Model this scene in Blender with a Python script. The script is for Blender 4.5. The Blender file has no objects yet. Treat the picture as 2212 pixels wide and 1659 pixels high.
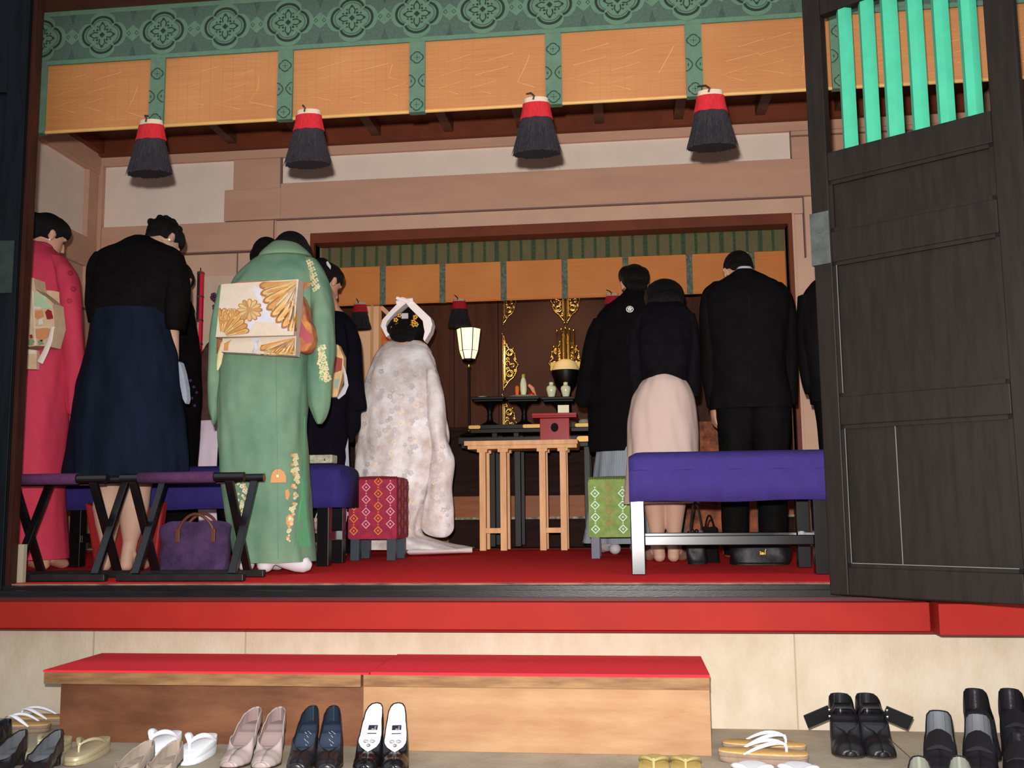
import bpy, bmesh, math, random
from mathutils import Vector, Matrix
from mathutils.bvhtree import BVHTree
from mathutils import noise as mn
from math import sin, cos, pi, radians
random.seed(7)
scene = bpy.context.scene
COL = scene.collection

# ---------------------------------------------------------------- camera
FPX = 2134.2
CAMZ = 0.86
cam_data = bpy.data.cameras.new('camera')
cam = bpy.data.objects.new('camera', cam_data)
COL.objects.link(cam)
cam_data.sensor_width = 36.0
cam_data.lens = FPX / 2212.0 * 36.0
cam_data.clip_start = 0.02
cam_data.clip_end = 200
RM = (Matrix.Rotation(.11323, 3, 'Z') @ Matrix.Rotation(pi / 2, 3, 'X')
      @ Matrix.Rotation(.11992, 3, 'X') @ Matrix.Rotation(-.01086, 3, 'Z'))
cam.matrix_world = Matrix.Translation((0, 0, CAMZ)) @ RM.to_4x4()
scene.camera = cam

# ---------------------------------------------------------------- light
scene.view_settings.view_transform = 'Standard'
scene.view_settings.look = 'None'
scene.view_settings.gamma = 1.0
scene.view_settings.exposure = 0.0
scene.view_settings.use_curve_mapping = False
world = bpy.data.worlds.new('sky')
scene.world = world
world.use_nodes = True
bg = world.node_tree.nodes['Background']
bg.inputs[0].default_value = (0.80, 0.90, 1.0, 1)     # dull daylight behind the photographer
bg.inputs[1].default_value = 0.95
def lamp(name, kind, loc, power, color=(1, 1, 1), radius=.02, **kw):
    l = bpy.data.lights.new(name, kind)
    l.energy = power
    l.color = color
    if kind != 'SUN':
        l.shadow_soft_size = radius
    for k, v in kw.items():
        setattr(l, k, v)
    o = bpy.data.objects.new(name, l)
    o.location = loc
    COL.objects.link(o)
    return o
# the flash of the camera that took the picture, just above its lens, aimed along it
flash = lamp('camera_flash', 'SPOT', (-0.03, -0.02, CAMZ + .105), 1200, (1.0, .97, .93), .018,
             spot_size=radians(100), spot_blend=.9)
flash.rotation_euler = (RM @ Matrix.Rotation(-.10, 3, 'Y')).to_euler()
# daylight coming in under the eaves from the right
dl = lamp('daylight_under_eaves', 'AREA', (4.2, -1.2, 2.6), 75, (.93, .97, 1.0), shape='RECTANGLE', size=3.0, size_y=2.0)
dl.rotation_euler = (Vector((0.8, 3.7, 0.1)) - dl.location).to_track_quat('-Z', 'Y').to_euler()

# ---------------------------------------------------------------- helpers
def U(px, py, Y=None, Z=None, X=None):
    d = RM @ Vector(((px - 1106) / FPX, -(py - 829.5) / FPX, -1))
    if Y is not None: t = Y / d.y
    elif Z is not None: t = (Z - CAMZ) / d.z
    else: t = X / d.x
    return Vector((0, 0, CAMZ)) + d * t

def s2l(c):
    c /= 255.0
    return c / 12.92 if c <= .04045 else ((c + .055) / 1.055) ** 2.4
def A(r, g, b, d=7.2):
    """albedo of a surface that shows as this sRGB colour at flash distance d"""
    e = 29.0 / (d * d) + .10
    return tuple(min(.9, s2l(v) / e) for v in (r, g, b))

MATS = {}
def mat(name, col=(.5, .5, .5), rough=.6, metal=0., emit=None, estr=0., var=.0, vscale=8., bump=.0, bscale=60.,
        stretch=(1, 1, 1), coat=0., sheen=0., col2=None, spec=None, trans=0.):
    if name in MATS: return MATS[name]
    m = bpy.data.materials.new(name)
    m.use_nodes = True
    nt = m.node_tree
    b = nt.nodes['Principled BSDF']
    b.inputs['Base Color'].default_value = (*col, 1)
    b.inputs['Roughness'].default_value = rough
    b.inputs['Metallic'].default_value = metal
    if spec is None and rough > .33 and not metal: spec = .22
    if spec is not None: b.inputs['Specular IOR Level'].default_value = spec
    b.inputs['Coat Weight'].default_value = coat
    if coat: b.inputs['Coat Roughness'].default_value = .12
    b.inputs['Sheen Weight'].default_value = sheen
    b.inputs['Transmission Weight'].default_value = trans
    if emit:
        b.inputs['Emission Color'].default_value = (*emit, 1)
        b.inputs['Emission Strength'].default_value = estr
    if var or bump or col2:
        tc = nt.nodes.new('ShaderNodeTexCoord')
        mp = nt.nodes.new('ShaderNodeMapping')
        mp.inputs['Scale'].default_value = stretch
        nt.links.new(tc.outputs['Object'], mp.inputs[0])
    if var or col2:
        n = nt.nodes.new('ShaderNodeTexNoise')
        n.inputs['Scale'].default_value = vscale
        n.inputs['Detail'].default_value = 6
        n.inputs['Roughness'].default_value = .62
        nt.links.new(mp.outputs[0], n.inputs['Vector'])
        r = nt.nodes.new('ShaderNodeValToRGB')
        c2 = col2 or tuple(v * (1 - var) for v in col)
        c1 = col if col2 else tuple(min(1, v * (1 + var)) for v in col)
        r.color_ramp.elements[0].color = (*c2, 1); r.color_ramp.elements[0].position = .36
        r.color_ramp.elements[1].color = (*c1, 1); r.color_ramp.elements[1].position = .64
        nt.links.new(n.outputs[0], r.inputs[0])
        nt.links.new(r.outputs[0], b.inputs['Base Color'])
    if bump:
        n2 = nt.nodes.new('ShaderNodeTexNoise')
        n2.inputs['Scale'].default_value = bscale
        n2.inputs['Detail'].default_value = 3
        nt.links.new(mp.outputs[0], n2.inputs['Vector'])
        bp = nt.nodes.new('ShaderNodeBump')
        bp.inputs['Strength'].default_value = bump
        bp.inputs['Distance'].default_value = .01
        nt.links.new(n2.outputs[0], bp.inputs['Height'])
        nt.links.new(bp.outputs[0], b.inputs['Normal'])
    MATS[name] = m
    return m

def tag(o, label=None, cat=None, group=None, kind=None):
    if label: o['label'] = label
    if cat: o['category'] = cat
    if group: o['group'] = group
    if kind: o['kind'] = kind
    return o

def thing(name, loc, label, cat, group=None):
    o = bpy.data.objects.new(name, None)
    o.empty_display_size = .1
    COL.objects.link(o)
    o.location = loc
    o.rotation_mode = 'XYZ'
    return tag(o, label, cat, group)

class MB:
    def __init__(s):
        s.v = []; s.f = []; s.m = []; s.mi = 0; s.xf = None
    def add(s, vs, fs, mi=None):
        n = len(s.v)
        for p in vs:
            p = Vector(p)
            s.v.append(s.xf @ p if s.xf else p)
        for f in fs:
            s.f.append([i + n for i in f]); s.m.append(s.mi if mi is None else mi)
        return s
    def box(s, lo, hi, mi=None):
        x0, y0, z0 = lo; x1, y1, z1 = hi
        s.add([(x0, y0, z0), (x1, y0, z0), (x1, y1, z0), (x0, y1, z0), (x0, y0, z1), (x1, y0, z1), (x1, y1, z1), (x0, y1, z1)],
              [(0, 3, 2, 1), (4, 5, 6, 7), (0, 1, 5, 4), (1, 2, 6, 5), (2, 3, 7, 6), (3, 0, 4, 7)], mi)
        return s
    def bar(s, a, b, w, h, up=(0, 0, 1), mi=None):
        """square bar from a to b, w sideways and h along up"""
        a = Vector(a); b = Vector(b); d = (b - a).normalized(); up = Vector(up)
        sd = d.cross(up)
        if sd.length < 1e-4: sd = d.cross(Vector((0, 1, 0)))
        sd.normalize(); u = sd.cross(d).normalized()
        vs = []
        for p in (a, b):
            for i, j in ((-1, -1), (1, -1), (1, 1), (-1, 1)):
                vs.append(p + sd * i * w / 2 + u * j * h / 2)
        s.add(vs, [(0, 1, 2, 3), (7, 6, 5, 4), (0, 4, 5, 1), (1, 5, 6, 2), (2, 6, 7, 3), (3, 7, 4, 0)], mi)
        return s
    def rings(s, rs, cap0=True, cap1=True, mi=None, closed=True):
        n = len(rs[0]); vs = [p for r in rs for p in r]; fs = []
        for k in range(len(rs) - 1):
            for i in range(n if closed else n - 1):
                j = (i + 1) % n
                fs.append((k * n + i, k * n + j, (k + 1) * n + j, (k + 1) * n + i))
        if cap0: fs.append(tuple(reversed(range(n))))
        if cap1: fs.append(tuple(range((len(rs) - 1) * n, len(rs) * n)))
        s.add(vs, fs, mi); return s
    def tube(s, pts, rad, seg=12, mi=None, flat=1., up=None):
        pts = [Vector(p) for p in pts]
        if not hasattr(rad, '__len__'): rad = [rad] * len(pts)
        rs = []; sd = None
        for i, p in enumerate(pts):
            d = (pts[min(i + 1, len(pts) - 1)] - pts[max(i - 1, 0)]).normalized()
            if sd is None:
                u = Vector(up) if up else (Vector((0, 0, 1)) if abs(d.z) < .9 else Vector((0, 1, 0)))
                sd = d.cross(u).normalized()
            else:
                sd = (sd - d * sd.dot(d)).normalized()
            u2 = sd.cross(d)
            rs.append([p + (sd * cos(2 * pi * k / seg) + u2 * sin(2 * pi * k / seg) * flat) * rad[i] for k in range(seg)])
        return s.rings(rs, mi=mi)
    def lathe(s, prof, c=(0, 0, 0), seg=24, mi=None, sq=None):
        c = Vector(c)
        rs = [[c + Vector((r * cos(2 * pi * k / seg), r * sin(2 * pi * k / seg), z)) for k in range(seg)] for r, z in prof]
        return s.rings(rs, mi=mi)
    def ell(s, c, r, M=None, seg=20, rg=12, mi=None):
        c = Vector(c); rs = []
        for i in range(rg + 1):
            t = pi * i / rg; t = min(max(t, .03), pi - .03)
            ring = []
            for k in range(seg):
                a = 2 * pi * k / seg
                p = Vector((r[0] * sin(t) * cos(a), r[1] * sin(t) * sin(a), -r[2] * cos(t)))
                ring.append(c + (M @ p if M else p))
            rs.append(ring)
        return s.rings(rs, mi=mi)
    def prism(s, poly, off, mi=None):
        """poly: 3-D points in order, off: extrusion vector"""
        n = len(poly); off = Vector(off); poly = [Vector(p) for p in poly]
        vs = poly + [p + off for p in poly]
        fs = [tuple(range(n)), tuple(reversed(range(n, 2 * n)))] + [(i, i + n, (i + 1) % n + n, (i + 1) % n) for i in range(n)]
        s.add(vs, fs, mi); return s
    def ribbon(s, pts, w, nrm, th=.0015, mi=None, closed=False):
        """thin flat raised line along pts lying on a surface of normal nrm"""
        pts = [Vector(p) for p in pts]; nrm = Vector(nrm).normalized(); n = len(pts); L = []; R = []
        for i, p in enumerate(pts):
            a = pts[(i - 1) % n] if (closed or i > 0) else p
            b = pts[(i + 1) % n] if (closed or i < n - 1) else p
            d = (b - a).normalized(); sd = d.cross(nrm).normalized() * w / 2
            L.append(p + sd + nrm * th); R.append(p - sd + nrm * th)
        fs = []
        for i in range(n if closed else n - 1):
            j = (i + 1) % n
            fs.append((i, j, n + j, n + i))
        s.add(L + R, fs, mi); return s
    def bvh(s):
        return BVHTree.FromPolygons([tuple(v) for v in s.v], s.f)
    def decal(s, bv, poly, mi, off=.0025, sub=2):
        """patch of cloth pattern: photo-plane outline laid on the surface it decorates"""
        cx = sum(p[0] for p in poly) / len(poly); cy = sum(p[1] for p in poly) / len(poly)
        O = Vector((0, 0, CAMZ)); cache = {}
        def hit(x, y):
            d = (RM @ Vector(((x - 1106) / FPX, -(y - 829.5) / FPX, -1))).normalized()
            loc, nn, i, dist = bv.ray_cast(O, d)
            if loc is None: return None
            if nn.dot(d) > 0: nn = -nn
            return loc + nn * off
        n = len(poly); rows = []
        c = hit(cx, cy)
        if c is None: return s
        for k in range(1, sub + 1):
            row = []
            for x, y in poly:
                h = hit(cx + (x - cx) * k / sub, cy + (y - cy) * k / sub)
                row.append(h if h is not None else (rows[-1][len(row)] if rows else c))
            rows.append(row)
        vs = [c] + [p for r in rows for p in r]; fs = []
        for i in range(n):
            j = (i + 1) % n
            fs.append((0, 1 + j, 1 + i))
            for k in range(sub - 1):
                a = 1 + k * n
                fs.append((a + i, a + j, a + n + j, a + n + i))
        # drop faces that bridge separate surfaces
        good = [f for f in fs if max((vs[f[0]] - vs[q]).length for q in f) < .12]
        s.add(vs, good, mi); return s
    def build(s, name, mats, parent=None, smooth=False, bevel=0., subsurf=0, remesh=0., solid=0., label=None, loc=None, auto=40):
        me = bpy.data.meshes.new(name)
        if parent is not None and s.xf is None and not getattr(s, 'local', False): org = parent_origin(parent)
        elif loc is not None: org = Vector(loc)
        else: org = Vector((0, 0, 0))
        me.from_pydata([tuple(v - org) for v in s.v], [], s.f)
        if not isinstance(mats, (list, tuple)): mats = [mats]
        for m in mats: me.materials.append(m)
        if len(mats) > 1:
            me.polygons.foreach_set('material_index', s.m)
        bm = bmesh.new(); bm.from_mesh(me)
        bmesh.ops.recalc_face_normals(bm, faces=bm.faces)
        bm.to_mesh(me); bm.free()
        if smooth:
            me.polygons.foreach_set('use_smooth', [True] * len(me.polygons))
            if not remesh: 
                try: me.set_sharp_from_angle(angle=radians(auto))
                except Exception: pass
        o = bpy.data.objects.new(name, me); COL.objects.link(o)
        if parent is not None:
            o.parent = parent
        elif loc is not None: o.location = loc
        if remesh:
            r = o.modifiers.new('remesh', 'REMESH'); r.mode = 'VOXEL'; r.voxel_size = remesh; r.use_smooth_shade = True
            sm = o.modifiers.new('smooth', 'SMOOTH'); sm.factor = .5; sm.iterations = 3
        if solid:
            q = o.modifiers.new('solid', 'SOLIDIFY'); q.thickness = solid; q.offset = 0
        if bevel:
            b = o.modifiers.new('bevel', 'BEVEL'); b.width = bevel; b.segments = 2; b.limit_method = 'ANGLE'
        if subsurf:
            q = o.modifiers.new('subsurf', 'SUBSURF'); q.levels = subsurf; q.render_levels = subsurf
        if label: o['label'] = label
        return o

def parent_origin(p):
    o = Vector((0, 0, 0))
    while p is not None:
        o = o + p.location; p = p.parent
    return o

def struct(name, mb, mats, **kw):
    o = mb.build(name, mats, **kw); o['kind'] = 'structure'; return o

def dup(root, loc, label, rot=None, parent=None):
    """copy a thing with its parts and sub-parts"""
    r = root.copy(); COL.objects.link(r)
    if parent is None:
        r.location = loc; r['label'] = label
        if rot is not None: r.rotation_euler = rot
    else: r.parent = parent
    for ch in root.children: dup(ch, None, None, parent=r)
    return r

def smoothrows(rows, n):
    """Catmull-Rom through rows of numbers, n samples"""
    out = []; m = len(rows)
    for k in range(n):
        t = k / (n - 1) * (m - 1); i = min(int(t), m - 2); u = t - i
        p0 = rows[max(i - 1, 0)]; p1 = rows[i]; p2 = rows[i + 1]; p3 = rows[min(i + 2, m - 1)]
        out.append([.5 * ((2 * b) + (-a + c) * u + (2 * a - 5 * b + 4 * c - d) * u * u + (-a + 3 * b - 3 * c + d) * u ** 3)
                    for a, b, c, d in zip(p0, p1, p2, p3)])
    return out

def loft(mb, rows, Yb, seg=64, n=60, folds=(), sq=2.2, mi=None, cap0=True, cap1=True, ratio=.62, wob=.010):
    """garment: rows of (py, xl, xr, dy[, ry]) measured on the photo at depth Yb+dy give real elliptical sections"""
    W = []
    for r in rows:
        py, xl, xr, dy = r[:4]
        a = U(xl, py, Y=Yb + dy); b = U(xr, py, Y=Yb + dy)
        rx = (b.x - a.x) / 2
        ry = r[4] if len(r) > 4 else max(.02, rx * ratio)
        W.append([(a.z + b.z) / 2, (a.x + b.x) / 2, Yb + dy, rx, ry])
    W = smoothrows(W, n); R = []
    for k, (z, x, y, rx, ry) in enumerate(W):
        t = k / (n - 1); ring = []
        for i in range(seg):
            a = 2 * pi * i / seg
            ca, sa = cos(a), sin(a)
            ex = math.copysign(abs(ca) ** (2 / sq), ca); ey = math.copysign(abs(sa) ** (2 / sq), sa)
            g = 1.
            for (amp, kk, ph, t0, t1) in folds:
                w = min(1, max(0, (t - t0) / max(1e-6, t1 - t0))) if t1 > t0 else min(1, max(0, (t0 - t) / max(1e-6, t0 - t1)))
                g += amp * w * sin(kk * a + ph + 1.3 * sin(2.1 * t + ph))
            if wob:
                q = Vector((x + rx * ex, y + ry * ey, z))
                e_ = wob * (mn.noise(Vector((q.x * 9, q.y * 9, q.z * 3.2))) + .7 * mn.noise(Vector((q.x * 22 + 5, q.y * 22, q.z * 7 + q.x * 5))))
                g += e_ / max(.05, (rx + ry) / 2)
            ring.append(Vector((x + rx * ex * g, y + ry * ey * g, z)))
        R.append(ring)
    mb.rings(R, cap0=cap0, cap1=cap1, mi=mi)
    return W
# ================================================================ the setting
FZ = 0.55            # top of the red carpet
YW = 7.2             # plane of the inner wall
M_black = mat('black_lacquer', A(40, 34, 30, 3.4), .38, var=.25, vscale=5, stretch=(3, 3, .6), bump=.08, bscale=50)
M_door = mat('dark_door_wood', A(50, 41, 36, 3.2), .5, var=.18, vscale=6, stretch=(6, 6, .7), bump=.03, bscale=60, spec=.10)
M_metal = mat('door_plate_metal', A(98, 100, 96, 3.6), .45, .25, var=.3, vscale=14)
M_green = mat('green_paint', A(92, 226, 180, 3.4), .5, var=.06, vscale=12)
M_stone = mat('pale_stone', A(240, 222, 198, 3.95), .85, col2=A(226, 206, 178, 3.95), vscale=8, stretch=(1, 1, .55), bump=.25, bscale=90)
M_pave = mat('paving_stone', A(236, 216, 188, 3.4), .85, var=.12, vscale=7, bump=.25, bscale=120)
M_redbeam = mat('vermilion_paint', A(184, 44, 36, 3.75), .6, spec=.1, var=.06, vscale=4)
M_pink = mat('pinkish_timber', A(168, 130, 110), .6, var=.05, vscale=3, stretch=(.6, 3, 3))
M_pink2 = mat('pinkish_timber_light', A(176, 142, 122), .6, var=.05, vscale=3)
M_line = mat('timber_joint', A(110, 84, 78), .7)
M_plaster = mat('white_plaster', A(198, 182, 170), .85, var=.03, vscale=5)
M_ceil = mat('ceiling_timber', A(112, 70, 46, 5.5), .6, var=.2, vscale=4, stretch=(2, .4, 2))
M_cornice = mat('red_brown_timber', A(100, 48, 30, 6.6), .55, var=.15, vscale=4)
M_brown = mat('brown_timber', A(92, 50, 38, 4.0), .5, var=.2, vscale=5)
M_carpet = mat('red_carpet', tuple(v * 1.15 for v in A(240, 42, 46, 4.4)), .95, var=.10, vscale=60, bump=.5, bscale=400, spec=.1)
M_felt = mat('red_felt', tuple(v * 2.3 for v in A(212, 44, 54, 3.6)), .95, var=.05, vscale=90, bump=.3, bscale=500, spec=.15)
M_wfloor = mat('dark_floorboard', A(62, 36, 26, 7), .6, var=.2, vscale=4, stretch=(.4, 4, 4))
M_stair = mat('stair_timber', A(34, 20, 16, 7.8), .8, spec=.1, var=.25, vscale=5, stretch=(.5, 4, 4))
M_stair2 = mat('orange_stair_timber', A(118, 66, 34, 7.5), .5, var=.2, vscale=5, stretch=(.5, 4, 4))
M_sanct = mat('sanctuary_timber', A(54, 28, 17, 9), .6, spec=.15, var=.22, vscale=3.5, stretch=(4, 4, .4))

m = MB(); m.box((-9, -4, -.3), (9, 3.97, 0)); struct('ground', m, M_pave)
g = MB()
for x in (-1.05, .1, .92, 2.1): g.box((x, 2.4, 0), (x + .004, 3.95, .0012))
struct('trim_1', g, mat('paving_joint', A(150, 134, 112, 3.4), .9))
m = MB(); m.box((-9, 3.95, 0), (9, 4.2, .385)); struct('wall_front', m, M_stone)
g = MB()
for x in (-2.2, -1.55, .62, 1.62): g.box((x, 3.947, 0), (x + .005, 3.9505, .385))
struct('trim_2', g, mat('stone_joint', A(206, 184, 158, 3.95), .9))
m = MB(); m.box((-6, 3.72, .392), (1.06, 4.1, .494)); m.box((1.075, 3.67, .385), (5, 4.1, .494))
m.box((-6, 3.80, .375), (5, 4.1, .392))
struct('trim_3', m, M_redbeam, bevel=.004)
# black sill with a worn sliding groove
m = MB(); m.box((-2.62, 3.78, .494), (1.9, 3.93, .527)); m.box((-2.62, 3.86, .527), (1.9, 3.93, .543)); m.box((-2.62, 3.78, .527), (1.9, 3.80, .532))
M_sill = mat('worn_black_sill', A(30, 25, 24, 3.9), .34, col2=A(16, 14, 16, 3.9), vscale=7, stretch=(1, 8, 8), bump=.06, spec=.2)
struct('trim_4', m, M_sill)
m = MB(); m.box((-2.62, 3.765, .494), (1.9, 3.78, .508)); struct('trim_25', m, mat('dull_red_strip', A(96, 36, 40, 3.8), .5, spec=.15))
m = MB(); m.box((-2.62, 3.905, .543), (1.9, 3.935, .549)); struct('trim_5', m, mat('pale_worn_wood', A(176, 130, 104, 3.9), .6, col2=A(92, 64, 50, 3.9), vscale=9, stretch=(1, 6, 6)))
m = MB(); m.box((-4.3, 3.93, .40), (2.7, YW + .1, .53)); struct('floor', m, M_wfloor)
m = MB(); m.box((-4.05, 3.932, .531), (2.0, 6.72, FZ)); o = m.build('carpet', M_carpet); tag(o, 'red carpet covering the shrine floor between sill and altar', 'carpet')
m = MB(); m.box((-4.05, 6.72, .531), (2.0, 6.78, FZ + .002)); o = m.build('mat_edging', mat('green_cloth_edge', A(70, 74, 52, 6.7), .9)); tag(o, 'narrow olive green cloth border along the far edge of the carpet', 'edging')
m = MB(); m.box((-4.05, 6.78, .531), (2.0, 6.92, FZ + .001)); o = m.build('carpet_strip', M_carpet); tag(o, 'thin red carpet strip just behind the pale trestle table', 'carpet')

# walls of the hall, with an opening to the sanctuary
XL = -4.12
def zw(px, py): return U(px, py, Y=YW).z
ZOC, ZOB = zw(1212, 485), zw(1212, 507)
xo0, xo1 = U(682, 560, Y=YW).x, U(1703, 560, Y=YW).x

def xw(px, py=600): return U(px, py, Y=YW).x
m = MB()
m.box((XL - .15, YW, .4), (xo0, YW + .15, 3.72)); m.box((xo1, YW, .4), (2.75, YW + .15, 3.72)); m.box((xo0, YW, ZOC), (xo1, YW + .15, 3.72))
struct('wall_back', m, M_pink2)
zt0 = 3.545; zt1 = 3.615
zpb = zw(1212, 371); zb1 = zw(1212, 449)
m = MB()                                        # horizontal and vertical timbers standing proud of the wall
m.box((XL, YW - .05, zt0), (2.7, YW, zt1))                      # top rail
m.box((xw(610, 430), YW - .045, zb1), (2.7, YW, zpb))           # big beam
m.box((xw(489, 450), YW - .045, zb1 + .0), (xw(610, 430), YW, zw(500, 414)))
m.box((xw(508, 400), YW - .04, zw(500, 414)), (xw(609, 400), YW, zt0))     # post between the plaster panels
m.box((xw(1707, 330), YW - .04, zpb), (2.7, YW, zt0))
m.box((XL, YW - .04, zw(350, 553)), (xw(600, 520), YW, zw(350, 489)))
m.box((XL, YW - .06, .4), (XL + .07, YW, zt0))                  # corner post
struct('trim_6', m, M_pink, bevel=.004)
m = MB()
m.box((xw(612, 400), YW - .012, zpb), (xw(1706, 330), YW, zt0))
m.box((XL + .07, YW - .012, zw(350, 488)), (xw(489, 450), YW, zt0)); m.box((xw(489, 450), YW - .012, zw(500, 414)), (xw(508, 400), YW, zt0))
struct('wall_plaster', m, M_plaster)
m = MB()                                        # frame around the opening
f0, f1, ft = xw(597, 500), xw(1735, 500), zb1 - .012
m.box((f0, YW - .03, ZOC), (f1, YW, ft)); m.box((f0, YW - .03, .53), (xo0 - .03, YW, ZOC)); m.box((xo1 + .03, YW - .03, .53), (f1 - .06, YW, ZOC))
struct('trim_7', m, M_pink2, bevel=.003)
m = MB()
m.box((xo0 - .03, YW - .05, ZOB), (xo1 + .03, YW + .1, ZOC)); m.box((xo0 - .03, YW - .05, .53), (xo0, YW + .1, ZOB)); m.box((xo1, YW - .05, .53), (xo1 + .03, YW + .1, ZOB))
struct('trim_8', m, M_cornice)
m = MB()                                        # dark joints between the timbers
for (x0, x1, z) in ((f0, f1, ft), (XL, xw(600, 520), zw(350, 554)), (xw(1707, 330), 2.7, zw(1720, 300) - .0)):
    m.box((x0, YW - .052, z), (x1, YW - .002, z + .010))
m.box((f0 - .008, YW - .047, 1.5), (f0, YW - .002, ft)); m.box((f1, YW - .047, 2.6), (f1 + .008, YW - .002, ft + .01))
m.box((xw(609, 400), YW - .046, zpb), (xw(612, 400), YW, zt0)); m.box((xw(1706, 330), YW - .046, zpb), (xw(1708, 330), YW, zt0))
m.box((xw(511, 620), YW - .01, 1.2), (xw(513, 620), YW, zw(350, 554)))
struct('trim_9', m, M_line)
m = MB(); m.box((xw(437, 700), YW - .012, .55), (xw(560, 700), YW, zw(440, 598))); struct('wall_panel', m, mat('pale_panel', A(178, 152, 134), .7, var=.03))
# left wall
m = MB(); m.box((XL - .15, 3.93, .4), (XL, YW, 3.72)); struct('wall_left', m, M_plaster)
m = MB()
m.box((XL, 3.93, zt0 - .07), (XL + .05, YW - .05, zt1 + .02)); m.box((XL, 3.93, 2.70), (XL + .045, YW - .05, 2.93)); m.box((XL, 3.93, .53), (XL + .02, YW, 2.70))
m.box((XL, YW - .20, .5), (XL + .04, YW - .04, zt0 - .07))
struct('trim_10', m, M_pink, bevel=.004)
m = MB(); m.box((XL + .02, 3.93, 2.36), (XL + .05, YW - .05, 2.375)); m.box((XL + .02, 5.9, .55), (XL + .03, 5.915, 2.36)); struct('trim_11', m, M_line)
m = MB(); m.box((2.6, 3.93, .4), (2.75, YW, 3.72)); struct('wall_right', m, M_pink2)
# ceiling with beams running into the room
m = MB(); m.box((-4.3, 3.9, 3.74), (2.8, YW + .2, 3.80)); struct('ceiling', m, M_ceil)
m = MB()
for px in (205, 360, 513, 667, 820, 975, 1130, 1296, 1465, 1640, 1810):
    x = U(px, 310, Y=YW).x; m.box((x - .035, 4.2, 3.655), (x + .035, YW - .06, 3.74))
struct('trim_12', m, mat('ceiling_beam', A(96, 60, 40, 5.5), .6, var=.2))
m = MB(); m.box((-4.12, YW - .10, 3.615), (2.7, YW, 3.74)); m.box((-4.12, 4.2, 3.63), (-4.02, YW, 3.74)); struct('trim_13', m, M_cornice)
# lintel, wall over it and the facade right of the opening
m = MB(); m.box((-3.2, 3.96, 3.15), (3.2, 4.2, 3.9)); m.box((-3.2, 3.90, 3.235), (3.2, 3.96, 3.9)); struct('trim_14', m, M_brown, bevel=.005)
m = MB(); m.box((-3.2, 3.885, 3.275), (3.2, 3.90, 3.285)); struct('trim_15', m, mat('gilt_line', A(120, 84, 50, 4), .5))
m = MB(); m.box((-9, 4.0, 3.9), (9, 4.2, 6)); m.box((-9, 3.95, .494), (-4.3, 4.2, 3.9)); struct('wall_facade', m, M_brown)
m = MB(); m.box((1.95, 3.85, .494), (2.05, 4.1, 3.6)); m.box((2.30, 3.85, .494), (2.42, 4.1, 3.6)); m.box((3.0, 3.85, .494), (9, 4.2, 3.6)); struct('trim_16', m, mat('dark_red_column', A(96, 34, 34, 3.8), .5))
m = MB(); m.box((2.05, 3.95, .494), (2.30, 4.1, 3.6)); m.box((2.42, 3.95, .494), (3.0, 4.1, 3.6)); struct('wall_infill', m, mat('beige_infill', A(176, 158, 138, 4), .8))
m = MB(); m.box((-4.3, 3.9, 3.8), (2.8, 9.6, 3.95)); struct('ceiling_upper', m, M_ceil)

# left door post and the edge of the left door leaf
m = MB(); m.box((-2.75, 3.885, .5), (-2.543, 3.938, 3.4)); struct('trim_17', m, mat('reddish_post', A(70, 34, 24, 3.8), .5, var=.3, vscale=6, stretch=(4, 4, .5)))
E0 = Vector((-2.556, 3.868, 0)); E1 = Vector((-3.50, 3.78, 0)); ed = (E1 - E0).normalized(); en = Vector((ed.y, -ed.x, 0))
if en.y > 0: en = -en
def leafM(P, d, n): return Matrix(((d.x, n.x, 0, P.x), (d.y, n.y, 0, P.y), (0, 0, 1, 0), (0, 0, 0, 1)))
LM = leafM(E0, ed, en)
m = MB(); m.xf = LM
m.box((0, -.012, .50), (.9, 0, 3.6)); m.box((0, 0, .50), (.085, .014, 3.6)); m.box((.085, 0, .50), (.9, .014, .75)); m.box((.085, 0, 2.66), (.9, .014, 2.80))
d1 = struct('door_1', m, mat('dark_blue_black_door', A(24, 29, 34, 3.2), .5, spec=.06, var=.3, vscale=6, stretch=(5, 5, .6)), bevel=.003)
def onleaf(px, py, P, n):
    d = RM @ Vector(((px - 1106) / FPX, -(py - 829.5) / FPX, -1)); O = Vector((0, 0, CAMZ))
    return O + d * ((P - O).dot(n) / d.dot(n))
q0 = onleaf(3, 635, E0, en); q1 = onleaf(36, 522, E0, en)
m = MB(); m.xf = LM; s0 = (q1 - E0).dot(ed); s1 = s0 + .12
m.box((s0, .014, q0.z), (s1, .019, q1.z)); m.build('door_plate', mat('dark_plate', A(44, 56, 50, 3.6), .5, 0, var=.3, vscale=14), d1)

# right door leaf, swung out towards the photographer
P0 = U(1793, 1285, Z=.525); P1 = U(2212, 1309, Z=.525)
dd = Vector((P1.x - P0.x, P1.y - P0.y, 0)).normalized(); dn = Vector((dd.y, -dd.x, 0))
if dn.y > 0: dn = -dn
P0 = Vector((P0.x, P0.y, 0)); DM = leafM(P0, dd, dn)
def ds(px, py):
    q = onleaf(px, py, P0, dn); return (q - P0).dot(dd), q.z
smax = ds(2188, 5)[0]; zb = .527; zt = 3.25
sl = ds(1812, 860)[0]; sr = ds(2165, 600)[0]
ztop = ds(1800, 22)[1]
zwb = (ds(1800, 342)[1] + ds(2120, 226)[1]) / 2
def zz(a, b): return (ds(*a)[1] + ds(*b)[1]) / 2
pan = [(zz((1812, 510), (2150, 415)), zz((1800, 405), (2140, 290))), (zz((1820, 862), (2182, 820)), zz((1812, 578), (2152, 487))),
       (zz((1835, 1228), (2205, 1236)), zz((1815, 925), (2185, 888)))]
m = MB(); m.xf = DM
m.box((0, -.045, zb), (sl, 0, zt)); m.box((sr, -.045, zb), (smax, 0, zt))
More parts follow.
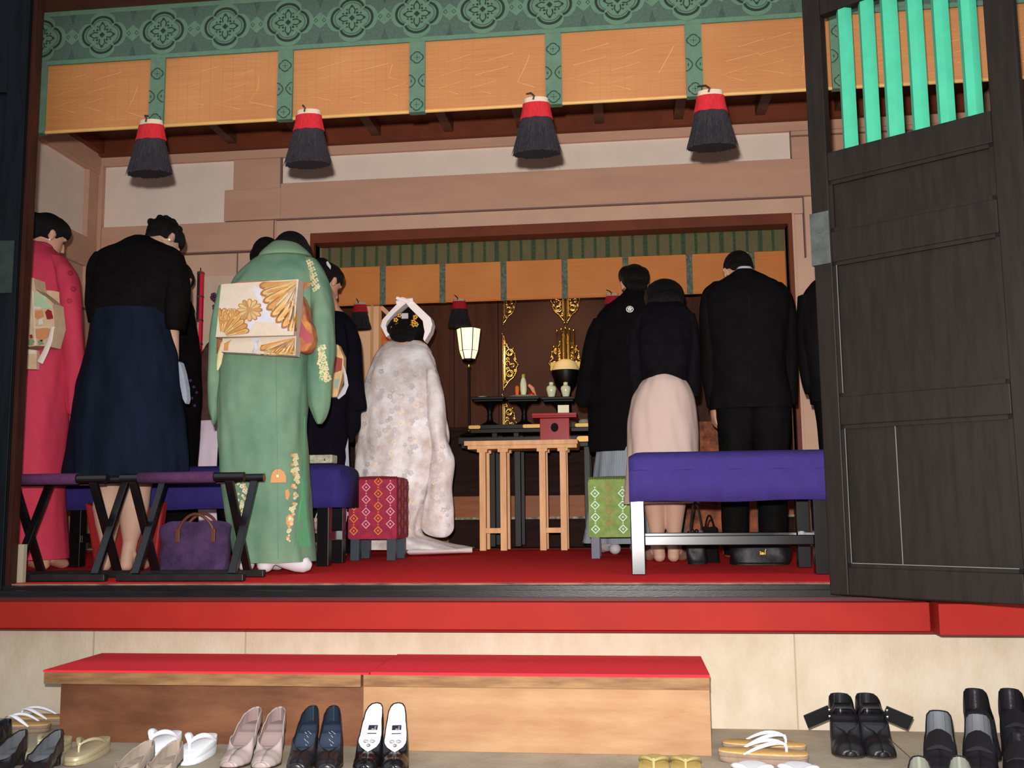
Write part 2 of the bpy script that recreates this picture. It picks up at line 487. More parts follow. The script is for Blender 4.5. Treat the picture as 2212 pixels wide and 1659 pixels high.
zs = [zb, pan[2][0], pan[2][1], pan[1][0], pan[1][1], pan[0][0], pan[0][1], zwb]
for a, b in ((0, 1), (2, 3), (4, 5), (6, 7)): m.box((sl, -.045, zs[a]), (sr, 0, zs[b]))
m.box((sl, -.045, ztop), (sr, 0, zt))
M_bead_hl = mat('painted_bead_highlight', A(140, 146, 140, 3.3), .5)  # paler colour painting highlights along the door beads and a plank line
d2 = struct('door_2', m, M_door, bevel=.004)
for i, (a, b) in enumerate(pan):
    m = MB(); m.xf = DM
    m.box((sl - .005, -.035, a - .005), (sr + .005, -.018, b + .005))
    # inner bead
    for bx in ((sl, sl + .014, a, b), (sr - .014, sr, a, b), (sl, sr, a, a + .014), (sl, sr, b - .014, b)):
        m.box((bx[0], -.018, bx[2]), (bx[1], -.006, bx[3]))
    if i == 2:
        for fr in (.33, .66, .86): m.box((sl + (sr - sl) * fr, -.0175, a), (sl + (sr - sl) * fr + .003, -.0165, b))
    pn = m.build('door_panel', M_door, d2)
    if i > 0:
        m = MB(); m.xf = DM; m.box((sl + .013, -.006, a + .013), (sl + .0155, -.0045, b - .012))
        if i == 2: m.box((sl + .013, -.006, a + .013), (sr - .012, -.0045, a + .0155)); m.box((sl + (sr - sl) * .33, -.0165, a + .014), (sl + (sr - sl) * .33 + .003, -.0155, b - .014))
        m.build('bead_highlight', M_bead_hl, pn)
for (a, b) in (((1795 + 20, 335), (1848, 323)), ((1863, 317), (1897, 303)), ((1910, 300), (1948, 285)), ((1965, 280), (2002, 265)), ((2020, 260), (2058, 245)), ((2078, 238), (2118, 225))):
    s0 = ds(*a)[0]; s1 = ds(*b)[0]; c = (s0 + s1) / 2; w = (s1 - s0) / 2
    m = MB(); m.xf = DM
    poly = [(c - w, -.03, zwb), (c - w * .45, -.008, zwb), (c + w * .45, -.008, zwb), (c + w, -.03, zwb), (c + w * .4, -.048, zwb), (c - w * .4, -.048, zwb)]
    m.prism(poly, (0, 0, ztop - zwb)); m.build('window_slat', M_green, d2)
m = MB(); m.xf = DM
a = ds(1757, 575); b = ds(1790, 455)
m.box((a[0], 0, a[1]), (b[0], .005, b[1])); m.box((a[0] - .004, -.045, a[1]), (a[0], .005, b[1]))
m.box(((a[0] + b[0]) / 2 - .008, .005, (a[1] + b[1]) / 2 + .02), ((a[0] + b[0]) / 2 + .008, .009, (a[1] + b[1]) / 2 + .036))
m.build('door_plate', M_metal, d2, bevel=.001)

# sanctuary behind the opening
m = MB(); m.box((-3.2, 9.1, .4), (2.4, 9.2, 3.9)); struct('wall_sanctuary', m, M_sanct)
m = MB(); m.box((-3.3, YW + .15, .4), (-3.2, 9.2, 3.9)); struct('wall_sanctuary_left', m, M_sanct)
m = MB(); m.box((2.3, YW + .15, .4), (2.4, 9.2, 3.9)); struct('wall_sanctuary_right', m, M_sanct)
m = MB(); m.box((-3.2, YW, .40), (2.3, 7.6, .53)); m.box((-3.2, 8.3, .4), (2.3, 9.1, 1.34)); struct('floor_sanctuary', m, M_stair)
m = MB(); z0 = U(1130, 1118, Y=7.45).z; z1 = U(1130, 1071, Y=7.45).z
m.box((-1.35, 7.45, z0), (xo1, 7.55, z1)); m.box((-3.2, 7.50, .53), (-1.35, 7.6, z1))
struct('trim_18', m, M_stair2)
m = MB(); m.box((-1.35, 7.5, .53), (xo1, 7.6, z0)); struct('trim_26', m, M_stair)
m = MB(); m.box((-1.35, 7.435, z0 - .012), (xo1, 7.45, z0 + .004)); struct('trim_19', m, mat('pale_edging', A(150, 140, 120, 7.5), .7, col2=A(70, 60, 50, 7.5), vscale=30))
m = MB()
for i in range(4):
    y = 7.6 + .18 * i; z = z1 + .145 * (i + 1)
    m.box((-3.2, y, z - .15), (2.3, 8.35, z - .035)); m.box((-3.2, y - .025, z - .035), (2.3, 8.35, z))
struct('trim_20', m, M_stair)
m = MB()
for px in (972, 1068, 1078, 1150, 1172, 1290, 1400):
    x = U(px, 800, Y=9.05).x; m.box((x, 9.06, 1.34), (x + .035, 9.1, 3.5))
m.box((-3.2, 9.0, 1.34), (2.3, 9.1, 1.42)); m.box((U(1085, 800, Y=9.06).x, 9.058, 1.42), (U(1360, 800, Y=9.06).x, 9.1, 3.5))
struct('trim_21', m, mat('sanctuary_stile', A(48, 22, 13, 9), .6))
m = MB()                                         # pale frame of the open side screen behind the bride
xa, xb = U(770, 700, Y=7.9).x, U(800, 700, Y=7.9).x
m.box((xa, 7.9, 1.0), (xb, 8.0, 2.55)); m.box((U(806, 700, Y=8.1).x, 8.1, 1.0), (U(818, 700, Y=8.1).x, 8.2, 2.55))
struct('trim_22', m, mat('pale_screen_frame', A(176, 142, 112, 8), .6))
m = MB(); c = U(822, 662, Y=8.2); e = U(852, 690, Y=8.2)
m.bar(c, e, .03, .035); struct('trim_23', m, M_pink2)
m = MB(); a = U(820, 760, Y=8.4); b = U(850, 690, Y=8.4); m.box((a.x, 8.4, a.z - .5), (b.x, 8.42, b.z)); struct('trim_24', m, mat('orange_screen', A(170, 82, 34, 8.4), .6, var=.3, vscale=9))
# ================================================================ blinds and tassels
M_vgreen = mat('valance_green_cloth', A(98, 128, 104, 4.1), .85, var=.08, vscale=30, bump=.2, bscale=600)
M_vdark = mat('valance_hatch', A(78, 98, 84, 4.1), .85, var=.15, vscale=120)
M_ink = mat('valance_ink', A(38, 50, 42, 4.1), .85, var=.12, vscale=50)
M_ink2 = mat('valance_ink_soft', A(70, 88, 72, 4.1), .85)

def bamboo(name, col, col2, nsc=260.):
    m_ = mat(name, col, .55, var=.01)
    nt = m_.node_tree; b = nt.nodes['Principled BSDF']; tc = nt.nodes.new('ShaderNodeTexCoord')
    mp = nt.nodes.new('ShaderNodeMapping'); mp.inputs['Scale'].default_value = (.6, .6, nsc / 6)
    n = nt.nodes.new('ShaderNodeTexNoise'); n.inputs['Scale'].default_value = 6; n.inputs['Detail'].default_value = 4
    n2 = nt.nodes.new('ShaderNodeTexNoise'); n2.inputs['Scale'].default_value = 2.2
    r = nt.nodes.new('ShaderNodeValToRGB'); r.color_ramp.elements[0].color = (*col2, 1); r.color_ramp.elements[1].color = (*col, 1)
    r.color_ramp.elements[0].position = .3; r.color_ramp.elements[1].position = .7
    nt.links.new(tc.outputs['Object'], mp.inputs[0]); nt.links.new(mp.outputs[0], n.inputs[0])
    mx = nt.nodes.new('ShaderNodeMath'); mx.operation = 'ADD'
    s1 = nt.nodes.new('ShaderNodeMath'); s1.operation = 'MULTIPLY'; s1.inputs[1].default_value = .5
    s2 = nt.nodes.new('ShaderNodeMath'); s2.operation = 'MULTIPLY'; s2.inputs[1].default_value = .5
    nt.links.new(tc.outputs['Object'], n2.inputs[0])
    nt.links.new(n.outputs[0], s1.inputs[0]); nt.links.new(n2.outputs[0], s2.inputs[0])
    nt.links.new(s1.outputs[0], mx.inputs[0]); nt.links.new(s2.outputs[0], mx.inputs[1])
    nt.links.new(mx.outputs[0], r.inputs[0]); nt.links.new(r.outputs[0], b.inputs['Base Color'])
    w = nt.nodes.new('ShaderNodeTexWave'); w.wave_type = 'BANDS'; w.bands_direction = 'Z'; w.inputs['Scale'].default_value = nsc / 3
    nt.links.new(tc.outputs['Object'], w.inputs[0])
    bp = nt.nodes.new('ShaderNodeBump'); bp.inputs['Strength'].default_value = .25; bp.inputs['Distance'].default_value = .002
    nt.links.new(w.outputs[1], bp.inputs['Height']); nt.links.new(bp.outputs[0], b.inputs['Normal'])
    return m_
M_bam = bamboo('bamboo_slats', A(210, 142, 84, 4.1), A(182, 112, 60, 4.1))
M_bam2 = bamboo('bamboo_slats_inner', A(178, 112, 56, 7.4), A(158, 92, 44, 7.4))
M_streak = mat('bamboo_streak', A(228, 162, 100, 4.1), .5)
M_thread = mat('red_thread', A(212, 118, 78, 4.1), .7)
M_edge = mat('bamboo_end_rail', A(228, 172, 100, 4.1), .5, var=.08, vscale=20, stretch=(.5, 1, 1))

def mokko(m, c, r, yf, big=True):
    """four lobed crest laid on cloth facing -Y"""
    def curve(R, n=64, cusp=.26, a0=0, a1=2 * pi):
        o = []
        for i in range(n + 1):
            a = a0 + (a1 - a0) * i / n
            lob = abs(cos(2 * a)) ** .6
            rr = R * ((1 - cusp) + cusp * lob)
            o.append(Vector((c[0] + rr * cos(a), yf, c[1] + rr * sin(a) * .93)))
        return o
    nY = (0, -1, 0)
    for k in range(4):
        a = k * pi / 2
        m.ribbon(curve(r, 14, .24, a - .73, a + .73), r * (.12 if big else .15), nY, .0016, mi=2)
        if big: m.ribbon(curve(r * .84, 14, .24, a - .70, a + .70), r * .045, nY, .0016, mi=3)
    def blob(dx, dz, s, mi, n=4, rot=0, el=1.):
        pts = [(c[0] + dx + s * cos(rot + 2 * pi * i / n), yf - .0025, c[1] + dz + s * el * sin(rot + 2 * pi * i / n)) for i in range(n)]
        m.add(pts, [tuple(range(n))], mi)
    blob(0, 0, r * .15, 2)
    if big:
        for k in range(4):
            a = k * pi / 2
            ux, uz = cos(a), sin(a)
            m.ribbon([(c[0] + r * (ux * .22 - uz * .12), yf, c[1] + r * (uz * .22 + ux * .12)), (c[0] + r * (ux * .42 - uz * .15), yf, c[1] + r * (uz * .42 + ux * .15)),
                      (c[0] + r * ux * .66, yf, c[1] + r * uz * .66), (c[0] + r * (ux * .42 + uz * .15), yf, c[1] + r * (uz * .42 - ux * .15)), (c[0] + r * (ux * .22 + uz * .12), yf, c[1] + r * (uz * .22 - ux * .12))], r * .06, nY, .0016, mi=2)
            blob(r * ux * .6, r * uz * .6, r * .08, 2)
            a += pi / 4
            blob(r * cos(a) * .36, r * sin(a) * .36, r * .07, 2)
            blob(r * cos(a + .28) * .50, r * sin(a + .28) * .50, r * .05, 2); blob(r * cos(a - .28) * .50, r * sin(a - .28) * .50, r * .05, 2)
    else:
        for k in range(4): blob(r * .35 * cos(k * pi / 2), r * .35 * sin(k * pi / 2), r * .09, 2)

YB = 4.1; ZB0, ZB1, ZB2 = 2.568, 2.892, 3.20
XB0, XB1 = -2.66, 1.75
blind = thing('bamboo_blind', (XB0, YB, ZB0), 'large orange bamboo blind with green crested valance hanging across the front opening', 'blind')
m = MB(); m.box((XB0, YB - .014, ZB1), (XB1, YB + .01, ZB2), mi=0)
fx0 = U(225, 84, Y=YB).x; fx1 = U(1633, -2, Y=YB).x; fs = (fx1 - fx0) / 10; fz = U(765, 43, Y=YB).z
yf = YB - .014
m.add([(XB0 + .004, yf - .0010, fz - .108), (XB1 - .004, yf - .0010, fz - .108), (XB1 - .004, yf - .0010, fz + .108), (XB0 + .004, yf - .0010, fz + .108)], [(0, 1, 2, 3)], 1)
for k in range(-2, 13):
    x = fx0 + fs * k
    if x < XB0 - .02 or x > XB1 - .05: continue
    for t in ():          # hatched ground between the crests
        for q in (-1, 1):
            m.add([(x + fs / 2 + q * .003, yf - .0012, fz + t * .10), (x + fs / 2 + q * .095, yf - .0012, fz + t * .10), (x + fs / 2 + .060 * q, yf - .0012, fz + t * .055), (x + fs / 2 + .022 * q, yf - .0012, fz + t * .030), (x + fs / 2 + .003 * q, yf - .0012, fz + t * .045)], [(0, 1, 2, 3, 4)], 1)
    m.add([(x + fs / 2 - .045, yf - .0026, fz), (x + fs / 2, yf - .0026, fz - .040), (x + fs / 2 + .045, yf - .0026, fz), (x + fs / 2, yf - .0026, fz + .040)], [(0, 1, 2, 3)], 0)
    for t in (-1, 1): m.add([(x + fs / 2 - .016, yf - .0018, fz + t * .108), (x + fs / 2, yf - .0018, fz + t * .055), (x + fs / 2 + .016, yf - .0018, fz + t * .108)], [(0, 1, 2)], 4)
    # pale seat behind crest
    m.add([(x + .118 * (.74 + .26 * abs(cos(2 * a)) ** .6) * cos(a), yf - .0028, fz + .112 * (.74 + .26 * abs(cos(2 * a)) ** .6) * sin(a)) for a in [2 * pi * i / 40 for i in range(40)]], [tuple(range(40))], 0)
    mokko(m, (x, fz), .093, yf - .0030)
    for q in (-.013, .025):
        xx = x + fs / 2 + q - .006
        m.ribbon([(xx + .008 * cos(a), yf - .002, fz + .010 * sin(a)) for a in (0, pi / 2, pi, 3 * pi / 2)], .003, (0, -1, 0), .0018, mi=2, closed=True)
for v in m.v: v.x = max(v.x, XB0)
m.build('valance', [M_vgreen, M_vdark, M_ink, M_ink2, mat('valance_hatch_dark', A(66, 84, 72, 4.1), .85, var=.2, vscale=90)], blind)
sx = [U(p, 170, Y=YB).x for p in (343, 617, 902, 1196, 1500)]
w_ = .035
step = (sx[-1] - sx[0]) / 4
sx = [sx[0] + step * i for i in range(-1, 6)]
sx[0] = XB0 + .03
for i, x in enumerate(sx):
    if x > XB1: continue
    ww = w_ if i else .02
    m = MB()
    # strip of cloth, bulging a little forward towards its foot
    n = 8; R = []
    for k in range(n + 1):
        z = ZB1 + (ZB0 - .004 - ZB1) * k / n; y = YB - .013 - .010 * (k / n) ** 2
        R.append([Vector((x - ww, y, z)), Vector((x + ww, y, z)), Vector((x + ww, YB + .012, z)), Vector((x - ww, YB + .012, z))])
    m.rings(R)
    if i:
        mokko(m, (x, ZB1 - .075), .028, YB - .0155, False)
        mokko(m, (x, ZB1 - .295), .028, YB - .0235, False)
        for q in (-1, 1):
            zc = ZB1 - .185
            pts = [(x + q * ww - q * .028 * sin(pi * j / 12) * (.8 + .2 * abs(cos(pi * j / 6))), YB - .0195, zc + .028 * cos(pi * j / 12)) for j in range(13)]
            m.ribbon(pts, .004, (0, -1, 0), .0018, mi=2)
            m.ribbon([(x + q * (ww - .010), YB - .0195, zc + .006), (x + q * (ww - .010), YB - .0195, zc - .006)], .004, (0, -1, 0), .0018, mi=2)
    m.build('cloth_strip', [M_vgreen, M_vdark, M_ink], blind)
for i in range(len(sx)):
    x0 = sx[i] + (w_ if i else .02); x1 = (sx[i + 1] - w_) if i + 1 < len(sx) else XB1
    if x1 - x0 < .1: continue
    m = MB(); m.box((x0 - .01, YB - .004, ZB0 + .0), (x1 + .01, YB + .004, ZB1 + .01), mi=0)
    m.tube([(x0 - .01, YB - .001, ZB0 + .006), (x1 + .01, YB - .001, ZB0 + .006)], .008, 8, mi=2)
    yf2 = YB - .0045; rr = random.Random(i * 5 + 1)
    for k in range(3):
        xc = x0 + (x1 - x0) * (.2 + .3 * k) + rr.uniform(-.04, .04); zc = ZB0 + .05 + rr.uniform(0, .05); pts = []; sg = 1
        for j in range(7):
            pts.append((xc + sg * rr.uniform(.035, .075) + .012 * j, yf2, zc + .030 * j)); sg = -sg
        pts = [p for p in pts if x0 + .01 < p[0] < x1 - .01 and p[2] < ZB1 - .02]
        if len(pts) > 2: m.ribbon(pts, .0028, (0, -1, 0), .0005, mi=1)
    nth = int((x1 - x0) / .052)
    for k in range(1, nth):
        xx = x0 + (x1 - x0) * k / nth + .006 * (k % 2)
        m.ribbon([(xx, yf2, ZB0 + .002), (xx, yf2, ZB1)], .0012, (0, -1, 0), .0007, mi=3)
    m.build('bamboo_panel', [M_bam, M_streak, M_edge, M_thread], blind)
m = MB()
for k in range(7):                      # cloth loops holding the valance to the lintel
    x = XB0 + .12 + .58 * k; m = MB(); m.box((x - .012, YB - .01, ZB2 - .01), (x + .012, YB + .01, ZB2 + .03)); m.build('hanging_loop', M_vgreen, blind)

# tassels
M_tw = mat('tassel_cream', A(232, 204, 178, 4.0), .8); M_tr = mat('tassel_red', A(208, 34, 44, 4.0), .8, var=.2, vscale=60, stretch=(6, 6, .4))
M_tb = mat('tassel_black', A(62, 54, 60, 4.0), .7, col2=A(34, 28, 34, 4.0), vscale=130, stretch=(3, 3, .15), bump=.5, bscale=200)
def tassel(c, s, label, grp):
    """c: point at the top of the tassel, s: height"""
    t = thing('tassel', c, label, 'tassel', grp)
    def part(nm, mt, z0, z1, r0, r1, fr, jag, flare=1.3):
        m = MB(); seg = 120; R = []; n = 10
        rnd = random.Random(3); jj = [rnd.uniform(-1, 1) for _ in range(seg)]
        for k in range(n + 1):
            u = k / n; r = r0 + (r1 - r0) * u ** flare; ring = []
            for i in range(seg):
                a = 2 * pi * i / seg; g = 1 + fr * jj[i] * (.4 + u) + .03 * u * sin(7 * a)
                notch = -.09 * s * max(0, 1 - abs(a - 3 * pi / 2) * 3.2) * (1 if jag < .0 else 0)
                z = z0 + (z1 - z0) * u + (jag if jag > 0 else 0) * jj[(i * 7) % seg] * u * s
                if k == n and jag < 0: z += .02 * s * sin(a * 9)
                ring.append(Vector((c[0] + s * r * g * cos(a), c[1] + s * r * .55 * g * sin(a), c[2] - s * z)))
            R.append(ring)
        m.rings(R)
        if nm == 'black_fringe':
            for i in range(150):
                a = rnd.uniform(0, 2 * pi); q = rnd.uniform(.98, 1.10); u0 = rnd.uniform(.15, .6); u1 = rnd.uniform(.93, 1.05); pts = []
                for j in range(4):
                    u = u0 + (u1 - u0) * j / 3; r = (r0 + (r1 - r0) * u ** flare) * (1 + (q - 1) * j / 3 + .012)
                    pts.append((c[0] + s * r * cos(a), c[1] + s * r * .55 * sin(a), c[2] - s * (z0 + (z1 - z0) * u)))
                m.tube(pts, [.0012, .0018, .0014, .0006], 4)
        m.build(nm, mt, t, smooth=True, auto=80)
    part('cream_binding', M_tw, 0, .12, .21, .225, .01, -1)
    part('red_band', M_tr, .09, .37, .235, .285, .02, -1)
    part('black_fringe', M_tb, .33, .99, .265, .40, .035, .03, 1.1)
    m = MB(); m.tube([(c[0] - .01, c[1] - .13 * s, c[2] - .06 * s), (c[0] - .005, c[1] - .15 * s, c[2] + .0), (c[0] - .02, c[1] - .02, c[2] + .08 * s), (c[0] - .045, c[1] + .055, c[2] + .20 * s)], .004, 6)
    m.build('hanging_hook', mat('dark_hook', A(70, 50, 40, 4), .5), t)
    return t
T = None
for px, py, lab in ((327, 262, 'red and black tassel hanging leftmost under the large orange blind'), (667, 240, 'red and black tassel above the head of the green kimono woman'),
                    (1158, 214, 'red and black tassel under the middle right of the large orange blind'), (1534, 198, 'red and black tassel nearest the dark right door')):
    p = U(px, py, Y=YB - .085)
    if T is None: T = tassel(p, .245, lab, 'large tassels under the front blind')
    else: dup(T, p, lab)

# inner blind of the sanctuary
YI = 7.42
M_broc = mat('green_gold_brocade', A(92, 78, 52, 7.4), .8, col2=A(74, 76, 52, 7.4), vscale=16, stretch=(3, 1, 1), bump=.1)
M_brocg = mat('brocade_green', A(52, 62, 42, 7.4), .8, var=.2, vscale=60)
M_strip2 = mat('inner_green_strip', A(56, 66, 54, 7.4), .8, col2=A(92, 98, 84, 7.4), vscale=70)
xi0, xi1 = xo0 - .08, xo1 + .1
zi0 = (U(750, 657, Y=YI).z + U(1482, 639, Y=YI).z) / 2; zi1 = (U(830, 577, Y=YI).z + U(1560, 545, Y=YI).z) / 2
ib = thing('bamboo_blind', (xi0, YI, zi0), 'orange bamboo blind with dark green brocade valance inside the sanctuary opening', 'blind')
m = MB(); m.box((xi0, YI - .012, zi1), (xi1, YI + .01, 3.05), mi=0)
k = 0; x = xi0 + .03
while x < xi1:
    m.ribbon([(x, YI - .012, zi1), (x, YI - .012, 3.0)], .022 if k % 3 else .035, (0, -1, 0), .001, mi=1)
    z = zi1 + .02 + .012 * (k % 2)
    while z < 3.0:
        s_ = .009; m.add([(x - s_, YI - .0145, z), (x, YI - .0145, z - s_), (x + s_, YI - .0145, z), (x, YI - .0145, z + s_)], [(0, 1, 2, 3)], 2); z += .036
    x += .095; k += 1
m.build('valance', [M_broc, M_brocg, mat('brocade_dot', A(34, 58, 42, 7.4), .8)], ib)
xs_ = [U(p, 610, Y=YI).x for p in (700, 827, 956, 1088, 1220, 1352, 1490, 1625)]
for i, x in enumerate(xs_):
    m = MB(); m.box((x - .023, YI - .008, zi0 - .003), (x + .023, YI + .008, zi1)); m.build('cloth_strip', M_strip2, ib)
for a_, b_ in zip([xi0] + xs_, xs_ + [xi1]):
    m = MB(); m.box((a_, YI - .003, zi0), (b_, YI + .003, zi1)); m.tube([(a_, YI, zi0 + .005), (b_, YI, zi0 + .005)], .007, 8)
    m.build('bamboo_panel', M_bam2, ib)
T2 = None
for px, lab in ((992, 'small tassel hanging above the lit floor lamp'), (778, 'small tassel left of the bride beside the pale screen frame'), (1323, 'small red tassel half hidden by the head of the crested man')):
    p = U(px, 650, Y=YI - .06); p.z = zi0 + .01
    if T2 is None: T2 = tassel(p, .215, lab, 'small tassels under the inner blind')
    else: dup(T2, p, lab)
# ================================================================ steps on the ground
M_wood = mat('worn_pale_wood', A(232, 180, 132, 3.5), .6, col2=A(212, 154, 108, 3.5), vscale=5, stretch=(.7, 3, 3), bump=.08, bscale=80)
M_wood2 = mat('worn_brown_wood', A(168, 108, 74, 3.6), .6, col2=A(128, 78, 50, 3.6), vscale=4, stretch=(.8, 2.5, 2.5), bump=.08, bscale=80)
M_woode = mat('step_edge_wood', A(206, 156, 104, 3.5), .6, col2=A(160, 110, 70, 3.5), vscale=8, stretch=(.6, 4, 4))
YS = 3.53
xL0, xL1 = U(95, 1452, Y=YS).x, U(779, 1456, Y=YS).x
xR0, xR1 = U(785, 1456, Y=YS).x, U(1532, 1457, Y=YS).x
zs_ = (U(400, 1453, Y=YS).z + U(1200, 1457, Y=YS).z) / 2
t = thing('wooden_step', (xL0, YS, 0), 'brown wooden step box with a pale overhanging top board, left of the two steps', 'step', None)
m = MB(); m.box((xL0, YS, zs_ - .048), (xL1, 3.945, zs_ - .004)); m.build('top_board', M_woode, t, bevel=.002)
m = MB(); m.box((xL0 + .04, YS + .05, 0), (xL1 - .0, 3.945, zs_ - .048)); m.build('body', M_wood2, t)
t = thing('wooden_step', (xR0, YS, 0), 'pale peach wooden step box, right of the two steps', 'step', None)
m = MB(); m.box((xR0, YS, .0), (xR1, 3.945, zs_ - .045)); m.build('body', M_wood, t, bevel=.002)
m = MB(); m.box((xR0, YS - .003, zs_ - .045), (xR1 + .001, 3.945, zs_ - .004)); m.build('top_board', M_woode, t, bevel=.002)
m = MB(); m.box((xL0 - .002, YS - .003, zs_ - .004), (xL1 + .03, 3.944, zs_ + .003)); o = m.build('felt_runner', M_felt); tag(o, 'bright red felt cloth covering the left step box', 'cloth')
m = MB(); m.box((xR0 + .028, YS - .006, zs_ - .004), (xR1 + .002, 3.944, zs_ + .006)); o = m.build('felt_runner', M_felt); tag(o, 'bright red felt cloth covering the right step box', 'cloth')

# ================================================================ folding stools, benches
M_lac = mat('black_lacquer_frame', (.004, .003, .0035), .22, var=.2, vscale=9, spec=.5)
M_plum = mat('plum_canvas', A(88, 44, 84, 4.0), .85, var=.15, vscale=40, bump=.3, bscale=200)
M_runner = mat('worn_black_runner', A(40, 32, 30, 4.0), .45, col2=A(24, 18, 18, 4), vscale=12)
YF, YR = 4.0, 4.23
zr = U(400, 1031, Y=YF).z
def stool(x0, x1, c0, c1, legs, label):
    """x0,x1 rail ends, c0,c1 canvas; legs: x of the two crossed frames"""
    t = thing('folding_stool', ((x0 + x1) / 2, (YF + YR) / 2, FZ), label, 'stool', None)
    for y, lab in ((YF, None), (YR, None)):
        m = MB(); m.tube([(x0, y, zr), (x1, y, zr)], .019, 12); m.build('top_rail', M_lac, t, smooth=True)
        m = MB(); m.box((x0, y - .018, FZ + .002), (x1 + .01, y + .018, FZ + .032)); m.build('floor_runner', M_runner, t, bevel=.004)
    for x in legs:
        for a, b, off in ((YF, YR, -.012), (YR, YF, .012)):
            m = MB(); m.bar((x + off, a, zr - .012), (x + off, b, FZ + .03), .022, .034, up=(1, 0, 0)); m.build('leg', M_lac, t, bevel=.003)
        m = MB(); m.tube([(x - .030, (YF + YR) / 2, (zr + FZ + .02) / 2), (x + .030, (YF + YR) / 2, (zr + FZ + .02) / 2)], .008, 10)
        m.build('pivot_pin', M_lac, t)
    m = MB(); R = []
    prof = []
    for k in range(9):        # canvas rolled over the front rail, sagging to the rear rail
        a = -pi / 2 - pi * k / 8; prof.append((YF + .022 * cos(a) * 1, zr - .022 * sin(-a) * -1))
    prof = [(YF + .022 * sin(a), zr + .022 * cos(a)) for a in [pi - .6 + (k / 8) * (pi + .6) for k in range(9)]]
    for k in range(1, 10): prof.append((YF + (YR - YF) * k / 10, zr + .022 - .035 * sin(pi * k / 10)))
    prof += [(YR + .022 * sin(a), zr + .022 * cos(a)) for a in [(k / 8) * (pi + .6) for k in range(9)]]
    L = [Vector((c0, y, z)) for y, z in prof]; Rr = [Vector((c1, y, z)) for y, z in prof]
    m.rings([L, [(p + q) / 2 for p, q in zip(L, Rr)], Rr], cap0=False, cap1=False, closed=False)
    m.build('canvas_seat', M_plum, t, smooth=True, solid=.004)
    return t
def xf(px, y=1031): return U(px, y, Y=YF).x
stool(xf(-60), xf(233), xf(-30), xf(168), (xf(36, 1045), xf(207, 1045)), 'black folding stool with plum canvas seat at the left edge beside the door post')
stool(xf(262), xf(528), xf(301), xf(464), (xf(293, 1045), xf(500, 1045)), 'black folding stool with plum canvas seat in front of the purple tote bag')

M_purple = mat('purple_cloth', A(62, 46, 122, 4.3), .85, var=.08, vscale=14, bump=.25, bscale=120)
M_purpled = mat('dark_purple_cloth', A(44, 34, 100, 5), .85, var=.08, vscale=14, bump=.25, bscale=120)
def bench(x0, x1, y0, y1, z1, drop, cl, legs, lw, label, zst, mats, crease=False):
    t = thing('bench', ((x0 + x1) / 2, (y0 + y1) / 2, FZ), label, 'bench', None)
    for x in legs:
        for y in (y0 + .02 + lw / 2, y1 - .02 - lw / 2):
            m = MB(); m.box((x - lw / 2, y - lw / 2, FZ + .001), (x + lw / 2, y + lw / 2, z1 - .02)); m.build('leg', M_lac, t, bevel=.003)
        m = MB(); m.box((x - .012, y0 + .02 + lw, zst), (x + .012, y1 - .02 - lw, zst + .045)); m.build('side_stretcher', M_lac, t)
    for y in (y0 + .02 + lw / 2,) + ((y1 - .02 - lw / 2,) if crease else ()):
        m = MB(); m.box((legs[0] + lw / 2, y - .018, zst), (legs[-1] - lw / 2, y + .018, zst + .040)); m.build('long_stretcher', M_lac, t, bevel=.003)
    m = MB(); m.box((x0 + .02, y0 + .03, z1 - .07), (x1 - .02, y1 - .03, z1 - .03)); m.build('seat_board', M_lac, t)
    # cloth: padded top, sides hanging
    m = MB(); n = 40; R = []
    for i in range(n + 1):
        x = x0 + (x1 - x0) * i / n; e = .03 * (max(0, 1 - i / 1.5) ** 2 + max(0, 1 - (n - i) / 1.5) ** 2)
        wv = .003 * sin(i * 1.7); dz = .006 * sin(i * .35)
        prof = [(y0 - .012 + wv, z1 - drop + dz * .6), (y0 - .008 + wv, z1 - drop * .62), (y0 - .004 - (.004 if crease else 0), z1 - drop * .38 + .004 * sin(i)), (y0 + .0, z1 - drop * .34),
                (y0 - .004, z1 - .03), (y0 + .02, z1 - .004 - e * .5), (y0 + .07, z1 + .008 - e * .6), ((y0 + y1) / 2, z1 + .012 - e * .7), (y1 - .07, z1 + .008 - e * .6), (y1 - .02, z1 - .004 - e * .5), (y1 + .004, z1 - .03), (y1 + .008, z1 - drop)]
        R.append([Vector((x, a, b)) for a, b in prof])
    m.rings(R, closed=False, cap0=False, cap1=False)
    for i, xx in ((0, x0), (n, x1)):
        q = R[i]; m.add(q, [tuple(range(len(q)))])
    m.build('purple_cover', mats, t, smooth=True, solid=.003, auto=50)
    return t
zb_ = U(1500, 979, Y=4.31).z
bx0 = U(1360, 1050, Y=4.28).x
bench(bx0, 1.25, 4.28, 4.80, zb_, .205, None, (U(1379, 1200, Y=4.31).x, U(1772, 1200, Y=4.35).x + .0, ), .058, 'long purple covered bench with glossy black legs behind the pink skirted woman', U(1500, 1178, Y=4.31).z, M_purple, True)
yb = 4.93
zb2 = U(690, 1006, Y=yb).z
bench(-2.98, U(733, 1050, Y=yb).x, yb, yb + .36, zb2, U(700, 1006, Y=yb).z - U(700, 1098, Y=yb).z, None, (U(157, 1150, Y=yb).x, U(698, 1150, Y=yb + .03).x), .062,
      'long dark purple covered bench behind the folding stools on the left', U(700, 1165, Y=yb + .3).z, M_purpled)

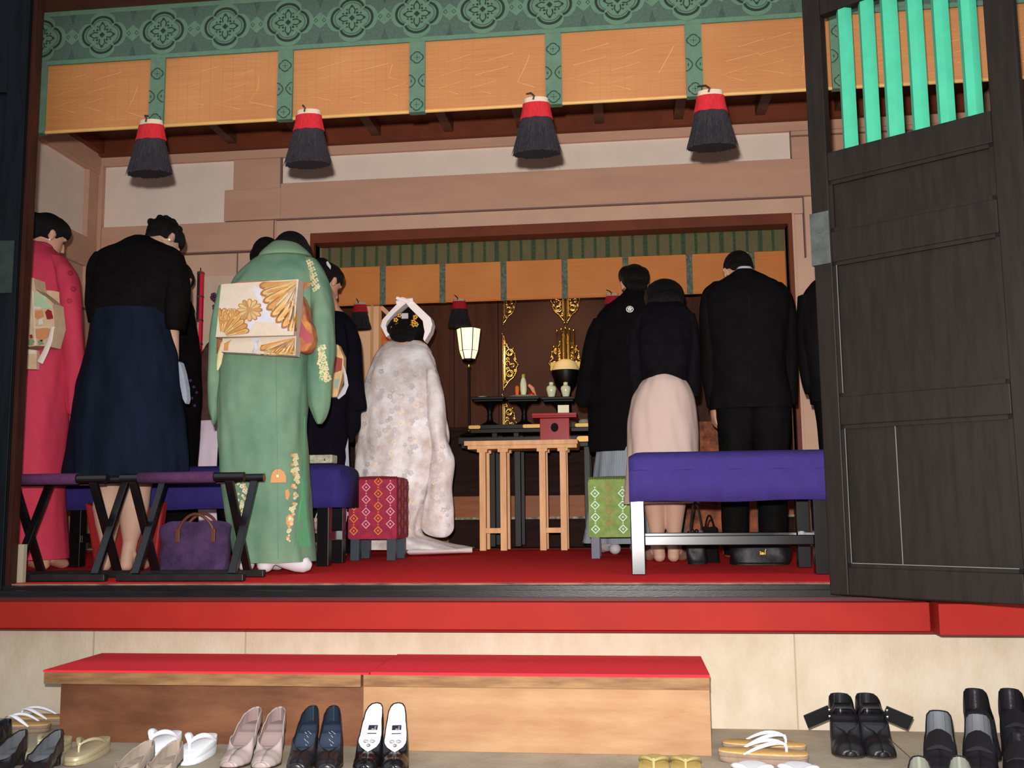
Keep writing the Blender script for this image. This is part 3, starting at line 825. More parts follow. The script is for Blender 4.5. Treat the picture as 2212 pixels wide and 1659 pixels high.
# stools covered in brocade
def brocade_box(x0, x1, y0, y1, z0, z1, mats, label, pal):
    t = thing('covered_stool', ((x0 + x1) / 2, (y0 + y1) / 2, FZ), label, 'stool')
    for x in (x0 + .035, x1 - .035):
        for y in (y0 + .035, y1 - .035):
            m = MB(); m.box((x - .024, y - .024, FZ + .001), (x + .024, y + .024, z0 + .03)); m.build('leg', pal[3], t, bevel=.002)
    m = MB()
    n = 12; R = []
    for (z, e) in ((z0 - .004, .004), (z0 + .01, 0), ((z0 + z1) / 2, .002), (z1 - .03, 0), (z1 - .008, .006), (z1, .025), (z1 + .006, .10)):
        R.append([Vector((x0 + e, y0 + e, z)), Vector(((x0 + x1) / 2, y0 + e - .003, z)), Vector((x1 - e, y0 + e, z)), Vector((x1 - e + .003, (y0 + y1) / 2, z)), Vector((x1 - e, y1 - e, z)), Vector(((x0 + x1) / 2, y1 - e, z)), Vector((x0 + e, y1 - e, z)), Vector((x0 + e - .003, (y0 + y1) / 2, z))])
    m.rings(R, mi=0)
    cols = 4; w = x1 - x0; step = w / cols; zz_ = (z1 - z0) / 5.0
    def diamond(c, ux, nn, s, mi):
        c = Vector(c); ux = Vector(ux); uz = Vector((0, 0, 1)); nn = Vector(nn)
        m.ribbon([c + ux * s, c + uz * s, c - ux * s, c - uz * s], s * .35, nn, .0045, mi=mi, closed=True)
        m.add([c + ux * s * .3 + nn * .005, c + uz * s * .3 + nn * .005, c - ux * s * .3 + nn * .005, c - uz * s * .3 + nn * .005], [(0, 1, 2, 3)], mi)
    for face in range(2):
        W = (x1 - x0) if face == 0 else (y1 - y0); nc = max(2, round(W / step))
        for i in range(nc):
            u = W * (i + .5) / nc
            for j in range(6):
                z = z0 + zz_ * (j + (.15 if i % 2 else .62))
                if z > z1 - .025 or z < z0 + .022: continue
                if face == 0: c = (x0 + u, y0 - .002, z); ux = (1, 0, 0); nn = (0, -1, 0)
                else: c = (x1 + .002, y0 + u, z); ux = (0, 1, 0); nn = (1, 0, 0)
                diamond(c, ux, nn, .022, 1 + (i % 2) if face == 0 else 1 + ((i + 1) % 2))
                if z + zz_ / 2 < z1 - .02:
                    cc = Vector(c) + Vector((0, 0, zz_ / 2)) + Vector(nn) * .005; v = .005
                    m.add([cc + Vector(ux) * v, cc + Vector((0, 0, v)), cc - Vector(ux) * v, cc - Vector((0, 0, v))], [(0, 1, 2, 3)], 1 + (i % 2))
    # gathered braid along the upper edge
    pts = []
    for k in range(81):
        u = k / 80; pts.append((x0 + (x1 - x0) * u, y0 - .004 - .002 * sin(k * 2.1), z1 - .006 + .004 * sin(k * 1.6)))
    m.tube(pts, .005, 6, mi=3)
    m.build('brocade_cover', [mats, pal[0], pal[1], pal[2]], t, smooth=True, auto=45)
    return t
yo = 5.42
x0, x1 = U(752, 1100, Y=yo).x, U(857, 1100, Y=yo).x
brocade_box(x0, x1, yo, yo + .30, U(800, 1163, Y=yo).z, U(800, 1030, Y=yo).z, mat('red_brocade', A(158, 36, 56, 5.4), .7, col2=A(128, 30, 60, 5.4), vscale=26, bump=.15),
            'crimson diamond-patterned covered stool on grey legs behind the bride', (mat('brocade_orange', A(206, 118, 48, 5.4), .6), mat('brocade_pink', A(206, 140, 150, 5.4), .6), mat('brocade_dark_red', A(120, 24, 34, 5.4), .7), mat('grey_lacquer_leg', A(52, 60, 66, 5.4), .4)))
yo = 5.5
x0, x1 = U(1271, 1100, Y=yo).x, U(1390, 1100, Y=yo).x
brocade_box(x0, x1, yo, yo + .30, U(1320, 1159, Y=yo).z, U(1320, 1030, Y=yo).z, mat('lime_brocade', A(134, 152, 84, 5.5), .75, col2=A(108, 134, 66, 5.5), vscale=26, bump=.15),
            'lime green diamond-patterned covered stool behind the crested man', (mat('brocade_pale', A(196, 222, 200, 5.5), .6), mat('brocade_brown', A(150, 112, 70, 5.5), .6), mat('brocade_olive', A(84, 96, 50, 5.5), .7), mat('purple_grey_leg', A(70, 64, 84, 5.5), .4)))

# ================================================================ trestle table and altar
M_hinoki = mat('pale_trestle_wood', A(206, 156, 110, 6.6), .5, col2=A(184, 134, 92, 6.6), vscale=6, stretch=(3, 3, .5))
yt = 6.45
t = thing('trestle_table', (U(1125, 960, Y=yt).x, yt, FZ), 'narrow pale wooden trestle table standing in the centre before the altar', 'table')
zt1_ = U(1125, 951, Y=yt).z; zt0_ = U(1125, 965, Y=yt).z
m = MB(); m.box((U(1003, 957, Y=yt).x, yt - .012, zt0_ + .012), (U(1248, 953, Y=yt).x, yt + .34, zt1_)); m.box((U(1010, 957, Y=yt).x, yt - .004, zt0_ - .012), (U(1246, 953, Y=yt).x, yt + .33, zt0_ + .012)); m.build('table_top', M_hinoki, t, bevel=.002)
for pair in ((1042, 1087), (1172, 1217)):
    xs2 = [U(p, 1080, Y=yt).x for p in pair]
    for x in xs2:
        for y in (yt + .03, yt + .22):
            m = MB(); m.box((x - .021, y - .02, FZ + .003), (x + .021, y + .02, zt0_ - .03)); m.build('leg', M_hinoki, t, bevel=.002)
            m = MB(); m.box((x - .034, y - .03, zt0_ - .032), (x + .034, y + .03, zt0_ - .012)); m.build('leg_block', M_hinoki, t)
    for y in (yt + .03,):
        m = MB(); m.box((xs2[0] + .021, y - .012, U(1070, 1152, Y=yt).z), (xs2[1] - .021, y + .012, U(1070, 1141, Y=yt).z)); m.build('stretcher', M_hinoki, t)
# red stand with a round hole and white paper
M_redlac = mat('red_lacquer', (.30, .006, .008), .3, spec=.15)
yr = yt + .10; zt2 = zt1_ + .001
xa, xb = U(1166, 920, Y=yr).x, U(1230, 920, Y=yr).x
zr0 = zt2; zr1 = U(1198, 903, Y=yr).z; zr2 = U(1198, 893, Y=yr).z
t = thing('offering_stand', ((xa + xb) / 2, yr, zr0), 'red lacquered offering stand with a round hole on the trestle table', 'stand')
m = MB(); m.box((xa, yr, zr0), (xb, yr + .17, zr1)); m.build('base_box', M_redlac, t, bevel=.003)
cx = (xa + xb) / 2 - .0; cz = (zr0 + zr1) / 2 + .012
m = MB(); R = []
for (r, y) in ((.030, yr - .002), (.030, yr - .0005)): R.append([Vector((cx + r * .85 * cos(a), y, cz + r * sin(a))) for a in [2 * pi * i / 24 for i in range(24)]])
m.rings(R); m.build('round_hole', mat('dark_hole', (.012, .004, .004), .9), t)
m = MB(); x_0, x_1 = U(1150, 897, Y=yr).x, U(1246, 897, Y=yr).x; m.box((x_0, yr - .04, zr1), (x_1, yr + .21, zr1 + .012)); m.box((x_0, yr - .04, zr1 + .012), (x_1, yr - .032, zr2)); m.box((x_0, yr + .2, zr1 + .012), (x_1, yr + .21, zr2)); m.box((x_0, yr - .032, zr1 + .012), (x_0 + .008, yr + .2, zr2)); m.box((x_1 - .008, yr - .032, zr1 + .012), (x_1, yr + .2, zr2))
m.build('tray', M_redlac, t, bevel=.002)
m = MB(); m.box((U(1205, 885, Y=yr + .05).x, yr + .05, zr1 + .013), (U(1229, 885, Y=yr + .05).x, yr + .075, U(1215, 875, Y=yr + .05).z)); o = m.build('folded_paper', mat('white_paper', A(228, 206, 176, 6.6), .8)); tag(o, 'folded white paper packet on the red offering stand', 'paper')

M_blk = mat('altar_black_lacquer', (.003, .002, .002), .45, spec=.25)
M_gold = mat('polished_gold', (.95, .62, .18), .22, metal=1., var=.1, vscale=30)
M_goldl = mat('gold_plate', A(176, 138, 70, 7.5), .5, metal=.3)
def altar_table(y0, y1, x0, x1, z0, z1, legs, zl, label, plates):
    t = thing('altar_table', ((x0 + x1) / 2, y0, zl), label, 'table')
    m = MB(); m.box((x0, y0, z0), (x1, y1, z1)); m.box((x0 + .02, y0 + .01, z0 - .03), (x1 - .02, y1 - .01, z0)); m.build('table_top', M_blk, t, bevel=.002)
    for x in legs:
        for y in (y0 + .04, y1 - .04):
            m = MB(); m.box((x - .022, y - .02, zl), (x + .022, y + .02, z0 - .03)); m.build('leg', M_blk, t, bevel=.003)
    for (a, b) in plates:
        m = MB(); h = (z1 - z0) * .42; c = (z0 + z1) / 2; q = []
        for sx_, a0 in ((b - h, -pi / 2), (a + h, pi / 2)):
            for i in range(7): an = a0 + pi * i / 6; q.append((sx_ + h * cos(an), y0 - .003, c + h * sin(an)))
        m.prism(q, (0, .004, 0)); m.build('gold_plate', M_goldl, t)
    return t
ya = 7.62
X_ = lambda px, py, Y: U(px, py, Y=Y).x
Z_ = lambda px, py, Y: U(px, py, Y=Y).z
zat = Z_(1140, 916, ya)
altar_table(ya, ya + .42, X_(1010, 920, ya), X_(1400, 920, ya), Z_(1140, 925, ya), zat, [X_(1068, 1000, ya), X_(1115, 1000, ya), X_(1330, 1000, ya)], 1.06, 'upper black lacquered altar table with gold plates, holding the round stands',
            [(X_(1012, 920, ya), X_(1038, 920, ya)), (X_(1129, 920, ya), X_(1168, 920, ya)), (X_(1242, 918, ya), X_(1290, 918, ya))])
yl = 7.0
altar_table(yl, yl + .36, X_(990, 950, yl), X_(1276, 950, yl), Z_(1140, 957, yl), Z_(1140, 943, yl), [X_(1062, 1000, yl), X_(1117, 1000, yl), X_(1268, 1000, yl)], .553, 'lower black lacquered altar table right behind the trestle table', [(X_(1246, 950, yl), X_(1274, 950, yl))])
# takatsuki stands
TS = []
for px, lab in ((1058, 'black pedestal stand leftmost on the altar, holding a small white dish'), (1132, 'black pedestal stand in the middle of the altar, under the plate of vegetables'), (1208, 'black pedestal stand under the two white vases')):
    y = ya + .14; x = X_(px, 880, y); z1 = Z_(px, 860, y); w = .131
    t = thing('pedestal_stand', (x, y, zat), lab, 'stand', 'pedestal stands on the altar')
    m = MB(); m.box((x - w, y - .12, z1 - .022), (x + w, y + .12, z1)); m.box((x - w * .9, y - .11, z1 - .038), (x + w * .9, y + .11, z1 - .022)); m.build('square_tray', M_blk, t, bevel=.004)
    m = MB(); h = z1 - .038 - zat
    m.lathe([(.075, zat + .001), (.07, zat + .012), (.03, zat + .035), (.020, zat + h * .35), (.024, zat + h * .42), (.018, zat + h * .5), (.021, zat + h * .62), (.034, zat + h * .82), (.07, zat + h * .97), (.075, zat + h)], (x, y, 0), 20); m.build('pedestal', M_blk, t, smooth=True)
    TS.append((x, y, z1))
M_porc = mat('white_porcelain', A(214, 196, 160, 7.7), .18)
x, y, z = TS[0]
m = MB(); xx = X_(1042, 858, y); m.lathe([(.012, z), (.03, z + .004), (.037, z + .012), (.034, z + .012), (.0, z + .006)], (xx, y, .001), 20); o = m.build('small_dish', M_porc, smooth=True); tag(o, 'small white dish at the left end of the altar stands', 'dish')
x, y, z = TS[1]
m = MB(); m.lathe([(.04, z + .001), (.10, z + .006), (.125, z + .014), (.12, z + .015), (.0, z + .008)], (x, y, 0), 28); o = m.build('plate', M_porc, smooth=True); tag(o, 'white plate of vegetables on the middle altar stand', 'plate')
zp = z + .010
dk = thing('daikon_radish', (X_(1131, 850, y), y, zp), 'upright white daikon radish with green top on the plate', 'vegetable')
m = MB(); xx = X_(1131, 850, y); hh = Z_(1131, 810, y) - zp
m.lathe([(.004, zp), (.018, zp + .01), (.026, zp + hh * .3), (.026, zp + hh * .6), (.018, zp + hh * .8), (.010, zp + hh * .88)], (xx, y, 0), 16); m.build('root', mat('daikon_white', A(226, 208, 160, 7.7), .5), dk, smooth=True)
m = MB(); m.lathe([(.012, zp + hh * .86), (.015, zp + hh * .9), (.010, zp + hh), (.004, zp + hh * 1.04)], (xx, y, 0), 12)
for a in (0, 1.3, 2.6, 3.9, 5.2): m.tube([(xx, y, zp + hh * .9), (xx + .014 * cos(a), y + .014 * sin(a), zp + hh * 1.02)], [.004, .002], 6)
m.build('leaf_stub', mat('leaf_green', A(150, 158, 70, 7.7), .6), dk, smooth=True)
m = MB(); xx = X_(1117, 850, y); hc = Z_(1117, 833, y) - zp; m.lathe([(.003, zp), (.012, zp + .01), (.017, zp + hc * .6), (.015, zp + hc * .9), (.004, zp + hc)], (xx, y, 0), 14); o = m.build('carrot', mat('carrot_orange', A(220, 96, 34, 7.7), .5), smooth=True); tag(o, 'orange carrot standing beside the white daikon', 'vegetable')
m = MB(); xx = X_(1148, 850, y); m.ell((xx, y + .01, zp + .018), (.026, .02, .018)); o = m.build('tomato', mat('tomato_red', A(178, 26, 20, 7.7), .3), smooth=True); tag(o, 'red tomato lying on the vegetable plate', 'vegetable')
m = MB(); xx = X_(1144, 850, y); m.tube([(xx - .01, y + .05, zp + .1), (xx + .02, y + .04, zp + .07), (xx + .045, y + .02, zp + .008)], [.012, .018, .010], 10); o = m.build('lotus_root', mat('pink_root', A(206, 132, 104, 7.7), .5), smooth=True); tag(o, 'pale pink root leaning behind the daikon', 'vegetable')
x, y, z = TS[2]
for px, lab in ((1191, 'white porcelain sake vase, left one of the two on the altar'), (1222, 'white porcelain sake vase, right one of the two on the altar')):
    t = thing('sake_vase', (X_(px, 840, y), y, z), lab, 'vase', 'white sake vases')
    xx = X_(px, 840, y); h = Z_(px, 825, y) - z
    m = MB(); m.lathe([(.022, z + .001), (.025, z + .01), (.034, z + h * .35), (.040, z + h * .56), (.036, z + h * .7), (.018, z + h * .8), (.015, z + h * .84)], (xx, y, 0), 22); m.build('vessel', M_porc, t, smooth=True)
    m = MB(); m.lathe([(.017, z + h * .84), (.018, z + h * .96), (.008, z + h)], (xx, y, 0), 16); m.build('lid', M_porc, t, smooth=True)
# glass and paper on the altar's right part
zt3 = zat
for k, (px, w, h, c, lab) in enumerate(((1234, .046, .045, (150, 140, 110), 'low glass bowl left of the larger one on the altar right end'), (1262, .05, .055, (190, 180, 150), 'larger shiny glass bowl on the right end of the altar'))):
    x = X_(px, 910, ya + .34); m = MB(); m.lathe([(w * .4, zt3 + .001), (w * .9, zt3 + h * .4), (w, zt3 + h * .7), (w * .7, zt3 + h), (w * .55, zt3 + h * .98), (w * .8, zt3 + h * .7), (w * .3, zt3 + .01)], (x, ya + .345, 0), 20)
    o = m.build('glass_bowl', mat('bowl_glass%d' % k, A(*c, 8), .1, metal=.5), smooth=True); tag(o, lab, 'bowl')
m = MB(); m.lathe([(.02, zt3), (.024, zt3 + .02), (.024, zt3 + .10), (.010, zt3 + .115)], (X_(1276, 900, ya + .2), ya + .2, 0), 16); o = m.build('pink_bottle', mat('pink_glass', A(190, 96, 120, 8), .3), smooth=True); tag(o, 'small pink bottle partly behind the crested black kimono', 'bottle')

# floor lamp with a six sided shade
yp = 7.75
zf = Z_(1013, 942, yp); lx = X_(1013, 850, yp)
L = thing('floor_lamp', (lx, yp, zf), 'lit floor lamp with faceted paper shade on a thin black pole', 'lamp')
m = MB(); m.lathe([(.075, zf), (.07, zf + .012), (.02, zf + .03), (.012, zf + .04)], (lx, yp, 0), 24); m.build('base', M_blk, L, smooth=True)
zs0 = Z_(1013, 777, yp); zs1 = Z_(1013, 746 - 35, yp); zsm = Z_(1013, 758, yp)
m = MB(); m.tube([(lx, yp, zf + .03), (lx, yp, zs0 - .02)], .009, 10); m.build('pole', M_blk, L, smooth=True)
for z in (zf + .05, zs0 - .055):
    m = MB(); m.lathe([(.010, z - .02), (.015, z - .012), (.013, z), (.015, z + .012), (.010, z + .02)], (lx, yp, 0), 16); m.build('gold_collar', M_gold, L, smooth=True)
m = MB(); m.lathe([(.012, zs0 - .03), (.05, zs0 - .012), (.055, zs0), (.045, zs0 + .004)], (lx, yp, 0), 24); m.build('shade_holder', M_blk, L, smooth=True)
r1, rm, r0 = .098, .076, .052
hexr = [[Vector((lx + r * cos(pi / 3 * i + pi / 6 + .5236 * 0), yp + r * sin(pi / 3 * i + pi / 6), z)) for i in range(6)] for r, z in ((r0, zs0 + .004), (rm, zsm), (r1, zs1))]
# rotate so that one face looks to the front
hexr = [[Vector((lx + (p.x - lx) * cos(pi / 6) - (p.y - yp) * sin(pi / 6), yp + (p.x - lx) * sin(pi / 6) + (p.y - yp) * cos(pi / 6), p.z)) for p in r] for r in hexr]
m = MB(); m.rings(hexr, cap0=True, cap1=False); m.build('lamp_shade', mat('lit_paper', (.9, .8, .6), .8, emit=(1.0, .80, .48), estr=1.15), L)
m = MB()
for i in range(6):
    for a, b in ((0, 1), (1, 2)): m.bar(hexr[a][i], hexr[b][i], .006, .006)
for r in hexr:
    for i in range(6): m.bar(r[i], r[(i + 1) % 6], .003, .003)
m.build('shade_frame', M_blk, L)
lamp('floor_lamp_bulb', 'POINT', (lx, yp, zs1 + .12), 9, (1.0, .72, .40), .05)
sp = lamp('altar_spot_light', 'SPOT', (X_(1215, 600, 8.3), 7.9, 3.3), 40, (1.0, .72, .42), .08, spot_size=radians(60), spot_blend=.8)
sp.rotation_euler = (Vector((X_(1222, 760, 8.9), 9.0, 2.0)) - sp.location).to_track_quat('-Z', 'Y').to_euler()

# gilt door fittings on the sanctuary doors
yg = 9.052
def scroll(m, c, r, th, a0=0, turns=1.1, flip=1):
    pts = []
    for i in range(22):
        u = i / 21; a = a0 + flip * u * turns * 2 * pi; rr = r * (1 - .35 * u)
        pts.append((c[0] + rr * cos(a), yg - .012, c[1] + rr * sin(a)))
    m.tube(pts, th, 8, up=(0, 1, 0))
def fitting(name, half, label, flipx=1, full=True, seed=1):
    """openwork gilt plate; half: outline points (px) of one edge, straight edge at x0"""
    pts = [(X_(px, py, yg), Z_(px, py, yg)) for px, py in half]
    m = MB(); m.prism([(x, yg - .008, z) for x, z in pts], (0, .006, 0))
    rr = random.Random(seed); xs = [p[0] for p in pts]; zs2 = [p[1] for p in pts]
    n = len(pts)
    m.tube([(x, yg - .01, z) for x, z in pts] + [(pts[0][0], yg - .01, pts[0][1])], .007, 8)
    o = m.build(name, M_gold, smooth=True, auto=30)
    return o
def gilt(px0, py0, sgn, H, label, into=None):
    """fitting mirrored by sgn about the door edge px0; H pixel height of the piece"""
    x0 = X_(px0, py0, yg); s = H / 118.0
    px = lambda dx, dy: (X_(px0, py0, yg) + sgn * dx * s * yg / FPX * 1.0, Z_(px0, py0 + dy * s, yg))
    t = into or thing('gilt_door_fitting', (x0, yg, Z_(px0, py0 + H / 2, yg)), label, 'ornament', 'gilt fittings on the sanctuary doors')
    m = MB()
    outline = [(0, -3), (4, 0), (8, 16), (14, 28), (22, 33), (29, 40), (30, 48), (26, 55), (33, 60), (37, 66), (32, 72), (33, 80), (28, 88), (24, 95), (16, 100), (9, 110), (3, 118), (0, 118)]
    P = [px(a, b) for a, b in outline]
    # openwork: narrow back plate plus scrolls, rings and leaves
    m.prism([(a, yg - .006, b) for a, b in [px(0, 0), px(5, 8), px(7, 30), px(6, 60), px(7, 90), px(4, 108), px(0, 116)]], (0, .006, 0))
    m.tube([(a, yg - .008, b) for a, b in P], .0075 * s, 8)
    m.tube([(px(1.5, -4)[0], yg - .01, px(0, -4)[1]), (px(1.5, 0)[0], yg - .01, px(0, 120)[1])], .009 * s, 8)
    for (cx, cy, r) in ((17, 38, 9), (17, 86, 9)):
        c = px(cx, cy); scroll(m, c, r * s * yg / FPX, .010 * s, flip=sgn)
        scroll(m, c, r * .55 * s * yg / FPX, .006 * s, a0=1.5, turns=.8, flip=-sgn)
    for (cx, cy, r) in ((23, 66, 5), (12, 62, 6), (9, 20, 4), (8, 102, 4), (29, 52, 3), (29, 78, 3), (12, 52, 4), (12, 74, 4)):
        c = px(cx, cy); scroll(m, c, r * s * yg / FPX, .006 * s, a0=cx, turns=.85, flip=sgn)
        m.ell((c[0], yg - .014, c[1]), (.008 * s, .008, .008 * s), seg=8, rg=6)
    for (cx, cy) in ((36, 66), (29, 40), (0, -6), (28, 90), (2, 122), (25, 28)):
        c = px(cx, cy); m.ell((c[0], yg - .01, c[1]), (.012 * s, .010, .012 * s), seg=10, rg=6)
    m.build('scrollwork', M_gold, t, smooth=True, auto=60)
    return t
gilt(1085, 727, 1, 112, 'tall gilt scroll fitting left of the centre, above the vegetables')
GC = gilt(1222, 722, 1, 112, 'largest gilt fitting with upright bars in the middle of the sanctuary doors')
gilt(1219, 722, -1, 112, '', GC)
gilt(1085, 598, 1, 100, 'gilt scroll fitting just under the inner blind, left of centre')
GD = gilt(1222, 594, 1, 100, 'double gilt fitting just under the inner blind, above the largest one')
gilt(1219, 594, -1, 100, '', GD)
gilt(1085, 858, 1, 105, 'lowest gilt scroll fitting seen between the black pedestal stands')
z0_, z1_ = Z_(1222, 795, yg), Z_(1222, 712, yg)
for k in range(5):
    m = MB(); x = X_(1204 + 9 * k, 750, yg); m.tube([(x, yg - .03, z0_), (x, yg - .03, z1_ - .012 * abs(k - 2))], .011, 8); m.ell((x, yg - .03, z1_ - .012 * abs(k - 2) + .01), (.014, .014, .016), seg=10, rg=6); m.build('upright_bar', M_gold, GC, smooth=True)
m = MB(); m.box((X_(1190, 790, yg), yg - .05, z0_ - .02), (X_(1254, 790, yg), yg - .01, z0_ + .05)); m.build('base_rail', M_gold, GC)
# heaped offering in a dark bowl below the fitting
yo_ = 8.55
x = X_(1222, 800, yo_); z1 = Z_(1222, 801, yo_)
bo = thing('offering_bowl', (x, yo_, 1.345), 'dark round bowl heaped with a pale yellow mound under the gilt doors', 'bowl')
m = MB(); m.lathe([(.09, 1.345), (.05, 1.40), (.045, z1 - .20), (.09, z1 - .13), (.125, z1 - .02), (.125, z1), (.118, z1)], (x, yo_, 0), 28); m.build('bowl', M_blk, bo, smooth=True)
m = MB(); m.lathe([(.118, z1), (.112, z1 + .035), (.085, z1 + .075), (.045, z1 + .098), (.0, z1 + .104)], (x, yo_, 0), 28); m.build('mound', mat('pale_mound', A(200, 160, 118, 8.5), .7), bo, smooth=True)

# red and black pole standing against the inner wall
yq = 7.0; xq = U(430, 700, Y=yq).x
t = thing('ceremonial_pole', (xq, yq, .53), 'tall thin pole, half red and half black, by the inner wall', 'pole')
zq1 = U(430, 587, Y=yq).z
m = MB(); m.box((xq + .004, yq - .018, FZ + .002), (xq + .024, yq + .018, zq1)); m.build('red_side', mat('pole_red', A(196, 22, 56, 7), .4), t, bevel=.003)
m = MB(); m.box((xq - .018, yq - .018, U(430, 690, Y=yq).z), (xq + .004, yq + .018, zq1)); m.build('black_side', mat('pole_black', A(30, 18, 20, 7), .3), t, bevel=.003)
m = MB()
for k in range(4):
    m = MB(); z = zq1 - .02 - .18 * k; m.box((xq - .019, yq - .0195, z), (xq + .025, yq + .0195, z + .012)); m.build('metal_band', mat('pole_band', A(90, 80, 84, 7), .3, .8), t)
m = MB(); m.tube([(xq, yq, zq1), (xq, yq, zq1 + .03)], .004, 8); m.build('tip', M_blk, t)

# pale door stop at the lower left
m = MB(); x0, x1 = U(38, 1210, Y=3.95).x, U(52, 1210, Y=3.95).x; m.box((x0, 3.945, FZ + .001), (x1, 3.968, U(30, 1176, Y=3.95).z)); o = m.build('wooden_stop', mat('pale_stop', A(196, 176, 150, 4), .7)); tag(o, 'short pale wooden stop standing at the left door post', 'post')
# orange painted folding screen glimpsed between the guests on the right
M_scr = mat('painted_screen', A(150, 82, 52, 6.6), .7, col2=A(30, 16, 14, 6.6), vscale=7)
t = thing('folding_screen', (.75, 6.62, FZ), 'orange and black painted low screen glimpsed behind the man in the dark suit', 'screen')
m = MB(); m.box((.42, 6.60, FZ + .003), (.62, 6.62, 1.37)); m.box((.66, 6.60, FZ + .003), (.86, 6.62, 1.37)); 
m = MB(); m.box((.38, 6.60, FZ + .003), (.84, 6.62, 1.38)); m.build('painted_panel', M_scr, t)
for x in (.365, .855):
    m = MB(); m.box((x - .015, 6.59, FZ + .003), (x + .015, 6.63, 1.40)); m.build('frame', M_blk, t)
# ================================================================ people
M_skin = mat('skin', A(198, 146, 122, 5.2), .55, var=.04, vscale=12)
M_skin2 = mat('skin_stockings', A(190, 150, 128, 4.9), .6, var=.05, vscale=10)
M_hair = mat('black_hair', (.006, .0045, .0045), .55, bump=1.0, bscale=60, stretch=(5, 5, .7), var=.3, vscale=40, spec=.12)
M_eye = mat('eye_dark', (.02, .012, .01), .2)
M_tabi = mat('white_tabi', A(232, 222, 226, 4.3), .8, var=.03, vscale=20, bump=.1)
M_black_cloth = mat('black_cloth', A(12, 10, 13, 5.2), .9, var=.25, vscale=18, bump=.3, bscale=300, spec=.06)  # black is the colour of the cloth itself

def basis(fwd, up):
    f = Vector(fwd).normalized(); u = Vector(up); s = f.cross(u).normalized(); u = s.cross(f).normalized()
    return Matrix(((s.x, f.x, u.x), (s.y, f.y, u.y), (s.z, f.z, u.z)))      # columns side, forward, up

def hand(m, w, d, pn, s=1.):
    """w wrist, d direction of fingers, pn palm normal; relaxed, fingers bent"""
    d = Vector(d).normalized(); pn = Vector(pn); pn = (pn - d * pn.dot(d)).normalized(); sd = d.cross(pn).normalized()
    w = Vector(w)
    M = Matrix(((sd.x, pn.x, d.x), (sd.y, pn.y, d.y), (sd.z, pn.z, d.z)))
    m.ell(w + d * .045 * s, (.040 * s, .015 * s, .052 * s), M, 16, 10)
    for k, (o, L) in enumerate(((-.030, .062), (-.010, .072), (.011, .067), (.031, .052))):
        a = w + d * .078 * s + sd * o * s * .95
        b = a + (d + sd * o * 2.2 + pn * .18).normalized() * L * .42 * s
        c = b + (d + pn * .65).normalized() * L * .34 * s
        e = c + (d + pn * 1.3).normalized() * L * .28 * s
        m.tube([w + d * .05 * s + sd * o * .8 * s, a, b, c, e, e + (e - c) * .3], [.009 * s, .0085 * s, .0080 * s, .0075 * s, .0068 * s, .003 * s], 10)
    a = w + d * .022 * s - sd * .030 * s
    b = a + (d * .5 - sd * .9 + pn * .5).normalized() * .034 * s; c = b + (d * 1.0 - sd * .35 + pn * .6).normalized() * .028 * s
    m.tube([w + d * .012 * s - sd * .012 * s, a, b, c, c + (c - b) * .35], [.013 * s, .0125 * s, .0105 * s, .0085 * s, .004 * s], 10)

def seg(m, a, b, ra, rb, n=10):
    a = Vector(a); b = Vector(b); m.tube([a, a.lerp(b, .5), b], [ra, (ra + rb) / 2 * 1.02, rb], 14)
    m.ell(a, (ra, ra, ra), seg=12, rg=8); m.ell(b, (rb, rb, rb), seg=12, rg=8)

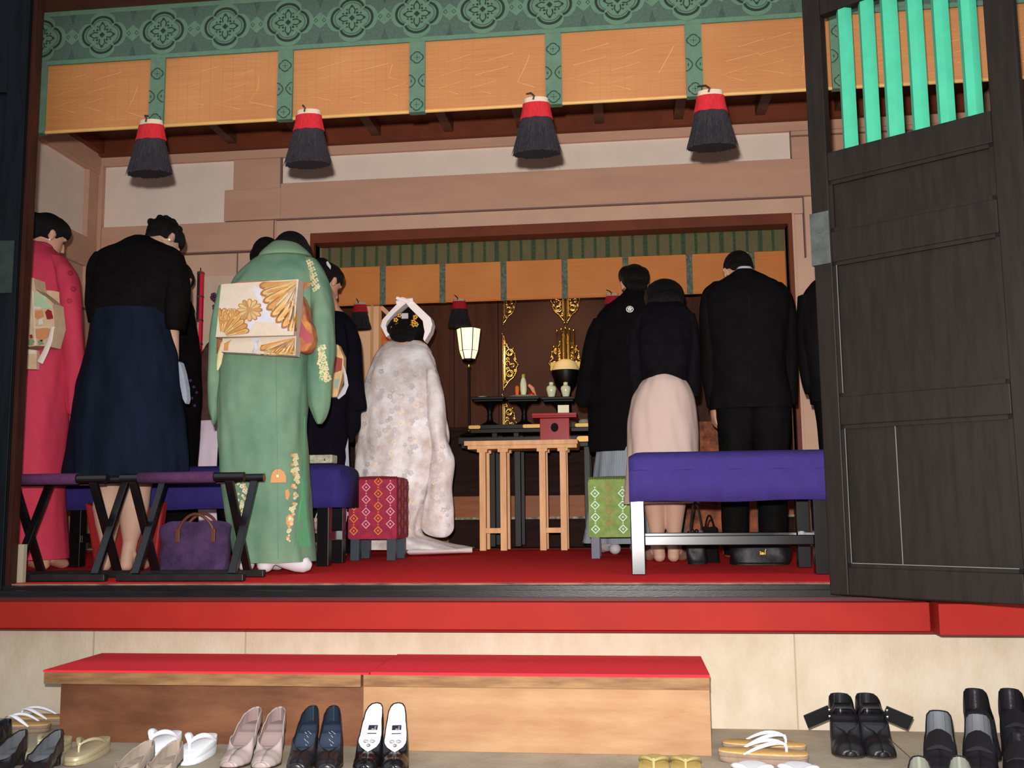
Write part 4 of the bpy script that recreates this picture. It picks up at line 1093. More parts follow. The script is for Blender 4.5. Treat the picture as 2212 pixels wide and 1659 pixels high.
def body(root, hc, hf, hu, neck, hips, ank, toe, sh=.115, wrists=None, hs=1., mats=None, mr=.007, tor=(.115, .085), shz=-.10, elbow_out=.0, hw=.055, cr=.052, th=.060, feet=True):
    """one continuous figure: head centre/forward/up, base of neck, hips, ankles; arms hang to the wrists in front"""
    m = MB(); hc = Vector(hc); neck = Vector(neck); hips = Vector(hips)
    B = basis(hf, hu); P = lambda s, f, u: hc + B @ (Vector((s, f, u)) * hs)
    m.ell(P(0, -.008, .022), (.074 * hs, .094 * hs, .090 * hs), B, 24, 16)
    m.ell(P(0, .028, -.042), (.056 * hs, .062 * hs, .074 * hs), B, 20, 14)
    m.ell(P(0, .058, -.092), (.026 * hs, .026 * hs, .022 * hs), B, 14, 10)      # chin
    m.tube([P(0, .084, .012), P(0, .098, -.018), P(0, .104, -.032), P(0, .090, -.038)], [.008, .011, .014, .006], 10)   # nose
    m.ell(P(0, .082, -.060), (.022 * hs, .010 * hs, .007 * hs), B, 12, 8); m.ell(P(0, .080, -.070), (.018 * hs, .010 * hs, .007 * hs), B, 12, 8)
    m.ell(P(.028, .078, .022), (.022, .010, .007), B, 10, 8); m.ell(P(-.028, .078, .022), (.022, .010, .007), B, 10, 8)
    for q in (-1, 1):
        m.ell(P(q * .078, -.006, -.014), (.009 * hs, .019 * hs, .032 * hs), B, 12, 10)
        m.ell(P(q * .083, -.014, .004), (.009 * hs, .014 * hs, .014 * hs), B, 12, 8)
    skull = P(0, -.02, -.05)
    seg(m, skull, neck, .052 * hs, .056)
    sp = (hips - neck).normalized(); sdv = Vector((1, 0, 0))
    ch = neck.lerp(hips, .22); mid = neck.lerp(hips, .62)
    m.ell(ch, (tor[0] * 1.05, tor[1], .15), seg=20, rg=12); m.ell(mid, (tor[0] * .82, tor[1] * .9, .17), seg=20, rg=12); m.ell(hips, (tor[0] * 1.02, tor[1], .13), seg=20, rg=12)
    seg(m, neck, hips, .055, .08)
    S = []
    for q in (-1, 1):
        s_ = neck + Vector((q * sh, .0, shz)); seg(m, neck.lerp(s_, .1), s_, .05, .048)
        hp = hips + Vector((q * hw, 0, -.03)); a = Vector(ank[0 if q < 0 else 1]); k = hp.lerp(a, .5) + Vector((0, .02, 0)); tt = Vector(toe[0 if q < 0 else 1])
        seg(m, hp, k, th, cr)
        m.tube([k, k.lerp(a, .16) + Vector((0, -.008, 0)), k.lerp(a, .34) + Vector((0, -.014, 0)), k.lerp(a, .60) + Vector((0, -.006, 0)), k.lerp(a, .85), a, Vector((a.x, a.y, FZ + .06))], [cr * .94, cr * 1.02, cr * 1.08, cr * .86, .036, .033, .033], 16)
        m.ell(a + Vector((.030, 0, -.012)), (.010, .012, .014), seg=10, rg=8); m.ell(a + Vector((-.030, 0, -.006)), (.010, .012, .014), seg=10, rg=8)
        fd = (tt - a); fd.z = 0; fd.normalize()
        if not feet: fd = fd * 0.0001
        z = FZ + .016
        heel = Vector((a.x, a.y, FZ + .031)) - fd * .020
        m.ell(heel, (.031, .035, .029), seg=14, rg=10) if feet else None; m.tube([Vector((a.x, a.y, FZ + .12)) - fd * .006, Vector((a.x, a.y, FZ + .07)) - fd * .014, heel + Vector((0, 0, .004))], [.030, .031, .030], 12) if feet else None
        if feet: m.tube([Vector((a.x, a.y, a.z)), Vector((a.x, a.y, FZ + .055)) + fd * .02, Vector((a.x, a.y, FZ + .040)) + fd * .09, Vector((a.x, a.y, FZ + .026)) + fd * .15, Vector((a.x, a.y, FZ + .018)) + fd * .19], [.034, .037, .036, .036, .016], 14, flat=.75)
        w = Vector(wrists[0 if q < 0 else 1]) if wrists else hips + Vector((q * .055, .13, .02))
        el = s_.lerp(w, .52) + Vector((q * elbow_out, -.05, -.01))
        seg(m, s_, el, .046, .036); seg(m, el, w, .036, .025)
        hd = (w - el).normalized(); hand(m, w, hd, Vector((-q, .2, 0)) if not wrists else Vector((-q, .25, 0)), .95)
        S.append((s_, el, w))
    o = m.build('body', mats or M_skin, root, smooth=True, remesh=mr)
    for q in (-1, 1):
        e = MB(); e.ell(P(q * .030, .078, .006), (.012, .008, .007), B, 12, 8); e.build('eye', M_eye, root, smooth=True)
    return S, B, P

def hairmesh(root, P, B, blobs, vox=.006, mt=None, name='hair', hs=1.):
    m = MB()
    for (s, f, u, a, b, c) in blobs: m.ell(P(s, f, u), (a * hs, b * hs, c * hs), B, 22, 14)
    return m.build(name, mt or M_hair, root, smooth=True, remesh=vox)

BASE = [(0, -.022, .035, .086, .096, .092), (0, .02, .062, .078, .080, .062)]
def NAPE(w=.06, d=-.05): return [(0, -.062, d, w, .034, .05)]

def center(px, py, Y): return U(px, py, Y=Y)

# --- 1 woman in a crimson kimono, far left
Y = 4.72
t = thing('person', (U(90, 1208, Y=Y).x, Y, FZ), 'woman in a crimson pink kimono with a cream patterned obi, leftmost by the door post', 'person')
M_crim = mat('crimson_kimono', A(206, 58, 84, 4.7), .8, var=.05, vscale=10, bump=.2, bscale=200)
hc = center(104, 512, Y + .16)
neck = center(84, 556, Y + .10)
bx = U(85, 900, Y=Y).x
S, B, P = body(t, hc, (.55, .75, -.42), (.25, .42, .85), neck, (bx, Y + .02, 1.30), [(bx - .07, Y, .65), (bx + .07, Y, .65)], [(bx - .07, Y + .2, .6), (bx + .07, Y + .2, .6)], hs=.98)
hairmesh(t, P, B, BASE + NAPE(.05, -.02) + [(-.02, -.085, .055, .05, .05, .045), (.02, -.10, .03, .04, .035, .04), (0, .01, .10, .05, .05, .03), (-.04, -.05, .09, .04, .04, .035)])
m = MB()
loft(m, [(531, 62, 106, .10, .06), (545, 48, 122, .10, .09), (575, 35, 146, .08, .11), (640, 24, 150, .04, .13), (720, 22, 146, .0, .14), (800, 20, 142, .0, .15), (900, 22, 138, 0, .16), (1000, 24, 134, 0, .155), (1100, 26, 133, 0, .15), (1207, 28, 137, 0, .15)], Y, folds=[(.012, 7, .4, .3, 1), (.008, 12, 1.2, .4, 1)], sq=2.1)
m.build('kimono', M_crim, t, smooth=True)
m = MB(); loft(m, [(524, 66, 100, .13, .055), (532, 58, 112, .11, .065), (548, 56, 116, .10, .07)], Y, n=14); m.build('collar', M_crim, t, smooth=True)
m = MB()
loft(m, [(556, 112, 140, .06, .05), (600, 128, 166, .02, .055), (660, 134, 174, -.01, .055), (740, 132, 180, .0, .05), (800, 132, 185, .02, .05), (833, 138, 178, .03, .045), (860, 142, 169, .03, .04), (885, 146, 164, .03, .03), (897, 153, 162, .03, .02)], Y, ratio=.4, folds=[(.05, 5, .3, 0, 1)], seg=40)
bv = m.bvh()
for (cx, cy) in ((152, 590), (158, 625), (150, 650)):
    for k in range(6): m.decal(bv, [(cx + 4 * cos(k * 1.05) + 3 * cos(a), cy + 4 * sin(k * 1.05) + 2.4 * sin(a)) for a in [0, 1.05, 2.1, 3.14, 4.2, 5.2]], 1, sub=1)
m.build('sleeve', [M_crim, mat('crimson_motif', A(170, 40, 62, 4.7), .8)], t, smooth=True)
m = MB(); loft(m, [(826, 157, 175, .03, .03), (834, 157, 175, .03, .03)], Y, n=4, seg=24); m.build('white_cuff', M_tabi, t)
# obi of the crimson kimono
M_obi1 = mat('cream_obi', A(222, 184, 148, 4.6), .7, var=.08, vscale=18, bump=.2, bscale=200)
obm = [M_obi1, mat('obi_mint', A(182, 204, 166, 4.6), .7), mat('obi_red', A(150, 30, 32, 4.6), .7), mat('obi_orange', A(214, 140, 92, 4.6), .7), mat('obi_white', A(232, 214, 200, 4.6), .7), mat('obi_grey_green', A(140, 146, 118, 4.6), .7)]
def slab(poly, Yf, th, Y2=None):
    return [U(a, b, Y=Yf) for a, b in poly], Vector((0, th, 0))
m = MB(); p, o_ = slab([(28, 600), (72, 600), (76, 625), (96, 640), (113, 655), (118, 705), (106, 748), (80, 747), (48, 750), (28, 750)], Y - .24, .10); m.prism(p, o_)
bv = m.bvh()
m.decal(bv, [(70, 628), (96, 640), (115, 656), (113, 666), (90, 666), (72, 662)], 1)
m.decal(bv, [(98, 674), (104, 668), (112, 672), (116, 688), (108, 690), (102, 690)], 2)
m.decal(bv, [(76, 672), (92, 670), (96, 684), (82, 690), (76, 686)], 3); m.decal(bv, [(76, 712), (100, 708), (112, 712), (106, 728), (90, 738), (78, 730)], 3)
m.decal(bv, [(84, 690), (92, 688), (94, 700), (84, 702)], 4); m.decal(bv, [(74, 706), (118, 706), (118, 708.5), (74, 709)], 4, off=.004); m.decal(bv, [(70, 628), (74, 629), (80, 746), (76, 747)], 4, off=.005)
m.decal(bv, [(60, 738), (68, 730), (76, 738), (74, 750), (62, 749)], 5); m.decal(bv, [(82, 736), (92, 734), (96, 744), (84, 746)], 5); m.decal(bv, [(64, 724), (70, 722), (72, 730), (66, 732)], 2); m.decal(bv, [(74, 662), (90, 664), (90, 668), (74, 668)], 4, off=.004)
m.build('obi_knot', obm, t, bevel=.006)
m = MB(); p, o_ = slab([(48, 752), (79, 756), (78, 798), (46, 797)], Y - .23, .03); m.prism(p, o_); bv = m.bvh(); m.decal(bv, [(50, 756), (78, 757), (78, 765), (50, 764)], 4)
m.build('obi_tail', obm, t, bevel=.004)
m = MB(); q = [U(a, b, Y=Y - .255) for a, b in ((114, 706), (108, 735), (98, 760), (86, 783))]; m.tube(q, [.008, .013, .015, .017], 10, flat=.3, up=(0, 1, 0)); m.build('obi_cord', obm[4], t)
m = MB(); loft(m, [(640, 22, 152, .03, .16), (700, 20, 148, .0, .16), (748, 20, 146, 0, .16)], Y, n=12); m.build('obi_band', M_obi1, t, smooth=True)
m = MB(); p_ = P(.088, -.01, -.05); m.ell(p_, (.005, .005, .005), seg=8, rg=6); m.build('earring', M_porc, t)

# --- 2 woman in black top and navy skirt
Y = 4.62
t = thing('person', (U(268, 1235, Y=Y).x, Y, FZ), 'bowing woman in a black short sleeved top and long navy skirt, bare tan legs', 'person')
M_blktop = mat('black_knit_top', A(17, 13, 14, 4.6), .85, var=.3, vscale=22, bump=.35, bscale=260, spec=.06)
M_navy = mat('navy_skirt', A(20, 27, 42, 4.6), .85, var=.22, vscale=6, bump=.2, bscale=220, stretch=(2, 2, .5), spec=.06)
hc = center(352, 522, Y + .26)
xa, xb = U(231, 1200, Y=Y).x, U(278, 1200, Y=Y).x
S, B, P = body(t, hc, (.35, .62, -.72), (.15, .62, .6), center(312, 556, Y + .16), (U(275, 860, Y=Y).x, Y, 1.33), [(xa, Y, .645), (xb, Y, .645)], [(xa, Y + .2, .6), (xb, Y + .2, .6)],
     wrists=[(U(205, 790, Y=Y).x, Y + .17, U(205, 800, Y=Y).z), (U(372, 780, Y=Y).x, Y + .02, U(372, 792, Y=Y).z)], sh=.15, shz=-.12, elbow_out=.02, hw=.090, cr=.066, mats=M_skin2, mr=.006)
hb = BASE + NAPE(.05, -.02)
rb = random.Random(11)
for k in range(26):
    a = rb.uniform(0, 2 * pi); e = rb.uniform(.1, 1.3); r_ = .088
    hb.append((r_ * cos(a) * cos(e) * .95, -.022 + r_ * sin(a) * cos(e) * 1.05, .03 + r_ * sin(e), .022, .022, .018))
hairmesh(t, P, B, [b for b in hb], .005)
m = MB(); mm = P(-.01, -.09, .10); m.tube([mm, mm + Vector((.02, -.01, .01))], [.004, .002], 6); m.build('hair_pin', M_gold, t)
m = MB(); m.ell(P(.09, -.012, -.048), (.006, .006, .006), seg=8, rg=6); m.build('earring', M_porc, t)
m = MB()
loft(m, [(512, 290, 322, .19, .05), (524, 262, 346, .17, .08), (545, 218, 384, .14, .11), (580, 205, 392, .10, .13), (625, 203, 384, .05, .14), (668, 204, 366, .01, .13), (700, 205, 362, 0, .13)], Y, folds=[(.010, 5, .5, 0, 1)], sq=2.3, n=50)
m.build('black_top', M_blktop, t, smooth=True)
for q, rows in ((-1, [(548, 208, 240, .12, .05), (580, 194, 232, .07, .06), (640, 191, 226, .02, .06), (697, 194, 222, .0, .05)]), (1, [(552, 362, 394, .13, .05), (590, 362, 404, .07, .065), (650, 358, 409, .02, .068), (712, 361, 400, .0, .062)])):
    m = MB(); loft(m, rows, Y, folds=[(.03, 4, q, 0, 1)], seg=36, n=30); m.build('sleeve', M_blktop, t, smooth=True)
# bare forearm that leaves the sleeve bending forward is part of the body; skirt
m = MB()
loft(m, [(672, 206, 362, 0, .135), (720, 200, 368, 0, .15), (800, 182, 386, 0, .17), (900, 160, 397, 0, .185), (1000, 147, 400, 0, .19), (1038, 147, 400, 0, .19)], Y, folds=[(.030, 9, .6, .1, 1), (.018, 15, 1.9, .3, 1)], sq=2., n=60, seg=96)
for i in range(len(m.v)):
    v = m.v[i]
    if v.z < 1.02: v.z += .012 * sin(v.x * 21 + 1)
m.build('navy_skirt', M_navy, t, smooth=True)
# handkerchief hanging from her hand
m = MB(); pts = [(377, 778), (384, 800), (383, 820), (389, 838), (394, 862), (400, 873), (403, 862), (401, 836), (395, 806), (388, 783)]
m.prism([U(a, b, Y=Y + .0) for a, b in pts], (.01, .03, 0)); o = m.build('handkerchief', mat('grey_white_cloth', A(160, 166, 180, 4.6), .8, bump=.3, bscale=60, var=.1), bevel=.004); tag(o, 'pale grey handkerchief held in the hand of the navy skirted woman', 'handkerchief')

# --- 3 person in black right behind her
Y = 5.72
t = thing('person', (U(392, 1200, Y=Y).x, Y, FZ), 'person in a black kimono with faint purple flowers, hidden behind the navy skirted woman', 'person')
cx = U(380, 800, Y=Y).x
S, B, P = body(t, center(386, 610, Y + .15), (0, .8, -.6), (0, .6, .8), center(384, 650, Y + .08), (cx, Y, 1.25), [(cx - .05, Y, .645), (cx + .05, Y, .645)], [(cx - .05, Y + .2, .6), (cx + .05, Y + .2, .6)], sh=.075, tor=(.10, .08))
hairmesh(t, P, B, BASE + NAPE())
m = MB()
loft(m, [(636, 370, 402, .08, .05), (655, 346, 412, .06, .09), (690, 332, 419, .03, .12), (760, 324, 428, 0, .13), (860, 322, 432, 0, .14), (930, 326, 426, 0, .14), (1190, 328, 420, 0, .14)], Y, folds=[(.02, 6, 1, .2, 1)])
bv = m.bvh()
for (cx_, cy) in ((418, 836), (424, 848), (414, 860), (420, 876), (411, 822)):
    m.decal(bv, [(cx_ + 3.4 * cos(a), cy + 3.4 * sin(a)) for a in [k * pi / 3 for k in range(6)]], 1, sub=1)
m.build('kimono', [M_black_cloth, mat('purple_motif', A(64, 44, 88, 5.7), .8)], t, smooth=True)

# --- 4 person in brown over white, standing by the inner wall
Y = 6.45
t = thing('person', (U(450, 1185, Y=Y).x, Y, FZ), 'person in a dark brown robe over white skirts beside the inner wall', 'person')
cx = U(462, 900, Y=Y).x
S, B, P = body(t, center(505, 690, Y + .15), (0, .8, -.6), (0, .6, .8), center(492, 722, Y + .06), (cx, Y, 1.22), [(cx - .06, Y, .645), (cx + .06, Y, .645)], [(cx - .06, Y + .2, .6), (cx + .06, Y + .2, .6)])
hairmesh(t, P, B, BASE + NAPE())
M_brn = mat('brown_robe', A(72, 44, 40, 6.4), .85, var=.3, vscale=14)
m = MB(); loft(m, [(715, 480, 508, .06, .05), (740, 452, 520, .03, .10), (770, 436, 526, .0, .13), (840, 430, 528, 0, .15), (911, 424, 520, 0, .15)], Y, folds=[(.02, 6, 1, .2, 1)]); m.build('brown_robe', M_brn, t, smooth=True)
m = MB(); loft(m, [(900, 428, 518, 0, .13), (960, 418, 516, 0, .16), (1100, 402, 512, 0, .17), (1175, 396, 512, 0, .17)], Y, folds=[(.035, 11, 1, 0, 1)], seg=90); m.build('white_skirt', mat('lavender_white', A(196, 178, 190, 6.4), .8, var=.04, vscale=10), t, smooth=True)

p0_ = center(497, 668, Y + .12); m = MB(); m.tube([p0_, center(478, 676, Y + .02), center(468, 655, Y), center(464, 632, Y)], [.006, .005, .004, .002], 6); br = m.build('hair_branch', M_brn, t)
rb = random.Random(4)
for k in range(22):
    u = k / 21; p = center(468 - 5 * u + rb.uniform(-8, 7), 672 - 40 * u + rb.uniform(-4, 4), Y + rb.uniform(-.02, .02))
    m = MB(); m.ell(p, (.011, .011, .011), seg=8, rg=6); m.build('berry', mat('berry_purple', A(58, 34, 58, 6.5), .3), br, smooth=True)

# --- 6 dark haired guest hidden in front of the green kimono
Y = 5.5
t = thing('person', (U(560, 1215, Y=Y).x, Y, FZ), 'dark haired guest in black almost hidden beyond the green kimono', 'person')
cx = U(546, 900, Y=Y).x
S, B, P = body(t, center(574, 560, Y + .14), (-.1, .8, -.6), (0, .6, .8), center(568, 606, Y + .07), (cx, Y, 1.3), [(cx - .06, Y, .645), (cx + .06, Y, .645)], [(cx - .06, Y + .2, .6), (cx + .06, Y + .2, .6)])
hairmesh(t, P, B, BASE + NAPE(.07, -.06) + [(0, -.03, -.01, .088, .08, .09), (0, -.05, .06, .07, .06, .06)])
m = MB(); loft(m, [(592, 548, 588, .07, .05), (612, 512, 606, .05, .09), (660, 490, 612, .02, .12), (800, 484, 612, 0, .14), (1000, 474, 608, 0, .15), (1195, 472, 610, 0, .15)], Y, folds=[(.02, 6, 1, .2, 1)]); m.build('black_dress', M_black_cloth, t, smooth=True)

# --- 5 woman in the green kimono
Y = 4.46
t = thing('person', (U(590, 1240, Y=Y).x, Y, FZ), 'woman in a pale green kimono with a large gold and cream fan patterned obi', 'person')
M_gk = mat('green_kimono', A(122, 148, 118, 4.45), .72, col2=A(96, 132, 108, 4.45), vscale=4.5, bump=.15, bscale=260)
M_gk2 = mat('green_kimono_underlap', A(96, 160, 112, 4.45), .72, var=.05)
M_cream = mat('cream_motif', A(226, 206, 158, 4.4), .7); M_orng = mat('orange_motif', A(216, 152, 92, 4.4), .7)
xa, xb = U(552, 1230, Y=Y).x, U(584, 1235, Y=4.33).x
hc = center(630, 556, Y + .19)
S, B, P = body(t, hc, (.25, .7, -.62), (.1, .58, .72), center(610, 600, Y + .08), (U(578, 900, Y=Y).x, Y, 1.28), [(xa, Y - .02, .645), (xb, Y - .08, .645)], [(xa + .12, Y + .16, .6), (xb + .17, Y - .02, .6)], feet=False)
hairmesh(t, P, B, BASE + NAPE(.06, -.03) + [(0, -.05, .01, .082, .07, .075)])
for x_, y_, fd in ((xa, Y - .02, Vector((.6, .8, 0)).normalized()), (xb, Y - .08, Vector((.94, .33, 0)).normalized())):
    FZ_ = FZ; FZ = FZ + .010; m = MB(); a = Vector((x_, y_, FZ + .12))
    m.ell(Vector((x_, y_, FZ + .035)) - fd * .04, (.038, .040, .034), seg=14, rg=10)
    m.tube([a + Vector((0, 0, .03)), Vector((x_, y_, FZ + .07)), Vector((x_, y_, FZ + .055)) + fd * .05, Vector((x_, y_, FZ + .040)) + fd * .10, Vector((x_, y_, FZ + .03)) + fd * .14, Vector((x_, y_, FZ + .022)) + fd * .165], [.040, .042, .042, .043, .038, .016], 16, flat=.82); FZ = FZ_
    m.build('white_tabi', M_tabi, t, smooth=True, remesh=.006)
gm = [M_gk, M_cream, M_orng, M_gk2, mat('white_motif', A(240, 226, 200, 4.4), .7), mat('green_kimono_seam', A(98, 134, 104, 4.4), .8)]
m = MB()
loft(m, [(530, 594, 636, .14, .05), (545, 574, 654, .13, .075), (570, 536, 682, .10, .10), (600, 514, 694, .07, .12), (660, 490, 694, .02, .13), (740, 478, 670, .0, .135), (820, 476, 662, 0, .14), (900, 478, 660, 0, .15), (1000, 482, 662, 0, .16), (1100, 494, 668, 0, .16), (1212, 514, 676, 0, .16)], Y,
     folds=[(.012, 5, .7, .35, 1), (.007, 9, 2.2, .35, 1)], sq=2.35, n=80, seg=96)
bv = m.bvh()
D = lambda poly, mi, **k: m.decal(bv, poly, mi, **k)
def flower(D, cx, cy, r, mi, n=5, cm=None):
    for k in range(n):
        a = 2 * pi * k / n + .3; D([(cx + r * .6 * cos(a) + r * .42 * cos(b), cy + r * .6 * sin(a) + r * .42 * sin(b)) for b in [j * pi / 3 for j in range(6)]], mi, sub=1)
    if cm is not None: D([(cx + r * .25 * cos(b), cy + r * .25 * sin(b)) for b in [j * pi / 3 for j in range(6)]], cm, off=.004, sub=1)
# big blossoms at the hem
D([(585, 1032), (588, 1020), (596, 1014), (606, 1014), (614, 1020), (617, 1030), (616, 1042), (584, 1043)], 2); D([(597, 1026), (602, 1026), (602, 1031), (597, 1031)], 4, off=.004)
D([(606, 1016), (612, 1018), (618, 1030), (617, 1043), (606, 1041)], 2, off=.0035)
D([(618, 1118), (624, 1111), (631, 1113), (634, 1122), (632, 1136), (622, 1138), (618, 1130)], 2); D([(623, 1118), (628, 1118), (628, 1123), (623, 1123)], 4, off=.004)
D([(616, 1060), (622, 1056), (626, 1068), (622, 1080), (617, 1078)], 2)
rb = random.Random(9)
for k in range(44):
    u = k / 43; flower(D, 622 + 16 * sin(u * 3.1) * (1 - u) + rb.uniform(-5, 9) * (1 - u * .6) + 8 * (1 - u), 985 + 185 * u + rb.uniform(-5, 5), rb.uniform(4, 7.5) * (1 - .45 * u), 1 if k % 5 else 2, 5, 1)
for k in range(26):
    u = k / 25; flower(D, 524 + rb.uniform(-12, 12) * (1 - u * .5), 1040 + 84 * u, rb.uniform(3, 6.5) * (1 - .3 * u), 1 if k % 3 else 4, 5)
D([(595, 772), (597.5, 772), (600, 1000), (602, 1206), (600, 1206), (598, 1000)], 5, off=.0025, sub=6)
# lower left underlap and seams
D([(569, 780), (571, 780), (560, 1000), (552, 1120), (547, 1212), (545, 1212), (550, 1120), (558, 1000)], 5, off=.002)
D([(646, 1090), (650, 1000), (655, 900), (659, 900), (661, 1000), (668, 1100), (675, 1210), (630, 1211), (640, 1150)], 3, off=.002, sub=5)
m.build('kimono', gm, t, smooth=True, auto=60)
m = MB(); loft(m, [(524, 590, 640, .15, .05), (533, 580, 652, .135, .07), (548, 564, 668, .115, .095), (557, 560, 674, .105, .10)], Y, n=16, wob=.003); m.build('collar', mat('green_collar', A(132, 160, 126, 4.4), .7), t, smooth=True)
# right sleeve
m = MB()
loft(m, [(560, 655, 684, .09, .05), (590, 668, 702, .06, .07), (640, 672, 714, .01, .075), (700, 672, 722, -.03, .07), (760, 668, 723, -.03, .06), (820, 664, 719, -.02, .05), (870, 668, 712, -.01, .04), (900, 678, 704, .0, .03), (916, 686, 694, .0, .015)], Y, folds=[(.04, 4, .6, 0, 1), (.03, 7, 1.6, .2, 1)], seg=56, n=60)
bv = m.bvh()
for k in range(16):
    u = k / 15; flower(D, 667 + 18 * u + 5 * sin(k * 2), 566 + 60 * u, 5.5, 1, 4)
for k in range(30):
    u = k / 29; flower(D, 694 + 12 * u * (1 if k % 2 else .2) + 3 * sin(k * 1.7), 748 + 74 * u, 6 + 2 * sin(k), 1 if k % 4 else 3, 5)
m.build('sleeve', gm, t, smooth=True, auto=60)
m = MB()
loft(m, [(620, 478, 500, .04, .05), (680, 462, 494, .0, .06), (760, 455, 490, -.01, .06), (830, 449, 486, -.01, .05), (880, 450, 478, 0, .04), (905, 456, 470, 0, .025), (917, 459, 464, 0, .012)], Y, folds=[(.04, 4, .6, 0, 1)], seg=48, n=40)
m.build('sleeve', gm[0], t, smooth=True)
m = MB(); q = [U(a, b, Y=Y - .12) for a, b in ((482, 740), (476, 765), (473, 785), (470, 800))]; m.tube(q, [.010, .014, .012, .004], 10, flat=.5, up=(0, 1, 0)); m.build('sash_end', M_cream, t, smooth=True)
# pink and orange sash seen at the side of the obi
M_scarf = mat('pink_orange_sash', A(214, 140, 80, 4.4), .8, col2=A(150, 60, 66, 4.4), vscale=9)
m = MB(); p = [(640, 628), (650, 640), (658, 660), (661, 690), (672, 700), (676, 730), (672, 745), (660, 760), (640, 760), (634, 700)]
m.prism([U(a, b, Y=Y - .17) for a, b in p], (0, .10, 0)); bv = m.bvh()
m.decal(bv, [(636, 690), (650, 692), (664, 716), (674, 722), (674, 738), (664, 742), (652, 728), (640, 724)], 1); m.decal(bv, [(636, 650), (646, 652), (644, 684), (636, 684)], 2)
m.build('side_sash', [M_scarf, mat('rose_motif', A(176, 84, 92, 4.4), .8), mat('pale_green_cord', A(196, 206, 176, 4.4), .7)], t, bevel=.012)
# obi drum
M_ob = mat('obi_brocade_cream', A(224, 202, 180, 4.2), .5, var=.04, vscale=26, bump=.3, bscale=320)
M_og = mat('obi_gold_thread', A(214, 148, 74, 4.2), .42, metal=.25, var=.15, vscale=20, bump=.2, bscale=300)
M_ol = mat('obi_light_gold', A(232, 186, 116, 4.2), .4, metal=.2, var=.06, vscale=26)
M_od = mat('obi_outline', A(168, 112, 60, 4.2), .6); M_os = mat('obi_silver', A(216, 208, 216, 4.2), .45, var=.05)
obm2 = [M_ob, M_og, M_ol, M_od, M_os]
def curvedslab(m, top, bot, x0t, x1t, x0b, x1b, Yf, th, bulge, n=16, k=10):
    """front of a cloth box, gently bulging; photo rows top..bot"""
    F = []; 
    for j in range(k + 1):
        v = j / k; row = []
        for i in range(n + 1):
            u = i / n
            px = (x0t + (x1t - x0t) * u) * (1 - v) + (x0b + (x1b - x0b) * u) * v; py = (top[0] + (top[1] - top[0]) * u) * (1 - v) + (bot[0] + (bot[1] - bot[0]) * u) * v
            row.append(U(px, py, Y=Yf - bulge * (sin(pi * u) * .6 + sin(pi * v) * .8)))
        F.append(row)
    nn = n + 1; vs = [p for r in F for p in r]; bk = [Vector((p.x, Yf + th, p.z)) for p in vs]; N = len(vs); fs = []
    for j in range(k):
        for i in range(n):
            a = j * nn + i; fs.append((a, a + 1, a + nn + 1, a + nn)); fs.append((N + a, N + a + nn, N + a + nn + 1, N + a + 1))
    for i in range(n): fs.append((i, N + i, N + i + 1, i + 1)); a = k * nn + i; fs.append((a, a + 1, N + a + 1, N + a))
    for j in range(k): a = j * nn; fs.append((a, a + nn, N + a + nn, N + a)); a = j * nn + n; fs.append((a, N + a, N + a + nn, a + nn))
    m.add(vs + bk, fs)
def fanpat(D, cx, cy, r0, r1, a0, a1, n, lo=1, clip=None):
    """open fan: gold ground, light ribs with outlines (photo-plane polar)"""
    def C(x, y):
        if clip: x = min(max(x, clip[0]), clip[2]); y = min(max(y, clip[1]), clip[3])
        return x, y
    for k in range(n):
        b0 = a0 + (a1 - a0) * k / n; b1 = a0 + (a1 - a0) * (k + 1) / n; bm_ = (b0 + b1) / 2
        scal = [C(cx + r * cos(b), cy + r * sin(b)) for r, b in ((r0, b0), (r1 * .95, b0), (r1 * 1.0, b0 + (b1 - b0) * .25), (r1 * 1.02, bm_), (r1 * 1.0, b1 - (b1 - b0) * .25), (r1 * .95, b1), (r0, b1))]
        D(scal, 3, off=.002, sub=2)
        s2 = [C(cx + r * cos(b), cy + r * sin(b)) for r, b in ((r0, bm_ - (b1 - b0) * .36), (r1 * .88, bm_ - (b1 - b0) * .40), (r1 * .955, bm_ - (b1 - b0) * .22), (r1 * .98, bm_), (r1 * .955, bm_ + (b1 - b0) * .22), (r1 * .88, bm_ + (b1 - b0) * .40), (r0, bm_ + (b1 - b0) * .36))]
        D(s2, 2 if (k % 3) else 1, off=.0035, sub=2)
        if k % 3:
            s3 = [C(cx + r * cos(b), cy + r * sin(b)) for r, b in ((r0 + (r1 - r0) * .45, bm_ - (b1 - b0) * .14), (r0 + (r1 - r0) * .8, bm_ - (b1 - b0) * .22), (r0 + (r1 - r0) * .9, bm_), (r0 + (r1 - r0) * .8, bm_ + (b1 - b0) * .22), (r0 + (r1 - r0) * .45, bm_ + (b1 - b0) * .14))]
            D(s3, 1, off=.005, sub=1)
m = MB()
curvedslab(m, (614, 603), (728, 724), 478, 645, 466, 634, Y - .27, .07, .018)
bv = m.bvh()
fanpat(D, 700, 600, 30, 140, radians(176), radians(112), 9, clip=(560, 603, 640, 715))
fanpat(D, 478, 728, 12, 62, radians(-100), radians(-8), 8, clip=(468, 655, 540, 727))
for k in range(12):
    a = 2 * pi * k / 12; D([(540 + r * cos(a + d), 670 + r * sin(a + d) * .88) for r, d in ((4, -.15), (22, -.24), (27, -.12), (28, 0), (27, .12), (22, .24), (4, .15))], 3, off=.003, sub=2)
    D([(540 + r * cos(a + d), 670 + r * sin(a + d) * .88) for r, d in ((6, -.10), (20, -.20), (25, -.08), (26, 0), (25, .08), (20, .20), (6, .10))], 2 if k % 4 else 1, off=.005, sub=2)
D([(540 + 6 * cos(a), 670 + 5.4 * sin(a)) for a in [k * pi / 4 for k in range(8)]], 1, off=.006, sub=1)
